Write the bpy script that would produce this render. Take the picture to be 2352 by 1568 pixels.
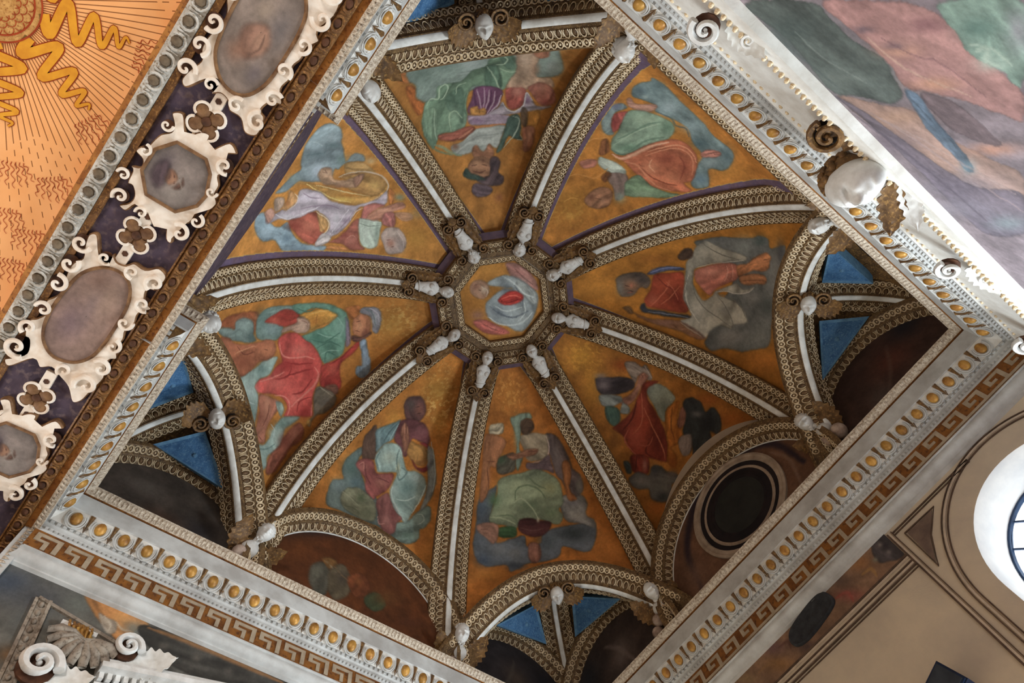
import bpy, math, random
import numpy as np
from mathutils import Matrix, Vector

# ------------------------------------------------------------------ scene reset
for o in list(bpy.data.objects):
    bpy.data.objects.remove(o, do_unlink=True)
SC = bpy.context.scene
COL = SC.collection
random.seed(7)
RNG = np.random.default_rng(7)
ZO = 7.44            # height of the cornice edge above the floor; shapes below are written relative to it

# ------------------------------------------------------------------ camera
cam = bpy.data.cameras.new('camera')
cam_ob = bpy.data.objects.new('camera', cam)
COL.objects.link(cam_ob)
cam.sensor_width = 36.0
cam.sensor_fit = 'HORIZONTAL'
cam.lens = 1553.85 / 2352 * 36.0
cam.clip_start = 0.05
CAM_ROWS = ((0.605349, 0.785095, -0.131069), (-0.769965, 0.535844, -0.346447), (-0.201761, 0.310640, 0.928868))
CAM_POS = (1.60525, -2.59923, -5.83848)
r0, r1, r2 = [Vector(v) for v in CAM_ROWS]
m = Matrix((r0, -r1, -r2)).transposed().to_4x4()
m.translation = Vector(CAM_POS) + Vector((0, 0, ZO))
cam_ob.matrix_world = m
SC.camera = cam_ob

# ------------------------------------------------------------------ world, daylight, exposure
SC.view_settings.view_transform = 'Standard'
SC.view_settings.look = 'None'
SC.view_settings.gamma = 1.0
SC.view_settings.use_curve_mapping = False
SC.view_settings.exposure = -0.32
SC.cycles.max_bounces = 6
SC.cycles.diffuse_bounces = 4
world = bpy.data.worlds.new('sky')
SC.world = world
world.use_nodes = True
wn = world.node_tree.nodes
bg = wn['Background']
bg.inputs['Color'].default_value = (1.0, 0.98, 0.95, 1)
bg.inputs['Strength'].default_value = 2.5

def window_or_fill_light(name, loc, rot, w, h, power, col):
    """area lamp"""
    d = bpy.data.lights.new(name, 'AREA')
    d.shape = 'RECTANGLE'; d.size = w; d.size_y = h
    d.energy = power; d.color = col
    o = bpy.data.objects.new(name, d)
    COL.objects.link(o)
    o.location = (loc[0], loc[1], loc[2] + ZO)
    o.rotation_euler = [math.radians(q) for q in rot]
    return o
COOL, NEUTRAL = (0.84, 0.94, 1.0), (1.0, 0.98, 0.95)
# the two tall windows of the window wall (sky behind the glass, and the light that leaves each opening), then two added fill lamps that brighten the nave
for x, p in ((2.2, 1.0), (-2.2, 0.62)):
    window_or_fill_light('daylight', (x, 3.66, -2.6), (-90, 0, 0), 1.3, 2.4, 60 * p, COOL)
    window_or_fill_light('daylight', (x, 3.19, -3.25), (-90, 0, 0), 1.35, 1.8, 360 * p, COOL)
window_or_fill_light('nave_fill_light', (-6.44, -7.2, -3.6), (0, -90, 0), 3.0, 2.0, 540, NEUTRAL)
window_or_fill_light('nave_fill_light', (6.44, -7.2, -3.6), (0, 90, 0), 3.0, 2.0, 540, NEUTRAL)
# ------------------------------------------------------------------ helpers
def nrm(v):
    v = np.asarray(v, float)
    return v / (np.linalg.norm(v, axis=-1, keepdims=True) + 1e-12)

def mesh(name, verts, faces, mats=(), fm=None, smooth=False, sharp=None):
    me = bpy.data.meshes.new(name)
    me.from_pydata([tuple(map(float, v)) for v in verts], [], [tuple(map(int, q)) for q in faces])
    for mt in mats:
        me.materials.append(mt)
    if fm is not None:
        me.polygons.foreach_set('material_index', np.asarray(fm, np.int32))
    if smooth:
        me.polygons.foreach_set('use_smooth', np.ones(len(me.polygons), bool))
        if sharp is not None:
            me.set_sharp_from_angle(angle=math.radians(sharp))
    me.update()
    return me

def tag(o, label=None, cat=None, group=None, kind=None):
    if label: o['label'] = label
    if cat: o['category'] = cat
    if group: o['group'] = group
    if kind: o['kind'] = kind
    return o

def link(name, me, parent=None, M=None):
    o = bpy.data.objects.new(name, me)
    COL.objects.link(o)
    M = Matrix.Identity(4) if M is None else M
    if parent is not None:
        o.parent = parent
        M = Matrix.Translation(-Vector(parent['_at'])) @ M
    o.matrix_basis = M
    return o

def empty(name, at):
    o = bpy.data.objects.new(name, None)
    COL.objects.link(o)
    o.empty_display_size = 0.1
    o.location = at
    o['_at'] = tuple(float(c) for c in at)
    return o

def sub(o, at):
    """remember a world origin on a mesh part so that it can hold sub-parts"""
    o['_at'] = tuple(float(c) for c in at)
    return o

def frame(pos, X, Y, Z, s=1.0):
    if np.isscalar(s): s = (s, s, s)
    M = Matrix.Identity(4)
    for i, (a, k) in enumerate(((X, s[0]), (Y, s[1]), (Z, s[2]))):
        for j in range(3):
            M[j][i] = float(a[j]) * k
    for j in range(3):
        M[j][3] = float(pos[j])
    return M

class MB:
    """collects shapes into one mesh"""
    def __init__(s): s.v = []; s.f = []; s.m = []
    def add(s, v, f, mi=0):
        k = len(s.v)
        s.v += [tuple(map(float, q)) for q in v]
        s.f += [tuple(int(i) + k for i in q) for q in f]
        s.m += [mi] * len(f)
        return s
    def box(s, c, h, mi=0, ax=None):
        c = np.asarray(c, float); A = np.eye(3) if ax is None else np.asarray(ax, float)
        v = [c + A[0] * h[0] * i + A[1] * h[1] * j + A[2] * h[2] * k for i in (-1, 1) for j in (-1, 1) for k in (-1, 1)]
        return s.add(v, [(0, 1, 3, 2), (4, 6, 7, 5), (0, 4, 5, 1), (2, 3, 7, 6), (0, 2, 6, 4), (1, 5, 7, 3)], mi)
    def tube(s, pts, rad, n=6, mi=0, closed=False, up=(0, 0, 1), cap=True):
        pts = np.asarray(pts, float); k = len(pts)
        rad = np.broadcast_to(rad, (k,)) if np.ndim(rad) < 2 else np.asarray(rad)
        T = nrm(np.roll(pts, -1, 0) - np.roll(pts, 1, 0)) if closed else nrm(np.gradient(pts, axis=0))
        up = np.asarray(up, float)
        S = nrm(np.cross(T, up)); U = np.cross(S, T)
        a = np.linspace(0, 2 * np.pi, n, endpoint=False)
        v = []
        for i in range(k):
            ra, rb = (rad[i], rad[i]) if np.ndim(rad[i]) == 0 else rad[i]
            for t in a: v.append(pts[i] + S[i] * math.cos(t) * ra + U[i] * math.sin(t) * rb)
        f = []
        for i in range(k if closed else k - 1):
            j = (i + 1) % k
            for q in range(n):
                r = (q + 1) % n
                f.append((i * n + q, i * n + r, j * n + r, j * n + q))
        if cap and not closed:
            f.append(tuple(range(n))); f.append(tuple((k - 1) * n + q for q in reversed(range(n))))
        return s.add(v, f, mi)
    def ball(s, c, r, nu=10, nv=6, mi=0, ax=None, half=False):
        c = np.asarray(c, float); r = np.broadcast_to(r, (3,)); A = np.eye(3) if ax is None else np.asarray(ax, float)
        v = []; lo = 0.0 if half else -np.pi / 2
        for j in range(nv + 1):
            t = lo + (np.pi / 2 - lo) * j / nv
            for i in range(nu):
                p = 2 * np.pi * i / nu
                q = (math.cos(t) * math.cos(p) * r[0], math.cos(t) * math.sin(p) * r[1], math.sin(t) * r[2])
                v.append(c + A[0] * q[0] + A[1] * q[1] + A[2] * q[2])
        f = [(j * nu + i, j * nu + (i + 1) % nu, (j + 1) * nu + (i + 1) % nu, (j + 1) * nu + i) for j in range(nv) for i in range(nu)]
        return s.add(v, f, mi)
    def mesh(s, name, mats, smooth=False, sharp=None):
        return mesh(name, s.v, s.f, mats, s.m, smooth, sharp)

def grid_faces(nu, nv, wrap_u=False):
    f = []
    for j in range(nv - 1):
        for i in range(nu if wrap_u else nu - 1):
            k = (i + 1) % nu
            f.append((j * nu + i, j * nu + k, (j + 1) * nu + k, (j + 1) * nu + i))
    return f

def sweep(P, L, N, prof, closed=False):
    """profile points (w, d) carried along curve P with lateral axes L and face normals N"""
    P, L, N = (np.asarray(a, float) for a in (P, L, N))
    prof = np.asarray(prof, float)
    V = P[:, None] + L[:, None] * prof[None, :, 0, None] + N[:, None] * prof[None, :, 1, None]
    n, k = V.shape[:2]
    f = []
    for i in range(n if closed else n - 1):
        a = i * k; b = ((i + 1) % n) * k
        for q in range(k - 1):
            f.append((a + q, a + q + 1, b + q + 1, b + q))
    return V.reshape(-1, 3), f

def resample(P, n):
    P = np.asarray(P, float)
    s = np.r_[0, np.cumsum(np.linalg.norm(np.diff(P, axis=0), axis=1))]
    t = np.linspace(0, s[-1], n)
    return np.stack([np.interp(t, s, P[:, i]) for i in range(P.shape[1])], 1), s[-1]

# ------------------------------------------------------------------ materials
def srgb(c):
    c = np.asarray(c, float) / 255.0
    return np.where(c <= 0.04045, c / 12.92, ((c + 0.055) / 1.055) ** 2.4)

def mat(name, c1, c2=None, scale=8.0, rough=0.8, metal=0.0, bump=0.0, bscale=60.0, c3=None, rnd=0.0, contrast=(0.35, 0.65), spec=0.3):
    """two or three plaster, paint or gilding tones mixed by noise in world space; colours are 0-255 display values"""
    m = bpy.data.materials.new(name); m.use_nodes = True
    t = m.node_tree; N = t.nodes; K = t.links
    b = N['Principled BSDF']
    b.inputs['Roughness'].default_value = rough
    b.inputs['Metallic'].default_value = metal
    b.inputs['Specular IOR Level'].default_value = spec
    g = N.new('ShaderNodeNewGeometry')
    tx = N.new('ShaderNodeTexNoise'); tx.inputs['Scale'].default_value = scale; tx.inputs['Detail'].default_value = 5.0
    tx.inputs['Roughness'].default_value = 0.62
    K.new(g.outputs['Position'], tx.inputs['Vector'])
    ramp = N.new('ShaderNodeValToRGB')
    e = ramp.color_ramp.elements
    e[0].position = contrast[0]; e[1].position = contrast[1]
    e[0].color = (*srgb(c2 if c2 is not None else c1), 1); e[1].color = (*srgb(c1), 1)
    K.new(tx.outputs['Fac'], ramp.inputs['Fac'])
    out = ramp.outputs['Color']
    if c3 is not None:
        t2 = N.new('ShaderNodeTexNoise'); t2.inputs['Scale'].default_value = scale * 4.3; t2.inputs['Detail'].default_value = 4.0
        K.new(g.outputs['Position'], t2.inputs['Vector'])
        r2 = N.new('ShaderNodeValToRGB'); r2.color_ramp.elements[0].position = 0.52; r2.color_ramp.elements[1].position = 0.68
        K.new(t2.outputs['Fac'], r2.inputs['Fac'])
        mx = N.new('ShaderNodeMixRGB'); mx.inputs['Color2'].default_value = (*srgb(c3), 1)
        K.new(r2.outputs['Color'], mx.inputs['Fac']); K.new(out, mx.inputs['Color1'])
        out = mx.outputs['Color']
    if rnd > 0:
        oi = N.new('ShaderNodeObjectInfo')
        mr = N.new('ShaderNodeMapRange'); mr.inputs['To Min'].default_value = 1 - rnd; mr.inputs['To Max'].default_value = 1 + rnd
        K.new(oi.outputs['Random'], mr.inputs['Value'])
        mx = N.new('ShaderNodeMixRGB'); mx.blend_type = 'MULTIPLY'; mx.inputs['Fac'].default_value = 1
        K.new(out, mx.inputs['Color1']); K.new(mr.outputs['Result'], mx.inputs['Color2'])
        out = mx.outputs['Color']
    K.new(out, b.inputs['Base Color'])
    if bump > 0:
        t3 = N.new('ShaderNodeTexNoise'); t3.inputs['Scale'].default_value = bscale; t3.inputs['Detail'].default_value = 3.0
        K.new(g.outputs['Position'], t3.inputs['Vector'])
        bp = N.new('ShaderNodeBump'); bp.inputs['Strength'].default_value = bump; bp.inputs['Distance'].default_value = 0.01
        K.new(t3.outputs['Fac'], bp.inputs['Height']); K.new(bp.outputs['Normal'], b.inputs['Normal'])
    return m

def paint_mat(name, grain=0.18, scale=24.0, rough=0.85, crackle=True):
    """fresco: the painted colours stored on the surface, broken by plaster grain and fine wear"""
    m = bpy.data.materials.new(name); m.use_nodes = True
    t = m.node_tree; N = t.nodes; K = t.links
    b = N['Principled BSDF']; b.inputs['Roughness'].default_value = rough; b.inputs['Specular IOR Level'].default_value = 0.25
    at = N.new('ShaderNodeAttribute'); at.attribute_name = 'paint'
    g = N.new('ShaderNodeNewGeometry')
    n1 = N.new('ShaderNodeTexNoise'); n1.inputs['Scale'].default_value = scale; n1.inputs['Detail'].default_value = 6.0; n1.inputs['Roughness'].default_value = 0.7
    K.new(g.outputs['Position'], n1.inputs['Vector'])
    mr = N.new('ShaderNodeMapRange'); mr.inputs['From Min'].default_value = 0.3; mr.inputs['From Max'].default_value = 0.7
    mr.inputs['To Min'].default_value = 1 - grain; mr.inputs['To Max'].default_value = 1 + grain
    K.new(n1.outputs['Fac'], mr.inputs['Value'])
    mx = N.new('ShaderNodeMixRGB'); mx.blend_type = 'MULTIPLY'; mx.inputs['Fac'].default_value = 1
    K.new(at.outputs['Color'], mx.inputs['Color1']); K.new(mr.outputs['Result'], mx.inputs['Color2'])
    n2 = N.new('ShaderNodeTexNoise'); n2.inputs['Scale'].default_value = 3.2; n2.inputs['Detail'].default_value = 3.0
    K.new(g.outputs['Position'], n2.inputs['Vector'])
    m2 = N.new('ShaderNodeMapRange'); m2.inputs['From Min'].default_value = 0.3; m2.inputs['From Max'].default_value = 0.7
    m2.inputs['To Min'].default_value = 0.88; m2.inputs['To Max'].default_value = 1.12
    K.new(n2.outputs['Fac'], m2.inputs['Value'])
    mx2 = N.new('ShaderNodeMixRGB'); mx2.blend_type = 'MULTIPLY'; mx2.inputs['Fac'].default_value = 1
    K.new(mx.outputs['Color'], mx2.inputs['Color1']); K.new(m2.outputs['Result'], mx2.inputs['Color2'])
    K.new(mx2.outputs['Color'], b.inputs['Base Color'])
    return m

M_STUCCO = mat('stucco_white', (228, 227, 222), (204, 199, 191), 5, 0.75, bump=0.12)
M_FILLET = mat('stucco_fillet', (238, 240, 238), (206, 204, 198), 7, 0.7, bump=0.1)
M_CORNICE = mat('cornice_plaster', (204, 206, 205), (170, 168, 165), 3, 0.8, bump=0.1)
M_GILTDARK = mat('dark_gilding', (118, 92, 62), (72, 52, 34), 14, 0.6, c3=(150, 122, 80))
M_GILT = mat('pale_gilding', (232, 212, 178), (176, 146, 104), 26, 0.5, c3=(244, 230, 204), rnd=0.12, spec=0.5)
M_EGGDARK = mat('egg_brown', (126, 98, 68), (78, 58, 40), 20, 0.6, rnd=0.2)
M_EGGGOLD = mat('egg_gold', (198, 150, 74), (138, 92, 44), 12, 0.42, metal=0.15, rnd=0.22)
M_BROWN = mat('brown_gilding', (128, 94, 56), (66, 46, 28), 9, 0.55, c3=(150, 114, 66), contrast=(0.3, 0.7))
M_DARK = mat('dark_gap', (44, 34, 26), (30, 22, 18), 8, 0.9)
M_FRESCO = paint_mat('fresco')
# ------------------------------------------------------------------ the vault in numbers
HX, HY = 3.0, 2.94                       # half sizes of the cornice opening
WX, WY = 3.30, 3.24                      # wall planes
RIB_A, RIB_Z, RIB_B, RIB_N = 3.5377, -0.5756, 3.9859, 2.1656
RIB_DEG = [22.05, 67.86, 112.49, 159.38, 202.04, 248.50, 292.63, 338.44]
R_TOP = 0.97

def rib_z(r):
    return RIB_Z + RIB_B * np.clip(1 - (np.asarray(r) / RIB_A) ** RIB_N, 0, 1) ** (1 / RIB_N)

def rib_curve(deg, off=0.0, zend=0.12, n=60):
    """points from the crown ring down to the foot, face offset outward by off"""
    t = np.linspace(0, 1, 400)
    r = RIB_A * np.sin(np.linspace(math.asin(R_TOP / RIB_A), math.pi / 2, 400))
    z = rib_z(r)
    P = np.c_[r, z]
    P = P[z >= zend]
    P, _ = resample(P, n)
    T = nrm(np.gradient(P, axis=0))
    Nn = np.c_[T[:, 1], -T[:, 0]]                 # points towards the room
    P = P - Nn * off
    a = math.radians(deg)
    ca, sa = math.cos(a), math.sin(a)
    W3 = np.c_[P[:, 0] * ca, P[:, 0] * sa, P[:, 1]]
    T3 = np.c_[T[:, 0] * ca, T[:, 0] * sa, T[:, 1]]
    N3 = np.c_[Nn[:, 0] * ca, Nn[:, 0] * sa, Nn[:, 1]]
    L3 = np.tile([-sa, ca, 0.0], (n, 1))
    return W3, T3, L3, N3

WALL_DIR = {'ne': (1, 0), 'se': (0, 1), 'sw': (-1, 0), 'nw': (0, -1)}
def wall_frame(w):
    """outward normal, along direction, distance of the wall plane"""
    n = np.array((*WALL_DIR[w], 0.0))
    a = np.array((-n[1], n[0], 0.0))
    return n, a, (WX if abs(n[0]) > 0 else WY)

LUN_R, LUN_Z = 1.27, 0.23                 # big lunette arch on a wall: intrados radius, centre height
SML_C, SML_R, SML_Z = 2.33, 0.93, 0.10    # small corner lunette arch: centre along wall, radius, centre height

def wall_arch(w, c, R, zc, t0=-90, t1=90, n=49, inset=0.0):
    nn, a, D = wall_frame(w)
    t = np.radians(np.linspace(t0, t1, n))
    P = np.array([nn * (D - inset) + a * (c + R * math.sin(q)) + np.array((0, 0, zc + R * math.cos(q))) for q in t])
    Nn = np.array([-a * math.sin(q) - np.array((0, 0, math.cos(q))) for q in t])   # towards the arch centre
    L = np.tile(-nn, (n, 1))
    return P, L, Nn

CORNERS = [(1, 1), (-1, 1), (-1, -1), (1, -1)]   # signs of x and y
SQ_HALF, SQ_Z0, SQ_H = 1.37, 0.12, 1.00
SQ_OUT = {(1, 1): 0.01, (-1, 1): -0.01, (-1, -1): 0.095, (1, -1): 0.125}      # how far each corner arch sits back
def squinch_pt(cn, u, lift=0.0):
    """arch across a corner: u from -1 to 1 runs from the rib foot on the x wall to the one on the y wall"""
    sx, sy = cn
    u = np.asarray(u, float)
    fx = np.array((sx * 3.26, sy * 1.32, 0.0)); fy = np.array((sx * 1.32, sy * 3.24, 0.0))
    P = fx * (1 - u[..., None]) / 2 + fy * (1 + u[..., None]) / 2
    P = P + np.array((0, 0, 1.0)) * (SQ_Z0 + (SQ_H + lift) * (1 - u ** 2))[..., None]
    P = P + np.array((sx, sy, 0.0)) * (SQ_OUT[(sx, sy)] * (0.35 + 0.65 * (1 - u ** 2)))[..., None]
    return P

def squinch_frames(cn, n=41):
    u = np.linspace(-1, 1, n)
    P = squinch_pt(cn, u)
    P, _ = resample(P, n)
    T = nrm(np.gradient(P, axis=0))
    L = np.tile(nrm(np.array((-cn[0], -cn[1], 0.0))), (n, 1))   # towards the axis of the vault
    Nn = np.cross(T, L)
    Nn *= np.sign(-Nn[n // 2, 2])
    return P, T, L, Nn

def coons(top, bottom, left, right):
    """surface spanned by four boundary curves; top/bottom run in u, left/right in v"""
    nu, nv = len(top), len(left)
    u = np.linspace(0, 1, nu)[None, :, None]; v = np.linspace(0, 1, nv)[:, None, None]
    Lc = (1 - v) * top[None] + v * bottom[None]
    Ld = (1 - u) * left[:, None] + u * right[:, None]
    B = (1 - u) * (1 - v) * top[0] + u * (1 - v) * top[-1] + (1 - u) * v * bottom[0] + u * v * bottom[-1]
    return Lc + Ld - B

WEB_BACK = 0.085
def web_surface(i, nu, nv):
    """i-th web between rib i-1 and rib i (0 = towards the ne wall, odd = corners)"""
    da, db = RIB_DEG[i - 1], RIB_DEG[i]
    kind = 'side' if i % 2 == 0 else 'corner'
    if kind == 'side':
        w = ('ne', 'se', 'sw', 'nw')[i // 2]
        nn, a, D = wall_frame(w)
        zend = {'ne': 0.80, 'nw': 0.52}.get(w, 0.16)
        A = rib_curve(da, WEB_BACK, zend, nv)[0]; Bc = rib_curve(db, WEB_BACK, zend, nv)[0]
        t = np.linspace(-1, 1, nu)
        if w in ('ne', 'nw'):
            bot = A[-1] * (1 - t[:, None]) / 2 + Bc[-1] * (1 + t[:, None]) / 2
        else:
            th = t * math.pi / 2
            s = (np.sin(th) + 1)[:, None] / 2
            bot = A[-1] * (1 - s) + Bc[-1] * s
            apex = LUN_Z + LUN_R + 0.09
            bot[:, 2] = A[-1][2] + (apex - A[-1][2]) * np.cos(th)
            bot = bot - nn * (0.10 * np.cos(th))[:, None]
    else:
        cn = CORNERS[i // 2]
        A = rib_curve(da, WEB_BACK, 0.16, nv)[0]; Bc = rib_curve(db, WEB_BACK, 0.16, nv)[0]
        t = np.linspace(-1, 1, nu)
        uu = t if cn[0] * cn[1] > 0 else -t
        bot = squinch_pt(cn, uu, 0.10)
        # meet the rib ends exactly
        e0, e1 = A[-1] - bot[0], Bc[-1] - bot[-1]
        bot = bot + e0 * ((1 - t) / 2)[:, None] ** 3 + e1 * ((1 + t) / 2)[:, None] ** 3
        bot = bot - nrm(np.array((cn[0], cn[1], 0.0))) * (0.10 * (1 - t ** 2))[:, None]
    tt = np.linspace(0, 1, nu)[:, None]
    top = A[0] * (1 - tt) + Bc[0] * tt
    S = coons(top, bot, A, Bc)
    # each web is a shallow lobe, hollowed upwards between its ribs
    du = np.gradient(S, axis=1); dv = np.gradient(S, axis=0)
    Nn = nrm(np.cross(du, dv))
    c = np.sign((Nn * (-S)).sum(-1).mean() + 1e-9)
    Nn = Nn * c                                           # towards the room
    uu = np.linspace(0, 1, nu)[None, :]; vv = np.linspace(0, 1, nv)[:, None]
    wid = np.linalg.norm(A - Bc, axis=1)[:, None]
    sag = 0.105 * wid * (4 * uu * (1 - uu)) * np.clip((1 - vv) / 0.35, 0, 1) ** 0.7 * np.clip(vv / 0.05 + 0.3, 0, 1)
    if kind == 'side' and w in ('ne', 'nw'):
        sag = 0.105 * wid * (4 * uu * (1 - uu)) * np.clip((1 - vv) / 0.15, 0, 1)
    return S - Nn * sag[..., None], Nn

def chart_of(S):
    """flat drawing plane of a web: origin, across, down"""
    ctr = S.reshape(-1, 3).mean(0)
    e1 = nrm(S[:, -1].mean(0) - S[:, 0].mean(0))
    e2 = S[-1].mean(0) - S[0].mean(0); e2 = nrm(e2 - e1 * (e2 @ e1))
    return ctr, e1, e2
# ------------------------------------------------------------------ painted designs, in millimetres on each surface
PAINT = {}
PAINT['boss'] = '''l 240
b 136 92 34 100
g 150 104 40 80 284 -433 118 -94 164 71
g 120 78 28 70 -343 -329 101 -197 144 145
p 122 86 78 100 14 485 -295 591 -82 542 181 438 324 365 169 358 -49 401 -194
g 150 104 98 80 497 -9 62 -61 86 48
s 90 58 54 100 15 488 -150 462 19 453 214
s 156 116 106 100 15 545 -120 525 81
p 104 112 114 100 14 69 -315 199 -296 339 -183 404 -11 412 208 378 371 226 477 40 539 -159 541 -243 454 -265 280 -318 95 -298 -50 -186 -160 -76 -162 107 -116 238 6
g 132 140 140 80 322 -22 103 -62 144 48
g 84 92 98 80 -154 46 86 -99 121 75
g 130 138 138 80 -46 415 87 -74 123 58
g 82 90 96 80 158 -44 51 -120 72 92
p 124 130 128 100 14 392 -1 402 216 362 369 230 428 240 230 268 58
s 160 168 166 100 18 300 -208 310 -12 276 201 313 343
s 160 168 166 100 18 -309 -23 -284 219 -114 429 119 477
s 160 168 166 100 15 199 224 78 375 -106 385
s 70 78 86 100 18 -163 33 -113 277 113 413
s 70 78 86 100 15 -164 -96 -170 132 -79 326
s 70 78 86 100 15 294 1 199 224 101 300
s 152 160 158 100 15 -115 -59 -86 143 101 300
p 142 46 40 100 14 -22 -55 134 -25 226 52 250 191 184 236 66 176 -29 62
s 176 84 70 100 15 27 -18 151 73 204 190
s 90 26 26 100 15 1 62 105 146 181 200
p 126 96 76 100 14 -101 -500 -3 -507 79 -424 82 -317 -10 -227 -131 -230 -175 -344 -163 -432
g 150 134 116 90 -16 -309 41 -53 57 40
g 104 72 58 80 -45 -433 34 -43 47 32
s 74 52 42 100 12 -40 -466 4 -426
s 74 52 42 100 12 -75 -382 -46 -330
s 160 146 130 100 12 2 -367 4 -259 -82 -224
p 142 76 68 100 14 -492 -153 -373 -50 -338 110 -310 314 -344 387 -508 163 -538 -1
g 166 104 94 80 -398 155 48 -35 69 27
s 96 48 46 100 12 -440 -36 -413 167 -362 317
g 110 80 76 70 -375 -159 68 -75 97 55'''
PAINT['lunsw'] = '''l 289
b 62 32 12 100
g 76 40 14 80 -839 843 191 33 133 -178
g 26 20 24 90 -415 1547 1034 19 768 -148
p 58 56 48 100 13 -651 583 -632 728 -548 843 -460 842 -402 744 -391 562 -407 373 -528 343 -611 425
g 74 72 62 80 -540 692 66 16 43 -104
p 84 58 28 100 14 -523 920 -437 999 -343 980 -339 833 -409 797 -473 833
p 66 58 44 100 14 -422 731 -336 924 -237 990 -166 897 -90 751 -141 533 -266 370 -374 437
g 46 40 34 80 -240 752 83 17 53 -143
p 84 44 22 100 14 -170 796 -65 962 44 972 128 887 113 687 -26 557 -123 636
g 100 58 26 70 -22 832 58 7 36 -73
p 44 52 34 100 14 73 617 176 772 291 794 361 649 233 485 113 504
g 66 40 16 80 369 794 199 7 119 -147
g 58 30 16 80 690 565 234 1 130 -89
s 96 84 64 100 12 -513 906 -419 870 -336 806
s 84 66 44 100 12 -345 879 -245 797 -150 751'''
PAINT['ne'] = '''l 125
b 128 116 122 100
g 92 100 100 90 -842 -1365 45 255 -496 322
g 96 104 100 90 -541 -1687 16 214 -514 224
p 88 98 94 95 9 -1245 -1271 -1157 -1922 -1007 -1969 -834 -1993 -677 -2102 -505 -2041 -349 -1975 -276 -1774 -343 -1559 -371 -1309 -553 -1305 -898 -1363
g 76 88 86 80 -971 -1457 38 142 -315 183
g 112 122 116 60 -518 -1505 8 84 -319 92
p 150 112 108 95 7 -1136 -2044 -1044 -2562 -960 -2709 -835 -2757 -685 -2750 -527 -2810 -380 -2835 -178 -2702 -218 -2595 -295 -2457 -377 -2265 -427 -2072 -628 -2106 -799 -2092 -998 -2030
g 186 140 118 80 -725 -2269 14 65 -175 60
g 120 84 88 80 -873 -2617 16 55 -125 47
g 190 142 116 80 -450 -2315 2 60 -197 49
g 104 84 92 80 -759 -2277 9 32 -98 30
g 100 84 92 80 -899 -2154 11 31 -92 31
p 120 146 134 95 6 -1002 -2800 -932 -3199 -443 -2876 -537 -2817 -656 -2728 -797 -2745 -895 -2750
g 88 116 108 90 -818 -2892 14 70 -115 51
g 160 180 168 80 -589 -2811 6 59 -115 42
s 168 184 170 80 24 -673 -2776 -677 -2848 -611 -2784 -567 -2838
s 168 184 170 70 18 -714 -2771 -685 -2871 -584 -2899
g 150 150 158 80 -776 -3082 8 133 -68 88
p 150 122 110 90 10 -340 -1310 -259 -1701 -212 -1931 5 -1999 129 -2138 247 -2271 340 -2360 908 -1986 872 -1835 588 -1662 295 -1484 2 -1371
g 176 140 118 70 -146 -1736 -17 77 -296 70
g 116 104 116 80 173 -1286 -51 131 -439 125
g 130 124 138 80 588 -1662 -105 177 -483 139
g 180 130 108 80 105 -2318 -30 73 -229 52
p 100 86 90 90 8 -376 -2137 -328 -2325 -133 -2387 42 -2414 55 -2302 -36 -2150 -193 -2101
p 92 112 132 90 9 -402 -2049 -350 -2114 -138 -2067 83 -2057 320 -2006 379 -1926 185 -1928 -43 -1914 -268 -1981
g 120 146 158 70 327 -1965 -14 102 -83 77
p 104 96 108 90 11 -340 -1275 -60 -1352 390 -1400 905 -1415 1187 -1482 1049 -1892 536 -2231 535 -1832 168 -1596 -160 -1452
g 140 134 146 70 905 -1415 -149 181 -546 142
g 128 142 146 70 953 -1839 -76 127 -245 87
s 160 140 140 70 27 -220 -1433 -19 -1620 265 -1788 541 -1950 752 -2089
s 92 84 96 70 34 -151 -1279 189 -1429 564 -1545 984 -1630
s 170 150 146 60 20 -105 -1553 99 -1794 339 -1980 551 -2169
s 84 94 94 70 28 -921 -1279 -670 -1336 -432 -1410
s 130 140 134 60 20 -964 -1519 -714 -1560 -457 -1750
s 190 160 140 70 18 -843 -2136 -624 -2176 -498 -2299 -355 -2502
s 110 80 84 70 15 -820 -2239 -684 -2347 -606 -2496 -356 -2599'''
PAINT['se'] = '''l 210
b 96 72 54 100
g 120 80 44 80 667 -928 95 -59 -102 -69
g 112 60 52 80 392 -1108 130 -47 -130 -55
g 70 54 46 80 399 -906 112 -58 -116 -70
g 120 84 44 70 -589 -1095 158 -50 -135 -68
g 84 60 60 80 -576 -897 162 -51 -143 -72
p 52 48 50 95 10 900 -869 1031 -881 1058 -1004 1043 -1187 947 -1188 880 -1136 811 -1083 820 -961
g 96 88 84 90 930 -949 24 -20 -27 -23
g 92 84 82 90 939 -1071 23 -20 -26 -22
g 88 86 76 90 800 -1028 24 -20 -26 -22
g 40 36 40 90 969 -994 20 -20 -22 -22
s 120 56 48 80 27 263 -1021 389 -1064 377 -1174
s 124 90 46 80 27 610 -1041 711 -1062 704 -1159
s 110 80 50 80 22 -827 -1005 -669 -1027 -614 -1129
s 70 44 40 80 25 -496 -968 -384 -990 -401 -1071
g 110 90 60 70 -973 -958 115 -32 -95 -48
g 60 46 44 80 -243 -1192 110 -34 -97 -44'''
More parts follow.
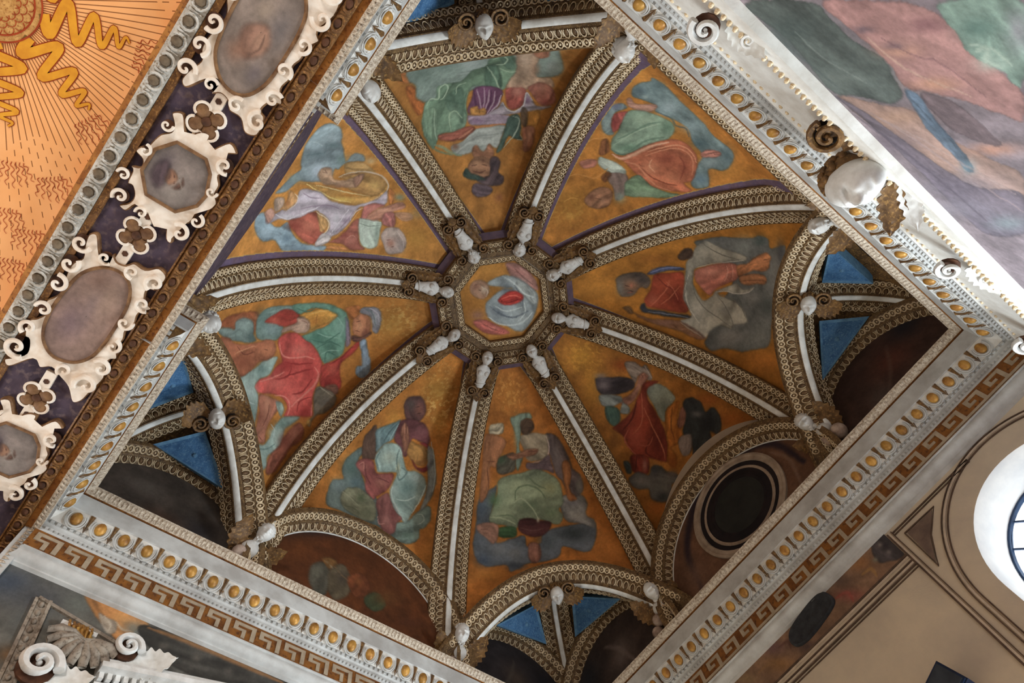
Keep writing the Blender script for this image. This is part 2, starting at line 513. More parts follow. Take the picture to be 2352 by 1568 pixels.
PAINT['sw'] = '''l 132
b 92 90 84 100
g 62 72 88 90 -3029 -1068 170 84 106 -152
g 72 74 78 90 -2796 -1094 231 80 138 -153
g 100 104 98 80 -2520 -999 115 57 68 -120
p 176 118 62 95 9 -2533 -867 -2394 -837 -2207 -851 -2011 -879 -1934 -940 -2031 -1026 -1966 -1122 -2059 -1202 -2184 -1141 -2354 -1038
g 196 140 76 80 -2166 -949 83 29 47 -69
p 150 140 126 90 8 -2346 -1000 -2268 -1007 -2190 -1013 -2150 -1107 -2205 -1152 -2279 -1096
s 180 168 150 80 13 -2294 -1004 -2219 -1062 -2210 -1139
s 180 168 150 80 13 -2190 -1013 -2120 -1058 -2052 -1037
g 116 118 110 80 -2042 -999 95 33 52 -82
p 62 60 56 95 9 -2016 -967 -1818 -894 -1408 -882 -970 -900 -526 -853 -1184 -1160 -1572 -1208 -1865 -1118
g 96 90 82 80 -1761 -1048 44 15 23 -41
g 96 90 82 80 -1471 -1031 47 14 24 -42
g 90 84 78 80 -1166 -1028 50 12 24 -43
s 160 108 60 80 38 -1934 -940 -1537 -915 -966 -914 -666 -919
g 120 90 60 80 -2720 -1628 82 35 41 -64
g 84 86 84 80 -2803 -1339 102 64 57 -118
p 104 96 86 90 8 -2540 -1159 -2408 -1134 -2256 -1148 -2180 -1265 -2349 -1261 -2503 -1235'''
PAINT['web0'] = '''l 182
b 156 100 34 100
k 200 150 60 70 -100 -1122 217 129 164 -139
g 178 118 40 70 -893 1177 118 171 137 -245
g 176 118 40 70 707 966 96 137 255 -119
g 140 96 30 70 -143 -1055 281 216 210 -239
p 96 112 112 100 13 -783 946 -792 1074 -740 1193 -752 1265 -659 1271 -538 1263 -347 1212 -145 1196 65 1181 260 1158 442 1204 558 1181 655 1028 666 899 586 746 756 595 725 425 632 399 482 628 402 811 180 851 16 950 -154 918 -372 837 -448 910 -627 852 -715 833
g 140 156 158 90 -333 1014 82 91 124 -108
g 130 148 150 80 18 1020 67 81 125 -86
g 134 148 148 80 517 844 60 69 137 -64
g 74 90 92 80 -640 1209 63 56 85 -72
g 70 84 90 80 -715 969 61 55 72 -74
g 64 82 86 80 252 922 59 70 119 -69
g 88 110 122 80 642 553 48 68 101 -61
g 74 92 98 70 525 1094 34 116 87 -105
s 58 74 82 80 20 -372 837 -205 901 -90 865 4 927 115 864
g 150 164 160 80 -604 937 22 22 28 -29
p 104 118 116 100 13 -755 307 -766 444 -757 553 -711 651 -627 636 -658 498 -649 406 -557 244 -462 162 -505 95 -616 139
g 134 148 142 80 -623 230 45 98 42 -131
g 92 96 116 80 -729 555 59 43 59 -59
p 152 112 94 100 13 -722 745 -701 794 -614 757 -541 817 -459 924 -411 902 -409 787 -494 680 -548 671 -629 659
g 174 132 112 80 -503 808 46 22 57 -28
p 148 72 64 100 13 -657 397 -647 484 -583 578 -502 454 -492 361 -471 254 -493 181 -579 272
g 116 50 48 70 -552 298 26 66 26 -86
p 114 134 114 100 13 -345 -45 -424 74 -460 240 -583 578 -505 694 -398 773 -228 835 -122 845 -23 754 6 554 -53 351 -77 181 -127 40 -203 -72 -302 -76
g 136 154 130 80 -357 627 124 68 159 -82
g 88 112 92 80 -133 765 56 81 86 -90
g 82 108 88 80 -194 118 103 45 120 -52
g 140 158 134 70 -341 213 86 56 95 -68
s 84 108 90 80 24 -371 129 -318 344 -296 592 -229 743
s 146 162 138 80 15 -340 10 -324 232 -282 498 -221 695
s 84 108 90 80 21 -149 66 -130 360 -40 604
s 70 92 82 90 18 -313 -63 -191 -46 -109 60
p 158 90 62 100 13 -269 -116 -156 -46 -110 140 -85 308 -38 488 40 668 148 758 279 770 396 728 527 586 615 432 593 324 716 342 687 239 567 68 429 -70 299 -98 127 -119 -71 -103
g 122 62 44 90 215 372 86 91 139 -93
g 186 120 86 80 193 107 70 79 102 -82
g 134 70 50 80 423 483 39 102 73 -98
g 182 112 78 70 448 217 71 56 121 -53
s 196 150 120 100 39 -254 -114 -146 -98 -87 35 -60 203 -23 394 46 586
s 188 124 90 100 18 -77 -96 65 -14 232 -31 422 -25 581 92
s 188 124 90 100 15 29 183 80 399 164 594 282 676 417 635 548 494
s 196 136 100 100 15 -1 254 60 458 149 664 290 723 436 672
s 120 60 42 100 15 70 20 275 3 468 104 568 217
s 180 112 78 100 13 -2 -20 203 38 412 100 534 248
s 112 54 40 80 17 264 547 412 494 521 316
s 200 146 110 100 13 110 213 174 107 288 107
p 160 106 92 100 13 368 809 356 926 422 1037 477 1053 491 972 454 868 414 800
s 110 66 60 100 7 412 977 458 969
p 150 158 146 100 14 -307 -345 -338 -256 -250 -220 -114 -176 16 -179 72 -239 20 -324 -87 -368 -218 -380
g 170 176 162 80 -206 -272 56 33 56 -39
p 110 92 84 100 13 -68 -348 80 -229 209 -323 284 -477 255 -608 96 -506 -39 -461
p 98 118 92 100 13 147 -299 183 -98 383 -84 584 53 695 177 644 -2 464 -258 301 -455 196 -389
g 122 140 114 80 415 -251 98 33 140 -31
g 122 134 120 80 259 -532 54 65 65 -65
p 132 92 66 100 13 -27 -920 -62 -801 -47 -655 49 -557 162 -574 242 -715 209 -841 99 -931
g 104 68 50 80 1 -808 50 43 47 -46
g 154 112 84 70 153 -745 39 43 41 -44
s 90 58 40 100 10 42 -791 112 -743
p 150 96 84 90 14 -482 -487 -424 -376 -334 -323 -287 -420 -365 -530
p 112 70 44 90 14 -494 -41 -461 39 -320 -95 -332 -203 -381 -224
p 96 60 40 80 14 -118 -494 -117 -375 -46 -373 -25 -517
s 176 120 56 80 18 -435 -730 -357 -643 -176 -571 -144 -425 -150 -337
s 180 126 60 80 15 -607 -181 -582 -70 -463 62
s 190 140 60 70 12 -230 -1077 -186 -986 -101 -940
g 190 144 60 50 -14 -1193 65 42 52 -44'''
PAINT['web1'] = '''l 262
b 132 84 20 100
g 150 98 26 70 46 -1373 38 157 237 -4
g 150 90 24 70 812 1032 -102 122 314 22
g 120 72 20 60 -339 -657 10 102 274 -22
p 84 86 84 100 14 -559 -49 -666 111 -713 356 -718 593 -751 817 -792 887 -774 1024 -655 1058 -743 1258 -659 1288 -415 1218 -103 1169 157 1137 324 1068 533 1064 661 1009 746 820 817 639 820 394 864 228 793 100 679 112 562 -36 -66 414
g 110 114 110 90 -586 630 -32 187 197 -31
g 58 68 66 90 -723 906 -21 89 113 -14
g 60 62 66 80 -650 1205 -22 189 83 -8
g 104 104 100 80 89 756 -57 113 208 3
g 60 66 64 80 130 988 -56 152 161 5
g 106 104 100 90 661 445 -34 100 210 22
g 100 102 98 80 577 895 -57 91 181 11
g 78 80 78 80 767 227 -14 60 117 17
g 112 112 108 60 -409 1112 -21 273 70 -5
p 120 50 30 100 13 276 -835 129 -761 -58 -727 -105 -666 -121 -493 -125 -301 62 -295 241 -260 410 -213 444 -327 422 -506 394 -681 364 -783
g 148 66 40 80 38 -531 -2 93 131 -2
g 90 32 22 80 275 -377 -3 87 89 7
g 134 70 50 80 279 -724 1 88 84 8
s 150 80 56 100 12 365 -741 251 -641 100 -532 -25 -500
s 90 34 24 100 15 -57 -670 69 -561 158 -414 331 -313
s 152 84 58 100 10 338 -604 219 -470 65 -355
s 150 80 56 100 10 7 -559 129 -444 275 -377
p 64 68 92 100 14 -109 -792 -188 -684 -218 -538 -219 -394 -190 -280 -156 -313 -153 -489 -121 -636 -91 -724
s 96 102 130 100 14 -124 -748 -186 -571 -204 -337
p 128 124 112 100 14 -288 -237 -440 -121 -560 -34 -640 104 -574 233 -521 371 -482 549 -444 675 -386 603 -353 405 -302 215 -254 27 -181 -132 -6 -174 142 -113 252 -16 181 103 101 163 -1 381 -49 481 17 582 -54 755 44 651 105 447 100 288 141 195 183 322 234 520 372 650 458 642 527 452 571 428 555 269 622 159 731 96 714 1 552 -306 491 -170 382 -217 243 -305 31 -295 -126 -271
g 148 144 130 80 -465 61 -8 115 135 -24
g 98 96 88 80 59 -235 -3 184 60 -2
g 146 142 130 80 371 -67 -9 141 106 16
g 100 98 92 80 357 303 -15 83 108 9
g 140 138 126 70 387 532 -23 82 99 8
s 84 82 74 100 13 -580 58 -504 158 -422 323 -389 538
s 88 86 78 100 12 -164 -148 25 -174 202 -126 363 24 475 256 556 441
s 152 148 136 100 15 -96 -229 122 -280 354 -220 562 -36
s 84 82 76 100 10 -191 -250 61 -265 242 -290 408 -183
s 84 82 76 100 10 145 164 325 332 501 447 569 443
s 156 150 140 100 12 115 163 92 350 105 447 44 651 -47 755
s 152 148 136 100 12 -213 -113 -278 121 -345 404 -400 638
s 84 82 76 100 11 141 195 174 384 268 556 377 633
s 70 72 70 100 19 119 448 187 535 264 573
p 152 92 76 100 14 -165 -133 -238 26 -305 246 -322 401 -306 496 -206 521 -109 483 -27 351 52 194 119 132 177 72 119 -22 49 -84 -39 -142
g 174 116 98 80 -167 110 -16 62 170 -5
g 128 72 60 80 29 132 -13 60 124 -1
s 180 130 112 100 9 -49 289 -177 342 -283 336
s 180 130 112 100 9 -78 399 -217 422 -308 415
p 148 96 60 100 14 -306 496 -369 668 -465 776 -553 917 -583 986 -542 1049 -467 1028 -378 1007 -307 900 -287 763 -212 623 -146 518 -199 488
g 170 112 72 80 -429 873 -24 58 103 -4
p 126 84 54 100 14 -146 518 -227 691 -264 899 -227 968 -146 931 -107 790 -57 652 -63 549
s 88 54 36 100 9 -470 927 -505 1013
s 88 54 36 100 9 -100 584 -155 757 -189 932
p 78 66 56 100 13 -26 -1197 -103 -1151 -140 -1017 -129 -858 -60 -782 36 -760 112 -817 93 -899 196 -977 218 -1081 166 -1162
g 112 76 54 95 56 -1007 8 94 106 -2
g 50 44 42 80 -15 -868 5 64 109 -4
g 92 88 80 80 75 -1151 5 125 51 -2
s 52 34 28 100 10 49 -1086 69 -1033
s 52 34 28 100 10 130 -1046 150 -980
g 146 90 70 80 56 -1007 1 31 19 -1
s 110 60 50 100 10 160 -1059 157 -993
g 40 34 32 70 -91 -917 7 49 121 -5
p 66 50 40 100 14 -385 -336 -505 -222 -490 -124 -390 -131 -321 -232 -319 -320
p 48 50 56 100 13 360 -879 320 -830 393 -765 423 -592 460 -383 465 -204 505 -182 503 -462 463 -696 431 -839
s 96 98 104 100 10 434 -757 464 -527 499 -199
p 100 72 60 80 12 439 -944 515 -739 531 -527 552 -306 643 -63 731 96 753 -17 680 -272 609 -576 525 -817
g 118 84 70 70 583 -500 -1 39 183 10
s 128 112 92 100 12 565 -303 648 -136 712 30
p 80 60 40 90 12 360 -1089 352 -1013 439 -944 449 -993'''
PAINT['web2'] = '''l 324
b 116 72 20 100
k 190 140 40 80 -3 -1256 -152 178 160 112
g 138 94 20 90 4 -1288 -162 193 169 121
g 134 90 18 80 253 -934 -108 280 113 230
g 128 70 16 80 -753 937 -185 97 212 88
g 124 66 14 70 853 1005 -155 78 148 98
g 110 50 14 80 -301 -773 -141 89 163 54
g 126 66 18 70 -722 490 -142 79 169 63
p 44 38 40 100 14 135 -967 -15 -832 -154 -677 -205 -539 -119 -476 32 -537 199 -666 274 -773 237 -866
g 88 78 78 90 143 -818 -79 71 84 56
g 96 86 84 70 62 -941 -67 43 72 32
g 30 26 26 80 -42 -616 -94 43 104 32
p 98 86 76 100 14 -331 -791 -440 -689 -451 -571 -514 -523 -442 -371 -372 -346 -339 -412 -311 -525 -188 -505 -230 -643
s 126 112 102 100 14 -487 -529 -413 -352
p 112 74 58 100 14 163 -520 13 -463 -172 -470 -311 -525 -402 -498 -406 -413 -310 -392 -179 -408 -30 -361 124 -371 197 -423
g 138 96 76 80 -195 -443 -36 86 41 63
s 76 46 36 100 9 -349 -507 -329 -450
s 76 46 36 100 9 -393 -481 -374 -425
p 92 96 92 100 14 299 -773 192 -671 109 -542 155 -458 152 -347 220 -288 280 -326 299 -401 167 -471 313 -523 380 -594 383 -677
g 108 112 106 80 288 -655 -67 55 71 48
p 46 62 54 100 14 380 -594 291 -498 299 -401 406 -302 513 -311 501 -457
p 96 100 88 100 14 -267 -361 -380 -285 -445 -128 -429 67 -349 107 -167 113 -48 192 -25 115 -115 -105 -180 -273
g 112 116 102 80 -274 -138 -84 98 97 75
g 76 80 70 80 -143 86 -37 81 41 68
p 92 36 22 100 14 550 -297 419 -289 233 -276 104 -295 -2 -338 -122 -365 -272 -409 -396 -318 -430 -252 -263 -313 -138 -240 -72 -46 29 212 157 436 323 611 385 596 452 478 527 349 608 212 593 74 540 -76 534 -175
g 126 56 40 90 386 9 -94 115 101 112
g 120 54 38 80 474 97 -82 75 88 76
g 62 22 16 90 258 328 -74 151 79 147
g 110 48 34 80 36 -167 -48 150 53 128
s 132 70 46 100 16 -134 -352 75 -156 221 -50 397 -28
s 132 76 50 100 14 9 -190 153 130 257 432 349 584
s 56 20 14 100 18 26 -316 263 -202 486 -177
s 130 66 48 100 14 392 -128 540 -76 593 74 598 274
s 60 22 16 100 16 356 224 479 299 440 465
s 122 60 42 100 14 476 148 381 249 244 215
p 84 32 22 100 14 666 177 574 249 515 386 652 540 737 477 793 393 770 293
g 120 80 66 80 622 425 -29 69 30 77
s 50 20 16 100 13 621 250 771 392
p 120 68 14 100 14 -194 91 -361 121 -409 176 -197 305 -94 503 29 573 167 527 196 694 313 766 346 636 157 436 5 239
g 90 46 12 80 294 690 -52 68 54 75
g 140 84 20 80 -121 273 -37 92 41 81
s 76 40 12 100 14 -282 137 -56 306 56 494
p 36 38 38 100 14 -445 218 -583 273 -624 426 -568 571 -691 610 -661 781 -552 908 -445 912 -419 810 -315 942 -162 971 12 884 -99 710 -107 517 -271 388
g 26 28 30 80 -467 712 -110 136 124 127
g 74 72 70 90 -458 495 -61 39 70 34
p 82 72 66 100 14 42 559 -69 527 -183 626 -88 748 43 805 121 724
p 108 70 54 100 14 -144 351 -379 247 -361 333 -257 425 -131 441
g 100 64 50 80 -324 316 -24 40 27 33
p 60 58 54 100 14 880 400 737 428 674 566 559 515 458 594 436 736 352 868 388 968 501 925 593 1036 697 1045 809 950 850 832 803 719 898 622 933 513
g 84 80 74 90 801 555 -95 43 98 52
g 36 38 38 90 711 945 -93 51 89 62
g 74 64 56 80 405 814 -80 33 80 37
g 42 42 44 80 567 579 -51 67 52 76
p 34 44 46 90 13 789 172 735 230 815 370 858 325
g 96 60 20 70 628 -170 -43 98 46 104'''
PAINT['web3'] = '''l 231
b 140 84 26 100
k 210 160 80 70 60 -1342 -182 31 19 179
g 158 102 34 70 62 -1325 -202 34 21 197
g 156 96 32 70 -909 1091 -199 65 53 220
g 160 104 36 70 770 1190 -246 16 39 111
g 140 76 26 70 584 -398 -119 43 -1 267
p 78 84 90 100 14 875 504 785 140 688 6 539 -68 477 -84 586 226 655 419 579 544 610 743 395 712 200 702 194 870 -2 844 -75 690 -352 665 -579 678 -770 668 -799 840 -678 1073 -540 1103 -297 967 -207 1095 -10 1138 247 1127 481 1202 536 1094 789 1073 919 961 945 749
g 100 104 106 80 607 844 -165 19 23 117
g 56 66 80 80 830 971 -126 16 16 114
g 46 52 54 90 -473 798 -233 35 55 138
g 60 68 72 80 -76 859 -146 32 29 140
g 96 98 98 80 378 940 -109 18 19 99
g 64 74 84 70 739 219 -95 26 3 174
g 54 62 72 80 397 1139 -160 11 30 58
p 104 102 98 100 14 -407 242 -530 214 -711 268 -774 409 -719 571 -804 679 -792 797 -615 687 -444 602 -399 465
g 124 120 112 80 -590 556 -108 19 29 78
g 88 86 90 70 -579 349 -91 12 26 57
p 82 70 68 100 14 -365 -701 -502 -678 -592 -515 -651 -303 -678 -139 -763 10 -762 206 -632 284 -538 176 -495 2 -423 -138 -402 -343
g 94 84 80 70 -492 -396 -75 34 23 184
g 100 100 92 80 -716 151 -53 30 18 149
p 122 76 40 100 14 -546 -261 -641 -249 -646 -71 -583 148 -645 308 -547 320 -512 209 -521 -31
g 146 92 50 80 -566 -57 -33 29 10 150
p 120 108 88 100 14 14 -763 -116 -798 -274 -763 -404 -690 -398 -540 -355 -415 -205 -371 -50 -422 -17 -585
g 138 124 102 80 -176 -671 -119 16 25 93
s 152 132 124 100 16 -382 -678 -401 -539 -359 -414 -244 -363 -101 -363
p 96 78 80 100 14 -43 -383 -201 -352 -378 -428 -395 -305 -404 -143 -297 -211 -101 -252 -9 -309
p 106 116 92 100 14 444 -161 311 -230 105 -246 -144 -264 -328 -163 -443 -32 -464 155 -451 314 -374 397 -408 509 -325 617 -213 592 -76 500 118 486 245 528 332 577 474 495 623 460 668 378 586 226 496 34
g 132 142 110 90 176 -75 -238 21 32 118
g 128 128 90 80 -287 50 -153 23 35 117
g 88 102 78 80 34 252 -175 19 30 99
g 132 142 112 80 444 318 -155 13 16 79
g 66 90 62 90 548 110 -97 19 6 118
g 86 100 74 80 -249 430 -113 17 25 80
s 82 96 72 100 20 234 140 187 -15 18 -51 -128 37 -217 198
s 146 154 124 100 16 261 178 133 134 7 318 -42 473
s 82 96 72 100 18 547 348 335 371 260 504
s 80 94 70 100 16 -7 -188 -104 -49 -244 61
s 146 154 122 100 14 646 360 457 397 298 499
p 46 70 44 100 14 556 527 325 536 309 663 393 702 541 671 588 604
p 60 34 34 100 14 230 446 70 441 -38 493 -218 572 -107 718 54 750 196 682 275 586
g 80 48 46 80 75 662 -113 8 21 41
s 90 60 56 100 12 233 571 71 641 -107 633
g 170 164 140 80 -38 493 -27 8 5 41
p 126 92 76 100 14 851 466 696 435 550 487 579 666 668 756 765 646 846 563
s 80 54 44 100 10 804 526 710 532
s 80 54 44 100 10 775 586 701 592
p 116 78 64 100 14 168 833 37 847 20 986 65 1102 156 1135 213 1052
g 134 92 76 80 119 1008 -47 11 9 52
p 96 110 96 100 14 115 -1017 25 -1061 -82 -1080 -201 -1056 -209 -982 -107 -985 -16 -815 44 -594 -3 -508 118 -288 131 -449 58 -750
g 112 126 110 80 45 -824 -49 38 6 221
p 76 58 44 100 14 -44 -978 -150 -995 -223 -943 -228 -849 -156 -790 -53 -790 -22 -852
s 48 34 28 100 10 -141 -942 -199 -921
s 48 34 28 100 10 -129 -871 -190 -867
p 66 62 52 100 14 412 -473 259 -540 134 -547 151 -332 265 -266 425 -278
g 56 72 52 80 352 -470 -101 13 6 77
p 118 80 58 100 14 259 -540 94 -542 -77 -574 -235 -542 -182 -475 -16 -467 171 -454
s 84 50 38 100 10 -72 -546 -211 -518
p 148 136 112 100 14 432 -956 306 -983 226 -971 258 -845 433 -830 467 -865
p 128 84 54 100 14 540 -789 413 -830 278 -790 233 -692 392 -472 452 -358 531 -360 633 27 763 121 650 -359
g 150 98 60 80 596 -206 -59 31 1 193
s 88 52 34 100 12 575 -455 437 -445
s 88 52 34 100 12 571 -360 601 -51'''
PAINT['web4'] = '''l 210
b 158 100 34 100
k 224 190 112 80 -172 -1113 -167 -220 -78 286
g 140 100 34 90 -90 -1190 -202 -159 -99 190
g 170 118 40 80 228 -572 -138 -86 -84 113
g 176 112 44 80 711 964 -170 -63 -102 161
g 150 92 34 80 -830 877 -128 -39 -60 174
g 176 130 50 60 -360 -842 -88 -99 -37 158
p 94 108 104 100 14 585 1030 634 838 620 667 487 564 559 463 576 309 543 206 459 28 385 65 400 199 277 334 133 460 -74 555 -201 693 -298 925 -181 947 54 992 253 1002 371 1008
g 70 90 84 90 434 344 -140 -79 -85 138
g 112 128 128 80 522 689 -105 -42 -63 98
g 80 100 104 80 289 509 -106 -42 -62 101
p 104 122 114 100 13 -392 995 -427 779 -590 657 -684 469 -770 329 -837 380 -871 524 -839 638 -787 702 -802 832 -700 958 -477 1029
g 126 144 134 80 -732 568 -78 -26 -37 88
g 84 104 92 80 -640 852 -103 -12 -50 53
s 150 164 154 100 12 -679 512 -756 476 -799 557 -736 646
p 120 122 98 100 14 430 757 367 638 226 556 93 564 -50 610 -130 732 -129 894 21 955 181 962 328 943 406 886
g 150 152 124 80 329 740 -71 -24 -41 68
g 74 84 60 90 140 673 -71 -24 -40 70
g 98 102 80 80 10 827 -108 -23 -59 89
s 84 88 66 100 11 338 908 203 873 73 903
s 160 160 132 80 10 418 730 282 754 142 798
p 76 58 48 100 14 483 -80 473 -210 420 -348 252 -183 182 48 225 94 356 152
p 82 56 54 100 14 134 -710 223 -819 212 -925 84 -1010 -32 -985 -124 -892 -134 -755 -73 -682 47 -657
g 76 66 62 90 127 -856 -84 -67 -49 81
g 108 70 58 90 -33 -865 -65 -54 -35 72
s 54 36 34 100 9 38 -866 -6 -900
s 54 36 34 100 9 -33 -804 -76 -837
g 60 44 42 70 116 -962 -100 -23 -58 27
p 96 58 60 100 14 151 -535 58 -672 -128 -731 -273 -701 -390 -571 -406 -475 -285 -479 -170 -462 -230 -284 -200 -184 -61 -278 64 -335
g 118 76 78 80 -208 -607 -96 -49 -48 79
g 74 42 44 80 66 -481 -68 -51 -39 75
p 134 90 70 100 14 -57 -360 39 -475 60 -609 6 -598 -98 -508 -156 -413 -179 -300 -174 -234
s 170 122 98 100 9 49 -594 -40 -477
s 170 122 98 100 9 -13 -587 -73 -495
s 84 52 42 100 7 17 -591 -57 -486
p 88 110 112 100 14 378 -293 279 -437 172 -564 132 -609 110 -476 81 -325 138 -230 178 -143 210 -40 315 -186
g 126 148 150 80 271 -213 -28 -89 -17 134
s 140 160 160 100 13 113 -265 124 -426 128 -570
s 62 80 84 100 15 182 -225 183 -371 151 -535
p 148 108 56 100 14 -172 -422 -272 -431 -384 -444 -468 -358 -506 -209 -413 -166 -300 -193 -197 -267
g 170 126 64 80 -327 -333 -63 -36 -31 66
g 120 80 42 80 -428 -214 -62 -17 -30 34
p 112 44 46 100 13 -316 -201 -430 -132 -522 -175 -532 -304 -448 -432 -294 -463 -397 -491 -527 -384 -596 -208 -539 -100 -398 -117
s 150 80 74 100 11 -430 -465 -531 -324 -537 -182
p 122 142 136 100 14 103 150 191 32 178 -143 138 -230 35 -288 -78 -288 -184 -176 -319 -35 -423 -66 -540 -59 -631 24 -674 168 -654 341 -625 518 -583 700 -473 655 -349 575 -246 420 -217 227 -211 83 -153 93 35 195
g 148 160 146 90 1 -76 -120 -54 -67 96
g 150 166 160 90 -471 36 -94 -47 -46 102
g 92 116 112 90 -429 202 -145 -60 -72 136
g 140 158 152 80 -279 319 -67 -44 -34 101
g 100 120 114 80 -446 442 -101 -36 -52 106
g 160 150 110 80 -195 8 -27 -42 -14 83
s 166 180 172 100 17 -232 260 -272 407 -401 548 -556 673
s 166 180 172 100 14 -646 58 -656 299 -625 518
s 84 106 104 100 17 -187 33 -285 150 -335 -1 -236 -35
s 168 182 174 100 15 26 -273 -88 -251 -184 -155
s 80 102 100 100 17 158 -71 155 54 43 179
s 160 176 168 100 15 -360 424 -500 373 -598 244
s 84 106 104 100 15 -80 -247 -118 -99 -253 83
p 112 124 126 90 13 -415 -458 -492 -452 -606 -295 -729 -59 -773 166 -756 335 -708 437 -688 203 -645 17 -568 -155
s 140 154 154 100 10 -424 -545 -559 -357 -685 -123 -759 131
p 128 72 68 100 14 399 282 382 188 269 99 172 106 103 192 26 211 -161 110 -200 236 -177 373 -68 537 -45 592 99 547 186 385 277 334
g 150 94 84 80 277 250 -70 -35 -41 63
g 150 98 84 80 -64 308 -103 -39 -56 83
s 84 44 44 100 13 294 177 191 325 62 420
s 168 112 98 100 11 364 260 312 188 251 297
s 84 44 44 100 11 36 280 -83 256 -166 253
p 132 84 80 100 14 -86 590 -190 408 -268 451 -372 583 -512 655 -462 761 -455 904 -351 996 -236 918 -157 758
g 158 110 102 80 -306 781 -72 -22 -37 89
g 104 60 58 80 -376 663 -53 -31 -27 107
s 170 122 112 100 13 -167 793 -210 891 -283 853'''
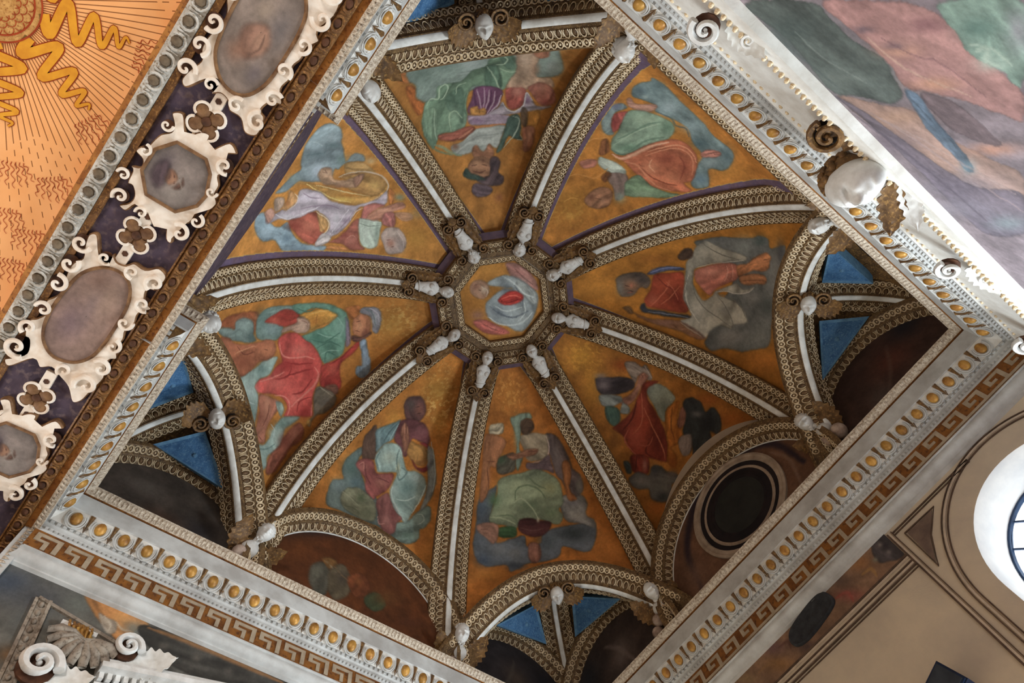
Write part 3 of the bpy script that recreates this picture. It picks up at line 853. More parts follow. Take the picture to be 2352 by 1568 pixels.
PAINT['web5'] = '''l 149
b 172 112 42 100
k 226 190 110 90 -50 -1323 -57 -233 -205 46
g 190 126 52 80 -513 -591 -58 -129 -171 81
g 164 118 46 90 -78 -1288 -62 -247 -219 56
g 186 126 50 80 -990 1340 -101 -81 -152 84
p 150 84 52 95 15 848 1257 903 1069 751 583 547 579 503 674 584 854 713 1031
p 112 130 124 100 15 830 1285 777 1121 692 986 775 956 766 821 667 665 554 635 446 659 379 623 398 740 499 918 603 1101 739 1253
g 146 164 158 80 684 822 -59 -81 -135 3
g 140 156 150 70 726 1128 -54 -44 -116 7
g 86 108 106 80 440 684 -40 -63 -89 11
p 112 134 126 100 14 523 603 673 556 743 429 692 196 577 -77 443 -49 364 28 407 142 301 190 247 318 375 576
g 96 122 116 80 606 473 -47 -140 -119 -5
g 124 144 144 80 413 338 -62 -85 -155 6
p 176 72 58 100 14 563 452 608 299 622 149 548 -7 447 -86 353 -47 372 144 475 295
g 150 56 48 80 513 141 -43 -72 -116 -3
g 196 100 80 70 519 295 -38 -53 -97 0
p 188 134 52 100 14 447 -86 455 -268 431 -446 347 -589 279 -624 210 -551 193 -388 191 -240 317 -196
g 168 108 40 80 278 -304 -38 -72 -108 5
s 140 90 40 100 11 374 -343 218 -318
s 206 160 80 100 15 426 -197 399 -378 358 -554
p 168 136 116 100 14 360 -29 425 -49 409 -142 304 -232 198 -222 173 -143 221 -15 284 54 301 190 362 164
g 190 160 138 80 290 -119 -27 -70 -73 6
s 130 96 80 100 9 368 -105 299 -195 211 -186
p 96 134 116 100 14 636 41 594 -181 508 -438 392 -621 235 -759 13 -750 -147 -674 -292 -566 -328 -367 -334 -289 -218 -264 -64 -242 41 -155 142 -80 146 -214 159 -329 157 -438 217 -587 279 -624 412 -448 493 -265 465 -86
g 70 110 94 90 39 -306 -58 -118 -156 27
g 118 154 138 80 87 -642 -39 -160 -116 24
g 74 112 96 80 -139 -443 -41 -81 -115 27
g 110 148 132 80 506 -335 -49 -38 -146 -5
s 132 168 150 100 12 107 -320 6 -447 -69 -609
s 66 104 90 100 14 55 -215 -49 -396 -1 -626
s 66 104 90 100 14 -93 -271 -73 -463 -191 -589
s 136 172 154 100 12 -192 -293 -187 -426 -233 -555
s 66 104 90 100 14 -304 -303 -191 -388 -301 -490
s 130 166 150 100 12 242 -623 70 -692 -52 -613
s 70 108 92 100 13 571 -41 462 -196 487 -337
p 126 112 130 90 13 203 -741 43 -773 -168 -737 -212 -651 -11 -711
p 176 116 80 100 13 68 -811 167 -855 192 -954 131 -1030 12 -1047 -123 -1000 -146 -896 -99 -809 -20 -795
g 200 144 104 80 2 -900 -20 -88 -62 17
g 130 78 60 80 -92 -960 -14 -69 -45 18
s 96 54 44 100 10 88 -864 86 -929
s 96 54 44 100 10 -31 -826 -68 -884
g 110 70 56 70 -117 -921 -14 -51 -45 15
p 104 70 62 100 13 -89 -778 -146 -896 -111 -1020 -157 -990 -198 -829 -156 -758
p 130 128 134 100 13 259 -923 268 -1017 212 -1140 102 -1189 -41 -1161 -150 -1088 -98 -1039 26 -1065 131 -1030 197 -938
g 156 158 160 80 53 -1100 -13 -109 -45 14
s 96 110 110 100 12 234 -1002 131 -1092 -77 -1092
s 176 170 178 100 10 239 -1048 113 -1152 -35 -1140
p 182 110 58 90 13 335 -741 316 -920 188 -905 140 -820 230 -775
p 186 78 70 100 13 240 258 271 114 214 -34 88 -127 -19 -216 -142 -255 -292 -271 -411 -212 -527 -67 -616 51 -711 143 -818 234 -760 386 -679 577 -599 471 -500 468 -386 562 -249 791 -140 839 -105 713 -146 529 -91 389 -69 277 70 275
g 206 110 96 80 -32 -18 -63 -96 -159 29
g 150 52 48 90 -145 223 -60 -75 -141 29
g 204 104 92 80 -281 500 -105 -94 -213 52
g 160 58 54 80 -347 -51 -40 -132 -99 66
g 200 104 92 80 -567 322 -43 -102 -96 70
g 150 52 48 80 -739 306 -39 -71 -90 59
s 216 130 114 100 18 199 245 23 247 -83 118 -152 -96 -223 -185
s 140 44 42 100 17 -85 241 -189 77 -256 -133
s 218 134 118 100 17 -399 570 -482 435 -588 421 -684 534
s 216 130 114 100 18 -314 -145 -421 -149 -515 -36 -583 209 -621 423
s 140 46 44 100 18 -226 471 -278 281 -190 159
s 140 46 44 100 19 -262 315 -293 82 -331 -98
s 140 46 44 100 17 -447 -37 -530 174 -500 320
s 216 128 112 100 16 -132 726 -193 503 -204 289
s 140 46 44 100 14 -705 382 -620 277 -629 100
s 214 126 110 100 12 -711 143 -812 248
p 162 60 52 100 12 -337 -250 -332 -476 -260 -685 -193 -813 -236 -832 -334 -688 -384 -523 -491 -427 -635 -350 -685 -257 -629 -152 -540 -98 -434 -181
g 184 86 70 80 -429 -353 -34 -88 -93 48
g 120 40 38 80 -575 -189 -29 -54 -75 36
s 130 44 40 100 13 -358 -353 -323 -552 -239 -729
p 150 104 86 100 12 -591 -141 -609 -278 -677 -281 -723 -226 -679 -152
p 128 146 162 100 12 -203 -844 -194 -930 -364 -892 -523 -834 -640 -718 -642 -619 -584 -595 -501 -658 -493 -739 -337 -806
g 154 174 190 80 -472 -784 -13 -89 -42 52
p 120 112 96 100 12 -555 -49 -629 -152 -731 -202 -811 -114 -851 34 -841 216 -906 357 -850 343 -812 209 -667 89
g 104 98 90 80 -745 -23 -34 -61 -86 51
s 170 160 140 100 13 -567 -80 -715 -160
p 134 154 146 100 14 108 1159 89 922 55 693 80 534 23 330 -53 396 -132 522 -105 713 -140 839 -263 826 -409 950 -519 1093 -672 1158 -752 1081 -743 936 -697 790 -667 664 -679 577 -766 391 -793 540 -791 674 -879 806 -905 983 -884 1122 -959 1224 -879 1411 -745 1421 -578 1386 -325 1288 -83 1215
g 164 182 176 90 -142 955 -76 -99 -133 58
g 100 126 120 80 -15 620 -62 -85 -126 36
g 104 130 122 80 -363 1134 -72 -100 -113 74
g 160 180 170 80 -751 837 -58 -54 -104 47
g 104 128 118 80 -730 668 -53 -44 -101 39
g 150 170 160 80 -824 1265 -75 -68 -112 63
s 176 192 186 100 16 103 1095 -26 1041 -175 1068 -314 944
s 96 120 116 100 14 -686 1233 -804 1100 -845 924
s 176 192 186 100 12 -645 825 -730 819 -795 929
p 172 112 88 100 14 -262 798 -373 654 -500 538 -564 609 -583 698 -612 825 -669 953 -743 1045 -707 1128 -604 1162 -532 1072 -456 926 -350 881
g 196 138 108 80 -427 742 -27 -110 -50 74
g 134 80 62 80 -479 943 -35 -69 -60 51
s 110 62 50 100 11 -447 703 -546 827 -592 973
s 110 62 50 100 9 -632 1094 -710 1072
p 148 164 152 100 13 -472 593 -530 510 -616 538 -653 628 -588 627
p 164 100 70 100 15 711 1259 632 1095 529 1014 404 788 334 561 311 429 230 320 94 330 42 451 91 629 71 792 88 1010 200 1208 325 1205 517 1211
g 188 122 84 80 167 459 -66 -93 -147 26
g 140 80 56 80 247 940 -96 -83 -186 31
s 110 60 44 100 12 463 978 308 865 251 677
s 198 140 100 100 12 402 1051 366 848 307 614
s 110 62 46 100 9 211 518 158 438
g 176 112 80 70 624 1176 -35 -27 -71 8
p 146 86 66 100 12 -968 1233 -895 1078 -882 858 -824 609 -823 441 -925 456 -982 598 -987 776 -1034 969 -1055 1141 -1015 1255
g 122 66 52 80 -896 775 -49 -81 -94 82
g 166 104 80 70 -894 591 -27 -63 -58 62
g 200 150 60 80 -856 329 -12 -34 -29 31'''
PAINT['web6'] = '''l 139
b 184 124 50 100
g 172 124 48 90 37 -1337 115 -164 -170 -115
g 196 132 60 80 734 521 76 -81 -175 -108
g 190 126 54 80 -779 811 23 -64 -227 -38
p 132 148 152 100 14 259 915 422 1027 549 1070 674 1079 770 1013 790 838 741 690 645 582 583 465 504 351 472 276 601 274 632 139 574 52 533 137 446 265 344 286 324 340 206 293 126 401 56 594 36 724 -114 806 -168 959 -33 917 80 878 173 824
g 156 174 180 90 483 868 49 -62 -155 -76
g 160 176 180 80 635 766 44 -61 -120 -80
g 104 122 126 80 399 768 44 -42 -142 -49
g 100 120 122 80 568 661 39 -31 -107 -39
g 176 188 198 90 226 539 49 -108 -156 -113
g 108 130 124 80 456 353 31 -64 -79 -73
g 130 146 142 80 43 805 28 -54 -121 -53
g 130 136 132 70 570 199 51 -42 -111 -50
s 96 114 118 100 10 338 928 390 796 457 681 529 729
s 168 184 186 100 10 490 1033 524 919 510 784
p 172 140 90 80 14 446 265 523 125 553 27 536 -142 505 -213 421 -45 321 111
g 190 170 130 70 610 -19 36 -43 -70 -50
p 138 158 168 100 13 -517 1054 -435 1045 -412 956 -507 780 -531 622 -451 519 -556 359 -629 174 -619 -27 -573 -240 -664 -189 -718 21 -747 210 -781 397 -718 519 -687 625 -718 779 -644 948
g 160 180 190 90 -618 809 16 -54 -129 -36
g 108 130 144 80 -640 411 20 -66 -109 -41
g 116 136 150 80 -695 136 34 -44 -153 -25
g 124 146 156 80 -517 949 11 -65 -97 -46
p 200 150 76 100 14 22 673 61 525 79 281 113 55 176 -216 224 -424 365 -468 493 -444 417 -559 275 -555 145 -496 46 -331 -12 -129 -27 77 21 376
g 220 182 86 90 33 -90 62 -34 -164 -29
g 176 116 44 80 110 -131 76 -27 -187 -24
s 232 204 120 100 13 34 573 5 288 -7 20 41 -228
s 232 210 150 100 11 65 417 96 186 143 -138 224 -424
p 172 130 74 100 14 262 181 354 107 449 -52 505 -213 502 -398 449 -491 320 -512 236 -449 199 -267 177 -69 265 -20
g 196 158 90 80 372 -353 50 -67 -95 -68
g 150 108 60 80 221 -246 35 -45 -76 -43
s 200 180 160 100 17 257 195 354 107 437 -27 505 -213 513 -386 449 -522 346 -558 215 -504
s 110 82 70 80 11 256 157 365 44 433 -106
p 176 140 110 100 14 179 509 257 534 302 486 309 380 249 299 215 227 255 81 337 -3 428 -94 333 -137 232 -127 183 -8 149 162 105 288 126 401
g 196 162 132 80 241 404 28 -43 -84 -45
g 140 104 84 80 158 97 51 -22 -136 -21
s 116 84 70 100 7 229 485 241 404
s 116 84 70 100 7 275 477 241 404
p 150 112 92 90 14 326 -14 428 -94 339 -149 238 -140
p 178 166 174 100 14 -389 796 -323 704 -255 614 -168 577 -84 613 -36 582 -5 463 5 288 -38 67 -18 -152 35 -323 168 -476 251 -542 381 -559 297 -657 203 -674 169 -545 87 -475 35 -395 -62 -384 -208 -388 -350 -346 -454 -239 -528 -215 -498 -93 -373 -152 -292 -105 -252 -13 -227 131 -232 199 -309 284 -389 404 -432 550 -444 684 -507 780 -518 860 -408 924 -355 894
g 198 190 200 80 -120 435 39 -44 -149 -38
g 150 136 150 80 -124 68 51 -34 -158 -27
g 196 192 196 80 -223 -188 24 -90 -71 -66
g 146 128 142 80 -201 -330 36 -45 -97 -33
g 200 196 200 80 -388 583 27 -29 -140 -21
g 150 140 156 70 205 -584 38 -46 -72 -41
s 216 210 214 100 13 -397 772 -421 558 -320 383 -214 231 -140 164
s 136 116 132 100 11 -264 426 -176 243 -103 49 -90 -157
s 216 210 214 100 11 -452 -203 -258 -249 -126 -257 -43 -280
s 134 112 130 100 11 -391 -268 -228 -333 -44 -353
s 214 206 210 100 10 -196 -380 -28 -393 41 -443
s 140 120 136 100 10 -80 543 -93 385 -62 229
s 208 150 80 100 14 -447 -304 -264 -392 -107 -419 35 -430
p 200 150 96 100 14 -282 754 -223 712 -108 775 -98 729 -139 620 -190 558 -259 574 -322 633 -323 704
g 170 110 60 80 -242 678 10 -44 -46 -36
s 216 200 180 100 10 -109 664 -153 568 -241 553 -328 628
p 176 150 130 100 13 -236 919 -192 811 -230 743 -329 735 -367 813
p 186 140 122 100 13 -475 891 -401 965 -344 902 -367 813 -435 779 -512 812
g 206 160 140 70 -398 860 6 -33 -42 -25
p 172 92 74 100 13 -437 511 -353 359 -260 249 -242 137 -319 27 -295 -98 -402 -101 -502 -78 -608 -20 -608 135 -539 335
g 196 116 92 90 -412 174 34 -78 -135 -54
g 140 66 54 80 -473 380 26 -44 -123 -30
g 150 72 56 80 -563 -46 20 -44 -75 -26
p 190 146 90 100 14 -231 146 -256 1 -292 -105 -371 -116 -442 -57 -361 33
s 222 206 180 100 14 -235 160 -256 1 -292 -105 -378 -138 -498 -93 -600 -50
p 190 180 178 100 13 -600 -50 -445 -94 -454 -239 -539 -221 -606 -123
p 176 108 98 100 14 -22 -477 75 -450 169 -545 209 -685 113 -629 13 -589 -85 -612 -137 -529
g 196 128 112 80 100 -570 36 -34 -75 -29
p 182 128 104 100 13 -68 -582 30 -592 149 -668 298 -778 364 -853 339 -927 284 -928 206 -861 71 -802 -25 -740 -85 -647
g 206 154 126 80 152 -735 77 -28 -142 -24
g 140 90 72 80 23 -772 75 -16 -147 -13
p 168 100 84 100 13 -519 -244 -437 -332 -314 -409 -158 -440 -102 -503 -268 -603 -376 -687 -417 -792 -503 -607 -476 -458
g 186 120 104 80 -390 -543 31 -57 -83 -34
g 140 74 64 80 -364 -424 25 -45 -70 -29
s 196 140 120 100 7 -405 -467 -323 -536 -347 -619
p 164 176 162 100 13 -119 -499 -79 -521 -38 -681 -6 -811 -93 -858 -220 -909 -313 -932 -388 -843 -388 -727 -311 -638
g 184 194 180 90 -228 -696 23 -103 -53 -68
g 128 142 130 90 -163 -839 18 -115 -38 -77
s 120 132 120 100 10 -148 -537 -131 -680 -46 -824
s 190 198 186 100 8 -97 -517 -61 -664 -14 -809
p 176 112 104 100 13 117 -764 183 -880 32 -1001 -20 -906 -6 -811
p 168 148 138 100 13 -173 -912 -68 -907 -6 -963 36 -1065 -5 -1192 -85 -1277 -205 -1286 -292 -1208 -332 -1103 -259 -1014
g 190 172 160 80 -49 -1060 40 -46 -71 -32
g 170 122 104 90 -191 -1088 32 -58 -61 -35
g 150 136 130 80 -160 -1229 34 -81 -59 -49
s 110 78 70 100 8 -182 -1017 -145 -1059
s 110 78 70 100 8 -237 -1115 -200 -1157
s 196 180 170 100 7 -13 -1067 -65 -1201 -152 -1271
p 210 140 80 90 13 -573 -240 -498 -470 -513 -579 -599 -323
p 196 122 64 90 13 417 -559 428 -636 384 -713 285 -756 258 -711
p 176 136 120 70 13 183 -880 294 -1052 238 -1133 145 -1046
g 120 136 120 80 400 -767 41 -45 -63 -44
g 150 130 90 60 325 -1122 58 -70 -78 -62'''
PAINT['web7'] = '''l 144
b 168 112 46 100
g 186 130 58 60 -945 878 249 -45 -337 -360
g 150 92 36 60 -815 592 162 -36 -174 -288
p 172 96 44 90 13 -829 606 -735 490 -739 327 -662 176 -667 63 -758 69 -801 228 -837 426
p 172 96 44 80 14 -919 979 -797 916 -749 642 -811 633 -910 805
p 166 112 42 100 12 546 -205 700 -97 687 -318 544 -422
p 120 134 124 100 14 -804 838 -736 970 -555 953 -275 883 4 881 239 1000 483 1142 700 1335 805 1305 860 1110 831 945 877 789 907 643 858 484 698 358 427 212 133 87 -114 65 -338 26 -533 19 -647 164 -739 327 -733 509 -792 663
g 100 116 106 80 -658 656 152 -14 -146 -177
g 92 108 100 70 -392 669 187 -5 -121 -172
g 164 174 170 80 -56 541 176 3 -51 -252
g 158 166 162 80 267 853 219 15 -7 -168
g 156 166 160 90 799 591 97 12 58 -143
g 150 160 156 80 765 1125 104 33 46 -189
g 104 116 112 60 610 1069 110 20 32 -134
s 96 110 104 60 25 -252 387 -132 388 -12 380 106 407
s 150 160 152 70 22 -252 387 -132 377 -72 372
p 106 130 106 100 13 -697 31 -647 164 -519 150 -490 296 -381 296 -198 258 -72 393 91 454 130 587 235 726 375 701 449 429 370 202 282 48 57 114 -81 118 -155 -105 -153 -300 -216 -466 -319 -479 -517 -404 -598 -483 -653 -488 -722 -256 -728 -71
p 84 108 90 90 13 91 409 222 447 282 109 102 89
p 86 110 92 80 13 -398 77 -203 155 -187 -95 -226 -389 -295 -230 -382 -111
p 128 152 124 70 13 -679 35 -535 1 -553 -289 -623 -412 -697 -208
p 88 112 96 70 14 237 695 364 671 421 423 337 410 275 525
g 130 152 128 60 -328 -234 95 -14 -44 -147
s 166 184 156 100 16 -636 116 -581 173 -491 111 -462 258 -389 290 -364 203 -429 94 -469 87
s 160 178 150 100 16 174 569 268 651 331 578 299 479 206 472
s 160 178 150 100 14 106 440 194 252 245 86 297 -31
s 150 170 140 100 14 -382 -431 -383 -207 -306 -176 -220 -316
s 150 170 142 100 12 -271 77 -247 192 -138 217
s 170 188 160 80 14 251 403 367 349 450 386
s 74 96 80 80 18 -497 54 -401 38 -280 -60 -204 -109
s 74 96 80 80 18 -146 53 -189 -134 -169 -295
s 150 170 144 100 14 -552 -7 -584 -266 -573 -434
p 108 70 94 100 13 -147 -225 -88 -44 -35 108 133 107 282 48 265 -113 201 -252 88 -326 -103 -295
s 170 142 154 100 14 -20 84 11 -103 32 -320
s 170 142 154 100 14 72 91 69 -111 43 -264
s 176 148 158 100 16 132 46 112 -114 57 -304
s 176 148 158 100 16 200 24 173 -156 88 -326
s 190 170 176 100 17 267 -34 218 -194 103 -327
s 74 44 66 80 21 -52 70 -45 -133 -38 -290
s 74 44 66 80 17 162 44 134 -155 82 -268
p 172 142 116 100 13 355 200 436 404 411 765 486 936 635 897 668 724 639 489 671 356 799 415 839 292 702 269 543 102 341 64
g 190 164 140 80 519 617 66 21 18 -238
g 140 104 80 70 651 473 39 8 17 -125
p 158 106 80 100 14 574 861 680 944 740 897 742 759 672 686 601 739
s 110 70 54 100 11 652 858 693 846
s 110 70 54 100 11 698 907 724 804
p 152 78 68 100 13 327 73 429 110 542 122 548 -14 503 -164 399 -238 340 -182 319 -49
g 176 122 104 80 458 57 86 1 22 -100
p 178 112 94 100 12 570 151 701 289 820 279 864 176 843 50 740 -41 671 -19 614 70
g 196 138 116 80 731 225 78 4 43 -77
g 150 74 66 70 765 34 66 2 40 -55
p 158 146 152 100 12 87 -335 217 -233 280 -132 339 -221 429 -248 524 -118 558 77 615 -7 679 -80 825 10 714 -116 428 -288 197 -347
g 108 80 104 80 574 -43 42 1 16 -76
s 196 190 190 100 13 287 -150 339 -240 429 -256 532 -120 558 68 623 -23
p 156 138 150 100 13 -153 -300 -40 -324 275 -327 370 -338 333 -454 111 -480 -123 -444
g 128 100 124 80 -46 -402 113 -4 -21 -55
s 180 110 60 100 27 -119 -496 110 -498 333 -454
p 158 162 154 100 13 -88 -522 110 -509 301 -477 262 -633 188 -794 92 -759 18 -847 -76 -763 -149 -813 -289 -809 -385 -734 -406 -629 -250 -633
g 130 136 128 70 -45 -795 133 -7 -24 -67
g 172 176 168 70 104 -603 130 -6 -6 -89
s 110 116 110 60 14 -62 -617 102 -620 232 -601
s 120 150 126 80 26 -614 -471 -507 -585 -417 -708 -289 -812
s 90 120 100 80 16 -651 -474 -547 -615 -405 -748
p 144 84 68 100 13 -548 -382 -384 -451 -215 -452 -108 -462 -80 -527 -231 -614 -332 -589 -399 -573 -526 -472
s 178 120 92 100 24 -296 -579 -190 -548 -103 -500
g 114 82 64 95 -354 -657 56 -7 -28 -55
p 186 130 62 100 13 -114 -205 -32 -184 -3 -238 61 -227 89 -291 39 -332 -104 -298
s 110 70 40 100 9 -3 -238 1 -297
p 72 90 80 100 12 367 -338 473 -285 499 -439 481 -567 508 -625 417 -642 341 -625 251 -806 175 -853 262 -633 318 -448
s 156 166 146 100 13 412 -329 475 -348 453 -489 387 -629 269 -787
s 156 166 146 80 10 481 -567 508 -625 432 -643
p 160 104 76 100 12 514 -452 645 -393 644 -544 596 -700 519 -776 508 -642
g 182 128 98 80 592 -539 35 -3 17 -102
g 120 76 56 80 533 -730 60 -2 27 -33
p 84 68 54 90 12 503 -182 575 -194 558 -416 500 -403
p 154 106 78 100 13 -73 -738 1 -844 94 -739 142 -854 83 -960 -12 -970 -124 -898 -138 -782
p 150 108 80 100 12 -211 -958 -124 -895 12 -904 114 -977 120 -1088 18 -1163 -121 -1153 -219 -1058
g 176 132 98 80 -99 -982 61 -6 -14 -53
s 84 56 44 100 12 -169 -980 -100 -990
s 84 56 44 100 12 -32 -996 34 -1020
s 96 62 48 100 13 -160 -1046 -78 -1090 10 -1081
g 92 62 50 80 -10 -951 24 -2 -3 -19
p 88 72 74 100 12 83 -951 154 -908 214 -973 180 -1102 241 -1157 194 -1251 39 -1269 -93 -1205 -121 -1153 55 -1140
g 64 54 58 80 136 -1009 67 -5 1 -48
p 60 74 66 100 12 -296 -1027 -237 -985 -181 -1071 -66 -1135 -17 -1189 -159 -1164 -277 -1085
p 98 82 88 100 12 -155 -1201 39 -1269 79 -1327 -12 -1379 -151 -1353 -206 -1273
g 118 100 104 60 -24 -1215 69 -4 -10 -29
g 122 70 60 50 150 -1397 68 -8 4 -56'''
PAINT_SAT, PAINT_GAIN = 0.90, 0.84
def value_noise(x, y, seed=0, octaves=4):
    """smooth random field on arrays x, y"""
    out = np.zeros_like(x); amp = 1.0; tot = 0
    rng = np.random.default_rng(seed)
    for o in range(octaves):
        lat = rng.random((64, 64))
        k = 2 ** o
        xi = np.floor(x * k).astype(int); yi = np.floor(y * k).astype(int)
        fx = x * k - xi; fy = y * k - yi
        fx = fx * fx * (3 - 2 * fx); fy = fy * fy * (3 - 2 * fy)
        g = lambda a, b: lat[(yi + b) % 64, (xi + a) % 64]
        out += amp * ((g(0, 0) * (1 - fx) + g(1, 0) * fx) * (1 - fy) + (g(0, 1) * (1 - fx) + g(1, 1) * fx) * fy)
        tot += amp; amp *= 0.55
    return out / tot

def smooth_curve(p, closed, k=6):
    n = len(p)
    if n < 3: return p
    idx = np.arange(n if closed else n - 1)
    g = lambda i: p[i % n] if closed else p[np.clip(i, 0, n - 1)]
    a, b, c, d = g(idx - 1), g(idx), g(idx + 1), g(idx + 2)
    t = np.linspace(0, 1, k, endpoint=False)[None, :, None]
    a, b, c, d = (q[:, None] for q in (a, b, c, d))
    q = 0.5 * (2 * b + (c - a) * t + (2 * a - 5 * b + 4 * c - d) * t ** 2 + (3 * b - a - 3 * c + d) * t ** 3)
    q = q.reshape(-1, 2)
    return q if closed else np.r_[q, p[-1:]]

def seg_dist(X, q):
    """distance of points X to the polyline q"""
    best = np.full(len(X), 1e9); par = np.zeros(len(X))
    for i, (a, b) in enumerate(zip(q[:-1], q[1:])):
        e = b - a; L = e @ e + 1e-12
        t = np.clip(((X - a) @ e) / L, 0, 1)
        d = X - a - t[:, None] * e
        d = (d * d).sum(1)
        k = d < best
        best[k] = d[k]; par[k] = i + t[k]
    return np.sqrt(best), par / max(1, len(q) - 1)

def in_poly(X, q):
    ins = np.zeros(len(X), bool)
    x, y = X[:, 0], X[:, 1]
    for a, b in zip(q, np.roll(q, -1, 0)):
        c = (a[1] > y) != (b[1] > y)
        if c.any():
            ins ^= c & (x < (b[0] - a[0]) * (y - a[1]) / (b[1] - a[1] + 1e-15) + a[0])
    return ins

def paint_panel(key, D2, base=None, warp=6.0, mottle=0.16, seed=0):
    """run the strokes of one painted design over surface points given in metres; returns linear colours"""
    X0 = np.asarray(D2, float) * 1000.0
    w = lambda s, k: (value_noise(X0[:, 0] / k + 31.7, X0[:, 1] / k + 11.3, s, 2) - 0.5) * 2
    X = X0 + np.c_[w(seed + 1, 60.), w(seed + 2, 60.)] * warp + np.c_[w(seed + 3, 18.), w(seed + 4, 18.)] * warp * 0.45
    colr = np.tile(np.array((150., 100, 50)), (len(X), 1)) if base is None else base.copy()
    gain = 1.0
    for ln in PAINT[key].split('\n'):
        t = ln.split(); kind = t[0]; v = np.array(t[1:], float)
        if kind == 'l': gain = v[0] / 100.0; continue
        rgb, al = v[:3], v[3] / 100.0
        if kind == 'b':
            m = value_noise(X0[:, 0] / 130. + 5, X0[:, 1] / 130. + 9, seed + 7, 5)
            m = 1 + (m - 0.5)[:, None] * 2 * mottle * 1.6
            colr = rgb[None] * m * np.array((1.0, 1.0, 1.0))
            continue
        if kind == 'g':
            c = v[4:6]; A = v[6:10].reshape(2, 2)
            d = (X - c) @ np.linalg.inv(A + np.eye(2) * 1e-6).T
            a = al * np.exp(-1.4 * (d * d).sum(1))
            colr += (rgb - colr) * a[:, None]
            continue
        if kind == 'k':                                   # worn gold leaf: bright flakes inside a soft patch
            c = v[4:6]; A = v[6:10].reshape(2, 2)
            d = (X - c) @ np.linalg.inv(A + np.eye(2) * 1e-6).T
            fl = value_noise(X0[:, 0] / 34. + 2, X0[:, 1] / 34. + 7, seed + 21, 4)
            a = al * np.exp(-1.0 * (d * d).sum(1)) * np.clip((fl - 0.54) * 12, 0, 1)
            colr += (rgb - colr) * a[:, None]
            continue
        soft = v[4]; p = v[5:].reshape(-1, 2)
        if kind == 'p': q = smooth_curve(p, True)
        elif kind == 'q': q = p
        else: q = smooth_curve(p, False)
        pad = soft * 2 + 6
        sel = np.where((X[:, 0] > q[:, 0].min() - pad) & (X[:, 0] < q[:, 0].max() + pad) & (X[:, 1] > q[:, 1].min() - pad) & (X[:, 1] < q[:, 1].max() + pad))[0]
        if len(sel) == 0: continue
        Xs = X[sel]
        if kind == 's':
            d, tp = seg_dist(Xs, q)
            wd = soft * 0.62 * (0.30 + 0.70 * np.sin(np.pi * np.clip(tp, 0.03, 0.97)) ** 0.7)    # brush stroke tapers at both ends
            a = 0.85 * al * np.clip(1.3 - d / (wd + 1e-6) * 0.8, 0, 1)
            colr[sel] += (rgb - colr[sel]) * a[:, None]
        else:
            qc = np.r_[q, q[:1]]
            d = seg_dist(Xs, qc)[0]; ins = in_poly(Xs, q)
            sd = np.where(ins, d, -d)
            a = np.clip(sd / (soft + 1e-6) * 0.5 + 0.5, 0, 1)
            # brush modelling: a little darker rim, uneven body
            rim = 1 - 0.30 * np.exp(-np.maximum(sd, 0) / (soft * 0.9 + 2))
            sd_ = int(abs(p.sum())) % 97
            m = 1 + (value_noise(Xs[:, 0] / 55. + 3, Xs[:, 1] / 55. + 1, sd_, 4) - 0.5) * 0.26
            pc = q - q.mean(0); ev, em = np.linalg.eigh(pc.T @ pc / len(pc))
            ax1, ax2 = em[:, 1], em[:, 0]                  # long and short direction of the shape: folds run along it
            wide = max(math.sqrt(max(ev[0], 1.0)) * 2, 20.0)
            fa = (Xs - q.mean(0)) @ ax1; fb = (Xs - q.mean(0)) @ ax2
            fb = fb + (value_noise(fa / (wide * 1.4) + 5, fb / (wide * 1.4) + 3, sd_ + 1, 2) - 0.5) * wide * 0.9
            fold = value_noise(fb / (wide * 0.30) + 11, fa / (wide * 2.2) + 4, sd_ + 2, 3)
            m = m + (fold - 0.5) * 0.72
            tgt = rgb[None] * (rim * m)[:, None]
            colr[sel] += (tgt - colr[sel]) * (a * al)[:, None]
    lin = srgb(np.clip(colr, 4, 245))
    lum = lin @ np.array((0.2126, 0.7152, 0.0722))
    return np.clip((lum[:, None] + (lin - lum[:, None]) * PAINT_SAT) * PAINT_GAIN * gain, 0.004, 0.9)

def painted(name, verts, faces, colr, material=None, smooth=True, parent=None):
    me = mesh(name, verts, faces, [material or M_FRESCO], None, smooth)
    at = me.color_attributes.new('paint', 'FLOAT_COLOR', 'POINT')
    at.data.foreach_set('color', np.c_[colr, np.ones(len(colr))].astype(np.float32).ravel())
    return link(name, me, parent)
# ------------------------------------------------------------------ walls, floor, shell
FLOOR = -ZO
M_TAN = mat('wall_plaster_tan', (204, 188, 164), (184, 170, 152), 2.2, 0.9, bump=0.08)
M_STONEFLOOR = mat('floor_stone', (164, 160, 152), (134, 130, 124), 1.5, 0.6)
M_ROOM = mat('plain_plaster', (178, 166, 148), (160, 150, 136), 1.0, 0.9)
M_ORANGE = mat('beam_orange', (186, 128, 66), (150, 92, 44), 9, 0.8, c3=(120, 74, 40))

def struct(name, mb, mats, smooth=False):
    o = link(name, mb.mesh(name, mats, smooth))
    tag(o, kind='structure')
    return sub(o, (0, 0, 0))

fl = MB(); fl.box((0, -3.0, FLOOR - 0.05), (9, 10, 0.05)); struct('floor', fl, [M_STONEFLOOR])
TOPZ = 4.3
sh = MB(); sh.box((0, 0, TOPZ + 0.1), (WX + 0.5, WY + 0.5, 0.1)); struct('light_blocking_lid', sh, [M_ROOM])  # unseen flat lid over the vault, added to keep stray sky light out

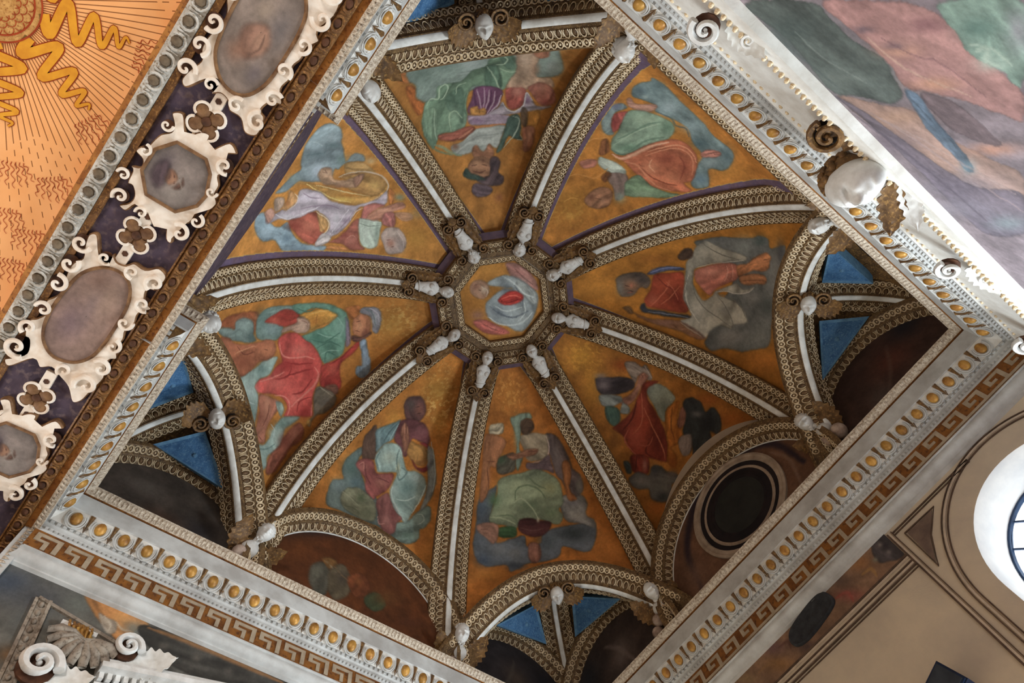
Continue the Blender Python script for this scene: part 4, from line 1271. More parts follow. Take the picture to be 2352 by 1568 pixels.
def holed_wall(name, along0, along1, z0, z1, holes, fn, thick, mats):
    """wall in its own plane with round-headed openings; fn(s, z, depth) gives world points"""
    mb = MB()
    xs = sorted({along0, along1, *[h['c'] - h['r'] for h in holes], *[h['c'] + h['r'] for h in holes]})
    for a, b in zip(xs[:-1], xs[1:]):
        h = [q for q in holes if abs(q['c'] - (a + b) / 2) < 1e-6]
        if not h:
            mb.add([fn(a, z0, 0), fn(b, z0, 0), fn(b, z1, 0), fn(a, z1, 0)], [(0, 1, 2, 3)])
            mb.add([fn(a, z0, thick), fn(b, z0, thick), fn(b, z1, thick), fn(a, z1, thick)], [(3, 2, 1, 0)])
            continue
        h = h[0]; r = h['r']; zc = h['zc']; zb = h['zb']; r2 = h['r2']; zb2 = h['zb2']
        t = np.radians(np.linspace(90, -90, 33))
        outl = [(h['c'] + r * math.sin(q), zc + r * math.cos(q)) for q in t]
        for (x0, y0), (x1, y1) in zip(outl[:-1], outl[1:]):
            mb.add([fn(x0, y0, 0), fn(x1, y1, 0), fn(x1, z1, 0), fn(x0, z1, 0)], [(0, 1, 2, 3)])
            mb.add([fn(x0, y0, thick), fn(x1, y1, thick), fn(x1, z1, thick), fn(x0, z1, thick)], [(3, 2, 1, 0)])
        mb.add([fn(a, z0, 0), fn(b, z0, 0), fn(b, zb, 0), fn(a, zb, 0)], [(0, 1, 2, 3)])
        mb.add([fn(a, z0, thick), fn(b, z0, thick), fn(b, zb, thick), fn(a, zb, thick)], [(3, 2, 1, 0)])
    return struct(name, mb, mats)

WIN_C, WIN_R, WIN_ZC, WIN_ZB = 2.2, 0.80, -2.0, -4.2
hole = lambda c: dict(c=c, r=WIN_R, zc=WIN_ZC, zb=WIN_ZB, r2=0.66, zb2=-4.05)
wall_se = holed_wall('wall_south_east', -WX - 0.45, WX + 0.45, FLOOR, TOPZ, [hole(-WIN_C), hole(WIN_C)],
                     lambda s, z, d: (s, WY + d, z), 0.45, [M_TAN])
for nm, sx in (('wall_north_east', 1), ('wall_south_west', -1)):
    mb = MB(); mb.box((sx * (WX + 0.22), (WY + 0.45 - 3.17) / 2, (FLOOR + TOPZ) / 2), (0.22, (WY + 0.45 + 3.17) / 2, (TOPZ - FLOOR) / 2))
    o = struct(nm, mb, [M_TAN])
    if sx > 0: wall_ne = o
    else: wall_sw = o
BEAM_Z, BEAM_Y0, BEAM_Y1 = -0.50, -3.165, -4.155
mb = MB()
mb.box((0, (BEAM_Y0 + BEAM_Y1) / 2 - 0.01, (BEAM_Z + TOPZ) / 2), (WX + 0.95, (BEAM_Y0 - BEAM_Y1) / 2 - 0.02, (TOPZ - BEAM_Z) / 2))
M_SOFFIT = mat('soffit_purple', (84, 70, 84), (58, 48, 62), 5, 0.85, c3=(104, 88, 92))
wall_nw = struct('wall_north_west', mb, [M_SOFFIT])
for sx in (-1, 1):                       # piers that carry the ends of the beam
    mb = MB(); mb.box((sx * (WX + 0.95), (BEAM_Y0 + BEAM_Y1) / 2, (FLOOR + BEAM_Z) / 2), (0.2, 0.48, (BEAM_Z - FLOOR) / 2))
    struct('trim_%d' % (11 + (sx > 0)), mb, [M_ROOM])

# plain nave beyond the opening, out of the picture: solid side walls behind the added fill lamps, and a far wall
mb = MB(); mb.box((0, -10.3, (FLOOR + 0.2) / 2), (6.9, 0.1, (0.2 - FLOOR) / 2)); struct('wall_nave_far', mb, [M_ROOM])
for sx, nm in ((-1, 'wall_nave_west'), (1, 'wall_nave_east')):
    mb = MB(); mb.box((sx * 6.6, -7.2, (FLOOR + 0.2) / 2), (0.1, 3.2, (0.2 - FLOOR) / 2)); struct(nm, mb, [M_ROOM])
    mb = MB(); mb.box((sx * 5.1, -4.05, (FLOOR + 0.2) / 2), (1.5, 0.1, (0.2 - FLOOR) / 2)); struct(nm + '_return', mb, [M_ROOM])

# ------------------------------------------------------------------ windows of the window wall
M_REVEAL = mat('window_reveal_white', (228, 226, 222), (206, 206, 206), 3, 0.85)
M_LEAD = mat('window_frame_blue', (44, 70, 104), (30, 48, 76), 6, 0.5)
M_GLASS = bpy.data.materials.new('window_glass'); M_GLASS.use_nodes = True
_n = M_GLASS.node_tree.nodes; _n.clear()
_o = _n.new('ShaderNodeOutputMaterial'); _m = _n.new('ShaderNodeMixShader'); _t = _n.new('ShaderNodeBsdfTransparent'); _g = _n.new('ShaderNodeBsdfGlossy')
_t.inputs['Color'].default_value = (0.94, 0.97, 1, 1); _g.inputs['Roughness'].default_value = 0.08; _m.inputs['Fac'].default_value = 0.06
_k = M_GLASS.node_tree.links
_k.new(_t.outputs[0], _m.inputs[1]); _k.new(_g.outputs[0], _m.inputs[2]); _k.new(_m.outputs[0], _o.inputs[0])

def arch_outline(c, r, zc, zb, n=33):
    t = np.radians(np.linspace(-90, 90, n))
    return [(c - r, zb)] + [(c + r * math.sin(q), zc + r * math.cos(q)) for q in t] + [(c + r, zb)]

for k, cx in enumerate((WIN_C, -WIN_C)):
    wroot = empty('window_%d' % (k + 1), (cx, WY, WIN_ZB)); tag(wroot, kind='structure')
    yF = WY + 0.36
    a = arch_outline(cx, WIN_R, WIN_ZC, WIN_ZB); b = arch_outline(cx, 0.70, WIN_ZC, WIN_ZB + 0.1)
    mb = MB(); n = len(a)
    # splayed reveal with a soft rounded shoulder
    rings = []
    for t, y in ((0, 0.0), (0.10, 0.02), (0.45, 0.12), (0.8, 0.24), (1.0, 0.36)):
        rings.append([(p[0] * (1 - t) + q[0] * t, WY + y, p[1] * (1 - t) + q[1] * t) for p, q in zip(a, b)])
    V = [v for rg in rings for v in rg]
    F = [(j * n + i, j * n + (i + 1) % n, (j + 1) * n + (i + 1) % n, (j + 1) * n + i) for j in range(len(rings) - 1) for i in range(n)]
    mb.add(V, F)
    link('reveal', mb.mesh('reveal', [M_REVEAL], True, 40), wroot)
    mb = MB(); pts = [(x, yF, z) for x, z in b]
    mb.tube(pts, 0.028, 6, closed=True, up=(0, 1, 0))
    link('window_frame', mb.mesh('window_frame', [M_LEAD], True, 40), wroot)
    c0 = (cx, yF, (WIN_ZC + WIN_ZB) / 2)
    mb = MB(); mb.add([c0] + pts, [(0, 1 + i, 1 + (i + 1) % n) for i in range(n)])
    link('pane', mb.mesh('pane', [M_GLASS]), wroot)
    # diamond lattice of glazing bars
    bar = MB(); bar.box((0, 0, 0), (0.5, 0.008, 0.008)); bar_me = bar.mesh('glazing_bar', [M_LEAD])
    def inside(x, z):
        if z < WIN_ZC: return abs(x - cx) < 0.69 and z > WIN_ZB + 0.1
        return (x - cx) ** 2 + (z - WIN_ZC) ** 2 < 0.69 ** 2
    for sgn in (1, -1):
        d = np.array((math.cos(math.radians(45)), sgn * math.sin(math.radians(45))))
        for off in np.arange(-3.0, 3.01, 0.36):
            p0 = np.array((cx, WIN_ZC)) + np.array((0.0, off))
            ts = [t for t in np.linspace(-3, 3, 601) if inside(*(p0 + d * t))]
            if len(ts) < 12: continue
            t0, t1 = ts[0], ts[-1]; mid = p0 + d * (t0 + t1) / 2
            X = np.array((d[0], 0, d[1])); Y = np.array((0, 1.0, 0)); Z = np.cross(X, Y)
            link('glazing_bar', bar_me, wroot, frame((mid[0], yF, mid[1]), X, Y, Z, (t1 - t0, 1, 1)))

# ------------------------------------------------------------------ cornices
M_LEAFROW = mat('leaf_row_gilding', (206, 192, 172), (128, 106, 84), 40, 0.6, c3=(228, 218, 204))
M_KEYGROUND = mat('fret_ground_groove_shade', (142, 92, 40), (104, 62, 28), 7, 0.85, c3=(88, 54, 30))
M_KEY = mat('fret_key_pale', (176, 160, 138), (150, 134, 114), 8, 0.85)
# profile of the entablature: distance out from the opening edge, height
PROF_TOP = [(0.30, 0.03), (0.03, 0.03), (0.0, 0.0), (0.012, -0.03), (0.055, -0.062), (0.060, -0.07)]
PROF_GAP = [(0.060, -0.07), (0.085, -0.072), (0.085, -0.088)]
PROF_CORONA = [(0.085, -0.088), (0.068, -0.088), (0.068, -0.278), (0.080, -0.285)]
PROF_EGGBED = [(0.080, -0.285), (0.098, -0.35), (0.150, -0.418), (0.155, -0.43)]
PROF_BED = [(0.155, -0.43), (0.172, -0.432), (0.172, -0.462), (0.195, -0.478), (0.198, -0.545)]
PROF_FRIEZE = [(0.198, -0.545), (0.200, -0.755)]
PROF_ARCHI = [(0.200, -0.755), (0.186, -0.762), (0.186, -0.772), (0.205, -0.776), (0.196, -0.80), (0.205, -0.835), (0.235, -0.862), (0.262, -0.87), (0.262, -0.885), (0.302, -0.90)]
PROF_NE = [(0.198, -0.545), (0.212, -0.56), (0.222, -0.60), (0.225, -1.06), (0.215, -1.075), (0.212, -1.10), (0.222, -1.12), (0.226, -1.25), (0.302, -1.26)]

def corner_pt(sx, sy, o, z): return (sx * (HX + o), sy * (HY + o), z)

def wall_run(w, prof, s0=None, s1=None):
    """one straight run of the moulding along a wall between mitred corners (or square cuts at s0 / s1, in world x or y)"""
    n, a, D = wall_frame(w)
    V = []
    H_n = HX if abs(n[0]) > 0 else HY
    H_a = HY if abs(n[0]) > 0 else HX
    for end, cut in ((-1, s0), (1, s1)):
        row = []
        for o, z in prof:
            along = end * (H_a + o) if cut is None else cut - end * o
            row.append(n * (H_n + o) + a * along + np.array((0, 0, z)))
        V.append(row)
    k = len(prof)
    return [p for r in V for p in r], [(q, q + 1, k + q + 1, k + q) for q in range(k - 1)]

def unit_egg_big():
    """egg with its double shell: x along, y down the moulding, z out of it; unit pitch"""
    mb = MB()
    mb.ball((0, 0.0, 0.03), (0.225, 0.275, 0.17), 12, 4, 1, half=True)
    for R, th, zz in ((0.315, 0.026, 0.10), (0.39, 0.024, 0.07)):
        t = np.radians(np.linspace(-125, 125, 15))
        pts = [(R * math.sin(q), 0.02 + R * 1.08 * math.cos(q), zz) for q in t]
        mb.tube(pts, th, 5, 0, up=(0, 0, 1))
    return mb

def unit_dart_big():
    mb = MB()
    mb.add([(-0.11, -0.40, 0.02), (0.11, -0.40, 0.02), (0.05, 0.1, 0.05), (0, 0.42, 0.03), (-0.05, 0.1, 0.05), (0, -0.36, 0.12), (0, 0.12, 0.13)],
           [(0, 5, 6, 4), (5, 1, 2, 6), (4, 6, 3), (6, 2, 3), (0, 1, 5)], 0)
    mb.tube([(-0.09, 0.18, 0.06), (0, 0.44, 0.05), (0.09, 0.18, 0.06)], 0.025, 4, 0, up=(0, 0, 1))
    return mb

EGG_BIG = unit_egg_big().mesh('egg', [M_CORNICE, M_EGGGOLD], True, 50)
DART_BIG = unit_dart_big().mesh('dart', [M_BROWN], False)
EGG_PITCH = 0.2165

def unit_leaf():
    mb = MB()
    mb.add([(-0.5, 0, 0), (-0.3, 0.55, 0.16), (0, 1.0, 0.1), (0.3, 0.55, 0.16), (0.5, 0, 0), (0, 0.35, 0.34)],
           [(0, 1, 5), (1, 2, 5), (2, 3, 5), (3, 4, 5), (4, 0, 5)])
    return mb

def rows_along(mb, base, n_units, p0, p1, X, Y, Z, s):
    for i in range(n_units):
        t = (i + 0.5) / n_units
        c = np.asarray(p0) * (1 - t) + np.asarray(p1) * t
        mb.add([c + X * v[0] * s[0] + Y * v[1] * s[1] + Z * v[2] * s[2] for v in base.v], base.f)

def fret_key_mesh():
    """one unit of the running fret, a relief of straight bars on a 10 by 10 field"""
    mb = MB()
    def bar(x0, y0, x1, y1):
        mb.box(((x0 + x1) / 2 / 10 - 0.5, (y0 + y1) / 2 / 10 - 0.5, 0.015), ((x1 - x0) / 20, (y1 - y0) / 20, 0.015))
    # seen with y downwards
    bar(0.0, 8.6, 10.0, 10.0)     # running base line
    bar(0.6, 1.2, 2.2, 8.6)       # upright
    bar(2.2, 1.2, 7.6, 2.8)       # top arm
    bar(6.0, 2.8, 7.6, 6.2)       # drop
    bar(4.0, 4.8, 6.0, 6.2)       # return
    return mb
KEY_ME = None

def cornice(num, w, s0=None, s1=None, frieze='fret', flip=False):
    n, a, D = wall_frame(w)
    H_n = HX if abs(n[0]) > 0 else HY; H_a = HY if abs(n[0]) > 0 else HX
    lo = -H_a if s0 is None else s0; hi = H_a if s1 is None else s1
    at = n * H_n + a * (lo + hi) / 2
    root = empty('trim_%d' % num, at); tag(root, kind='structure')
    def piece(name, prof, mats, smooth=False):
        mb = MB(); mb.add(*wall_run(w, prof, s0, s1))
        return link(name, mb.mesh(name, mats, smooth, 35), root)
    piece('cyma', PROF_TOP, [M_LEAFROW]); piece('shadow_groove', PROF_GAP, [M_KEYGROUND])  # groove coloured dark brown: the shadow line under the cyma is painted in
    piece('corona', PROF_CORONA, [M_CORNICE]); piece('ovolo', PROF_EGGBED, [M_STUCCO], True)
    piece('bed_mould', PROF_BED, [M_CORNICE])
    # leaf row on the cyma and bead rows, too fine to pick apart
    Zup = np.array((0, 0, 1.0))
    def off(o, z, s): return n * (H_n + o) + a * s + Zup * z
    Yd = nrm(n * 0.055 - Zup * 0.062); Zn = nrm(-n * 0.062 - Zup * 0.055)
    mb = MB(); L = hi - lo
    rows_along(mb, unit_leaf(), int(L / 0.042), off(0.004, -0.006, lo), off(0.004, -0.006, hi), a, Yd, Zn, (0.040, 0.075, 0.055))
    o = link('leaf_row', mb.mesh('leaf_row', [M_LEAFROW]), root); tag(o, kind='stuff')
    mb = MB(); bead = MB(); bead.box((0, 0, 0), (0.30, 0.5, 0.5))
    for oo, zz, p, hh in ((0.168, -0.447, 0.052, 0.022), (0.190, -0.51, 0.040, 0.020)):
        rows_along(mb, bead, int(L / p), off(oo, zz, lo - (0.15 if s0 is None else 0)), off(oo, zz, hi + (0.15 if s1 is None else 0)), a, Zup, n, (p, hh, 0.03))
    o = link('bead_row', mb.mesh('bead_row', [M_CORNICE]), root); tag(o, kind='stuff')
    # eggs and darts
    ym = 0.115; zm = -0.355
    Yd = nrm(n * 0.075 - Zup * 0.145); Zn = nrm(-n * 0.145 - Zup * 0.075)
    lo2 = lo - (0.09 if s0 is None else -0.10); hi2 = hi + (0.09 if s1 is None else -0.10)
    k = max(1, int(round((hi2 - lo2) / EGG_PITCH)))
    p = (hi2 - lo2) / k
    for i in range(k):
        c = off(ym, zm, lo2 + (i + 0.5) * p)
        link('egg', EGG_BIG, root, frame(c + Zn * 0.004, a, Yd, Zn, p))
        if i: link('dart', DART_BIG, root, frame(off(ym, zm, lo2 + i * p) + Zn * 0.004, a, Yd, Zn, p * 0.93))
    if frieze == 'fret':
        piece('frieze', PROF_FRIEZE, [M_KEYGROUND])
        piece('architrave', PROF_ARCHI, [M_CORNICE], True)
        lo3, hi3 = lo - 0.18, hi + 0.18
        kk = int(round((hi3 - lo3) / 0.262)); p = (hi3 - lo3) / kk
        for i in range(kk):
            c = off(0.199, -0.648, lo3 + (i + 0.5) * p)
            X = a if not flip else -a
            link('fret_key', KEY_ME2 if flip else KEY_ME, root, frame(c, X, -Zup, -n, (p, 0.190, 0.25)))
    elif frieze == 'white':
        piece('frieze', PROF_NE, [M_STUCCO], True)
        mb = MB(); bb = MB(); bb.ball((0, 0, 0), (0.34, 0.5, 0.5), 6, 4)
        rows_along(mb, bb, int(L / 0.07), off(0.217, -0.585, lo - 0.15), off(0.217, -0.585, hi + 0.15), a, Zup, n, (0.06, 0.022, 0.03))
        rows_along(mb, bb, int(L / 0.055), off(0.208, -1.10, lo - 0.15), off(0.208, -1.10, hi + 0.15), a, Zup, n, (0.06, 0.045, 0.05))
        o = link('bead_row', mb.mesh('bead_row', [M_GILT], True), root); tag(o, kind='stuff')
    return root

KEY_ME = fret_key_mesh().mesh('fret_key', [M_KEY])
_k2 = MB()
for x0, y0, x1, y1 in ((0.8, 1.2, 9.2, 2.8), (0.8, 2.8, 2.4, 5.9), (2.4, 4.6, 5.6, 5.9), (4.2, 5.9, 5.6, 9.8), (7.6, 2.8, 9.2, 9.8)):
    _k2.box(((x0 + x1) / 20 - 0.5, (y0 + y1) / 20 - 0.5, 0.015), ((x1 - x0) / 20, (y1 - y0) / 20, 0.015))
KEY_ME2 = _k2.mesh('fret_key', [M_KEY])
cornice(1, 'se'); cornice(2, 'sw', flip=True); cornice(3, 'ne', frieze='white')
cornice(4, 'nw', None, -1.0, frieze=None); cornice(5, 'nw', 1.0, None, frieze=None)
# square returns where the cornice over the opening breaks off
for num, s, dr in ((6, -1.0, 1), (7, 1.0, -1)):
    root = empty('trim_%d' % num, (s, -HY, 0)); tag(root, kind='structure')
    for nm, prof, mats in (('cyma', PROF_TOP, [M_LEAFROW]), ('shadow_groove', PROF_GAP, [M_KEYGROUND]), ('corona', PROF_CORONA, [M_CORNICE]),  # same groove, its shade put into the brown colour
                           ('ovolo', PROF_EGGBED, [M_BROWN]), ('bed_mould', PROF_BED, [M_CORNICE])):
        mb = MB(); k = len(prof); V = []
        for e in (0, 1):
            for o, z in prof:
                y = -(HY + o) if e == 0 else -(WY + 0.05)
                V.append((s + dr * (0.0 - o) + dr * 0.0, y, z))
        mb.add(V, [(q, q + 1, k + q + 1, k + q) for q in range(k - 1)])
        link(nm, mb.mesh(nm, mats), root)
    mb = MB(); rows_along(mb, unit_leaf(), 6, (s - dr * 0.004, -HY - 0.02, -0.006), (s - dr * 0.004, -WY, -0.006), np.array((0, -1.0, 0)),
                          nrm(np.array((-dr * 0.055, 0, -0.062))), nrm(np.array((dr * 0.062, 0, -0.055))), (0.040, 0.075, 0.055))
    o = link('leaf_row', mb.mesh('leaf_row', [M_LEAFROW]), root); tag(o, kind='stuff')
# ------------------------------------------------------------------ ribs, arches, webs
def unit_egg_small():
    mb = MB()
    mb.ball((0, 0.0, 0.02), (0.24, 0.34, 0.16), 8, 3, 1, half=True)
    t = np.radians(np.linspace(-140, 140, 11))
    mb.tube([(0.36 * math.sin(q), 0.04 + 0.47 * math.cos(q), 0.09) for q in t], 0.065, 4, 0, up=(0, 0, 1))
    mb.tube([(0.5, -0.3, 0.05), (0.5, 0.42, 0.07)], (0.075, 0.02), 4, 0, up=(0, 0, 1))
    return mb
def unit_ring():
    mb = MB()
    t = np.radians(np.linspace(0, 360, 10, endpoint=False))
    mb.tube([(0.42 * math.cos(q), 0.46 * math.sin(q), 0.10) for q in t], 0.095, 4, 0, closed=True, up=(0, 0, 1))
    mb.ball((0, 0, 0.06), (0.17, 0.17, 0.17), 6, 2, 0, half=True)
    mb.add([(0.5, -0.42, 0.02), (0.62, -0.2, 0.05), (0.5, 0, 0.12), (0.38, -0.2, 0.05), (0.5, 0.42, 0.02), (0.62, 0.2, 0.05), (0.38, 0.2, 0.05)], [(0, 1, 2, 3), (2, 5, 4, 6)], 0)
    return mb
EGG_S = unit_egg_small().mesh('egg', [M_GILT, M_EGGDARK], True, 50)
RING_S = unit_ring().mesh('guilloche_ring', [M_GILT], True, 50)

def units_on(root, name, me, P, T, L, N, w0, d0, w1, d1, pitch, wid, flipy=False, skip0=0.0, skip1=0.0, lift=0.004):
    """a row of units on the strip between profile points (w0,d0) and (w1,d1) of a swept moulding"""
    A = P + L * w0 + N * d0; B = P + L * w1 + N * d1
    C = (A + B) / 2
    s = np.r_[0, np.cumsum(np.linalg.norm(np.diff(C, axis=0), axis=1))]
    k = max(1, int((s[-1] - skip0 - skip1) / pitch))
    for i in range(k):
        q = skip0 + (i + 0.5) * (s[-1] - skip0 - skip1) / k
        f = lambda arr: np.array([np.interp(q, s, arr[:, j]) for j in range(3)])
        c = f(C); X = nrm(f(T)); Y = f(B) - f(A); Y = nrm(Y - X * (Y @ X)); Z = np.cross(X, Y)
        if Z @ f(N) < 0: X = -X; Z = np.cross(X, Y)
        if flipy: X, Y = -X, -Y
        link(name, me, root, frame(c + Z * lift, X, Y, Z, (pitch, wid, pitch)))

RIB_PROF = [(-.250, -.11), (-.245, -.066), (-.236, -.06), (-.230, -.072), (-.160, -.068), (-.156, -.05), (-.145, -.05), (-.141, -.062), (-.052, -.016),
            (-.047, -.002), (-.036, -.002), (-.030, 0.006), (-.012, 0.012), (.012, 0.012), (.030, 0.006), (.036, -.002), (.047, -.002), (.052, -.016),
            (.141, -.062), (.145, -.05), (.156, -.05), (.160, -.068), (.230, -.072), (.236, -.06), (.245, -.066), (.250, -.11)]
RIB_FM = [0] * 9 + [1] * 0
def strip_mats(prof, lo, hi, inner, outer=0):
    return [inner if lo - 1e-6 <= (prof[q][0] + prof[q + 1][0]) / 2 <= hi + 1e-6 else outer for q in range(len(prof) - 1)]

WEB_NAMES = [('sibyl-like figure in a green mantle and salmon skirt', 0), ]
RIB_LABEL = [
    'stucco rib between the green mantled figure and the white draped saint',
    'stucco rib between the white draped saint and the white bearded elder in red',
    'stucco rib between the white bearded elder in red and the veiled figure in pale green',
    'stucco rib between the veiled figure in pale green and the praying saint in blue',
    'stucco rib between the praying saint in blue and the turbaned man in red',
    'stucco rib between the turbaned man in red and the saint with the yellow mantle',
    'stucco rib between the saint with the yellow mantle and the upside-down man in green',
    'stucco rib between the upside-down man in green and the green mantled figure']
FILLET_ONLY = strip_mats(RIB_PROF, -0.037, 0.037, 1)
for i, deg in enumerate(RIB_DEG):
    P, T, L, N = rib_curve(deg, 0, 0.10, 64)
    root = empty('vault_rib', P[-1]); tag(root, RIB_LABEL[i], 'vault rib', 'ribs of the umbrella vault')
    v, f = sweep(P, L, N, RIB_PROF)
    fm = FILLET_ONLY * (len(P) - 1)
    o = link('rib_body', mesh('rib_body', v, f, [M_GILTDARK, M_FILLET], fm, True, 30), root)
    for s in (-1, 1):
        units_on(root, 'egg', EGG_S, P, T, L, N, s * .052, -.016, s * .141, -.062, 0.083, 0.098, skip0=0.30, skip1=0.15)
        units_on(root, 'guilloche_ring', RING_S, P, T, L, N, s * .160, -.068, s * .230, -.072, 0.068, 0.074, skip0=0.12, skip1=0.1)

# arches across the corners
SQ_PROF = [(-.250, -.20), (-.245, -.150), (-.236, -.142), (-.230, -.150), (-.160, -.108), (-.156, -.092), (-.145, -.085), (-.141, -.094), (-.052, -.022),
           (-.047, -.004), (-.036, -.002), (-.030, 0.004), (-.012, 0.010), (.012, 0.010), (.030, 0.004), (.036, -.002), (.047, -.004), (.052, -.022),
           (.141, -.094), (.145, -.085), (.156, -.092), (.160, -.108), (.230, -.150), (.236, -.142), (.245, -.150), (.250, -.20)]
CORNER_NAME = ['beside the window wall below the white draped saint', 'below the veiled figure in pale green', 'below the turbaned man in red', 'above the opening below the upside-down man in green']
SQ_FM = strip_mats(SQ_PROF, -0.037, 0.037, 1)
for ci, cn in enumerate(CORNERS):
    P, T, L, N = squinch_frames(cn, 45)
    root = empty('squinch_arch', squinch_pt(cn, np.array(0.0))); tag(root, 'gilded stucco corner arch ' + CORNER_NAME[ci], 'arch', 'corner arches of the vault')
    v, f = sweep(P, L, N, SQ_PROF)
    link('arch_body', mesh('arch_body', v, f, [M_GILTDARK, M_FILLET], SQ_FM * (len(P) - 1), True, 30), root)
    for s in (-1, 1):
        units_on(root, 'egg', EGG_S, P, T, L, N, s * .052, -.022, s * .141, -.094, 0.085, 0.11, skip0=0.2, skip1=0.2)
        units_on(root, 'guilloche_ring', RING_S, P, T, L, N, s * .160, -.108, s * .230, -.150, 0.068, 0.08, skip0=0.15, skip1=0.15)

# wall arches round the lunettes
LUN_PROF = [(-.05, 0.0), (0, 0), (.022, 0), (.030, -.012), (.038, -.016), (.112, -.082), (.116, -.072), (.130, -.080), (.134, -.092), (.210, -.142), (.214, -.13), (.226, -.138), (.23, -.2)]
LUN_FM = strip_mats(LUN_PROF, -.05, .03, 1)
def lunette_arch(w, c, R, zc, t0, t1, name, label, group, n=49, ring=True, k=1.0):
    P, L, N = wall_arch(w, c, R, zc, t0, t1, n)
    T = nrm(np.gradient(P, axis=0))
    root = empty(name, P[n // 2]); tag(root, label, 'arch', group)
    prof = [(a * k, b * k) for a, b in LUN_PROF]
    if not ring: prof = prof[:8] + [(0.14 * k, -0.2 * k)]
    fm = strip_mats(prof, -.05 * k, .03 * k, 1)
    v, f = sweep(P, L, N, prof)
    link('arch_body', mesh('arch_body', v, f, [M_GILTDARK, M_FILLET], fm * (n - 1), True, 30), root)
    units_on(root, 'egg', EGG_S, P, T, L, N, .038 * k, -.016 * k, .112 * k, -.082 * k, 0.095 * k, 0.10 * k, flipy=True)
    if ring:
        units_on(root, 'guilloche_ring', RING_S, P, T, L, N, .134 * k, -.092 * k, .210 * k, -.142 * k, 0.072 * k, 0.085 * k)
    return root
lunette_arch('se', 0, LUN_R, LUN_Z, -96, 96, 'lunette_arch', 'gilded egg moulded arch over the dark round oculus', 'arches over the large lunettes')
lunette_arch('sw', 0, LUN_R, LUN_Z, -96, 96, 'lunette_arch', 'gilded egg moulded arch over the dark brown painted lunette', 'arches over the large lunettes')
# straight guilloche borders under the two webs that end in a level edge
for i, w, lab in ((0, 'ne', 'straight gilded guilloche border under the green mantled figure'), (6, 'nw', 'straight gilded guilloche border under the saint with the yellow mantle')):
    S, Nn = web_surface(i, 9, 9)
    a, b = S[-1, 0], S[-1, -1]
    nn, al, D = wall_frame(w)
    P = np.array([a * (1 - t) + b * t for t in np.linspace(0, 1, 12)]) + np.array((0, 0, -0.02))
    T = nrm(np.gradient(P, axis=0)); L = np.tile(nrm(-nn * 0.45 + np.array((0, 0, 0.9))), (12, 1)); N = np.tile(nrm(-nn * 0.9 - np.array((0, 0, 0.45))), (12, 1))
    root = empty('border_moulding', P[6]); tag(root, lab, 'moulding')
    v, f = sweep(P, L, N, [(-.15, -.06), (-.13, .03), (-.075, .04), (-.07, .055), (-.06, .055), (-.055, .042), (.022, .042), (.027, .055), (.037, .055), (.042, .03), (.05, -.02)])
    link('border_body', mesh('border_body', v, f, [M_GILTDARK], None, True, 30), root)
    units_on(root, 'guilloche_ring', RING_S, P, T, L, N, -.055, .042, .022, .042, 0.07, 0.078)

# small lunettes in the corners: wall arch, web halves with blue panels, central rib
M_BLUE = mat('lapis_blue', (78, 122, 166), (56, 94, 136), 14, 0.8, c3=(100, 140, 174))
M_BLUERIM = mat('blue_rim', (104, 146, 178), (80, 118, 152), 16, 0.8)
M_SQWEB = mat('squinch_web_gold', (120, 90, 56), (70, 50, 32), 12, 0.7, c3=(160, 124, 70))
M_DARKFRESCO = mat('dark_fresco', (84, 66, 54), (46, 38, 36), 4.0, 0.9, c3=(110, 66, 44))
SML_LABEL = {}
def corner_rib_curve(cn, n=24):
    # from the crown of the corner arch back to the angle of the walls
    k = np.array([(3.26, 1.20), (3.50, 1.36), (3.80, 1.36), (4.08, 1.20), (4.32, 0.95), (4.50, 0.62), (4.58, 0.28), (4.60, 0.10)])
    k[:, 0] += SQ_OUT[cn] * 1.41 * np.linspace(1, 0, len(k))
    P, _ = resample(k, 40)
    for _ in range(6): P[1:-1] = (P[:-2] + P[1:-1] * 2 + P[2:]) / 4
    P, _ = resample(P, n)
    T2 = nrm(np.gradient(P, axis=0)); N2 = np.c_[T2[:, 1], -T2[:, 0]]
    d = nrm(np.array((cn[0], cn[1] * 0.985, 0.0))); lat = np.array((-d[1], d[0], 0))
    up = np.array((0, 0, 1.0))
    f = lambda q: q[:, :1] * d + q[:, 1:] * up
    return f(P), f(T2), np.tile(lat, (n, 1)), f(N2)

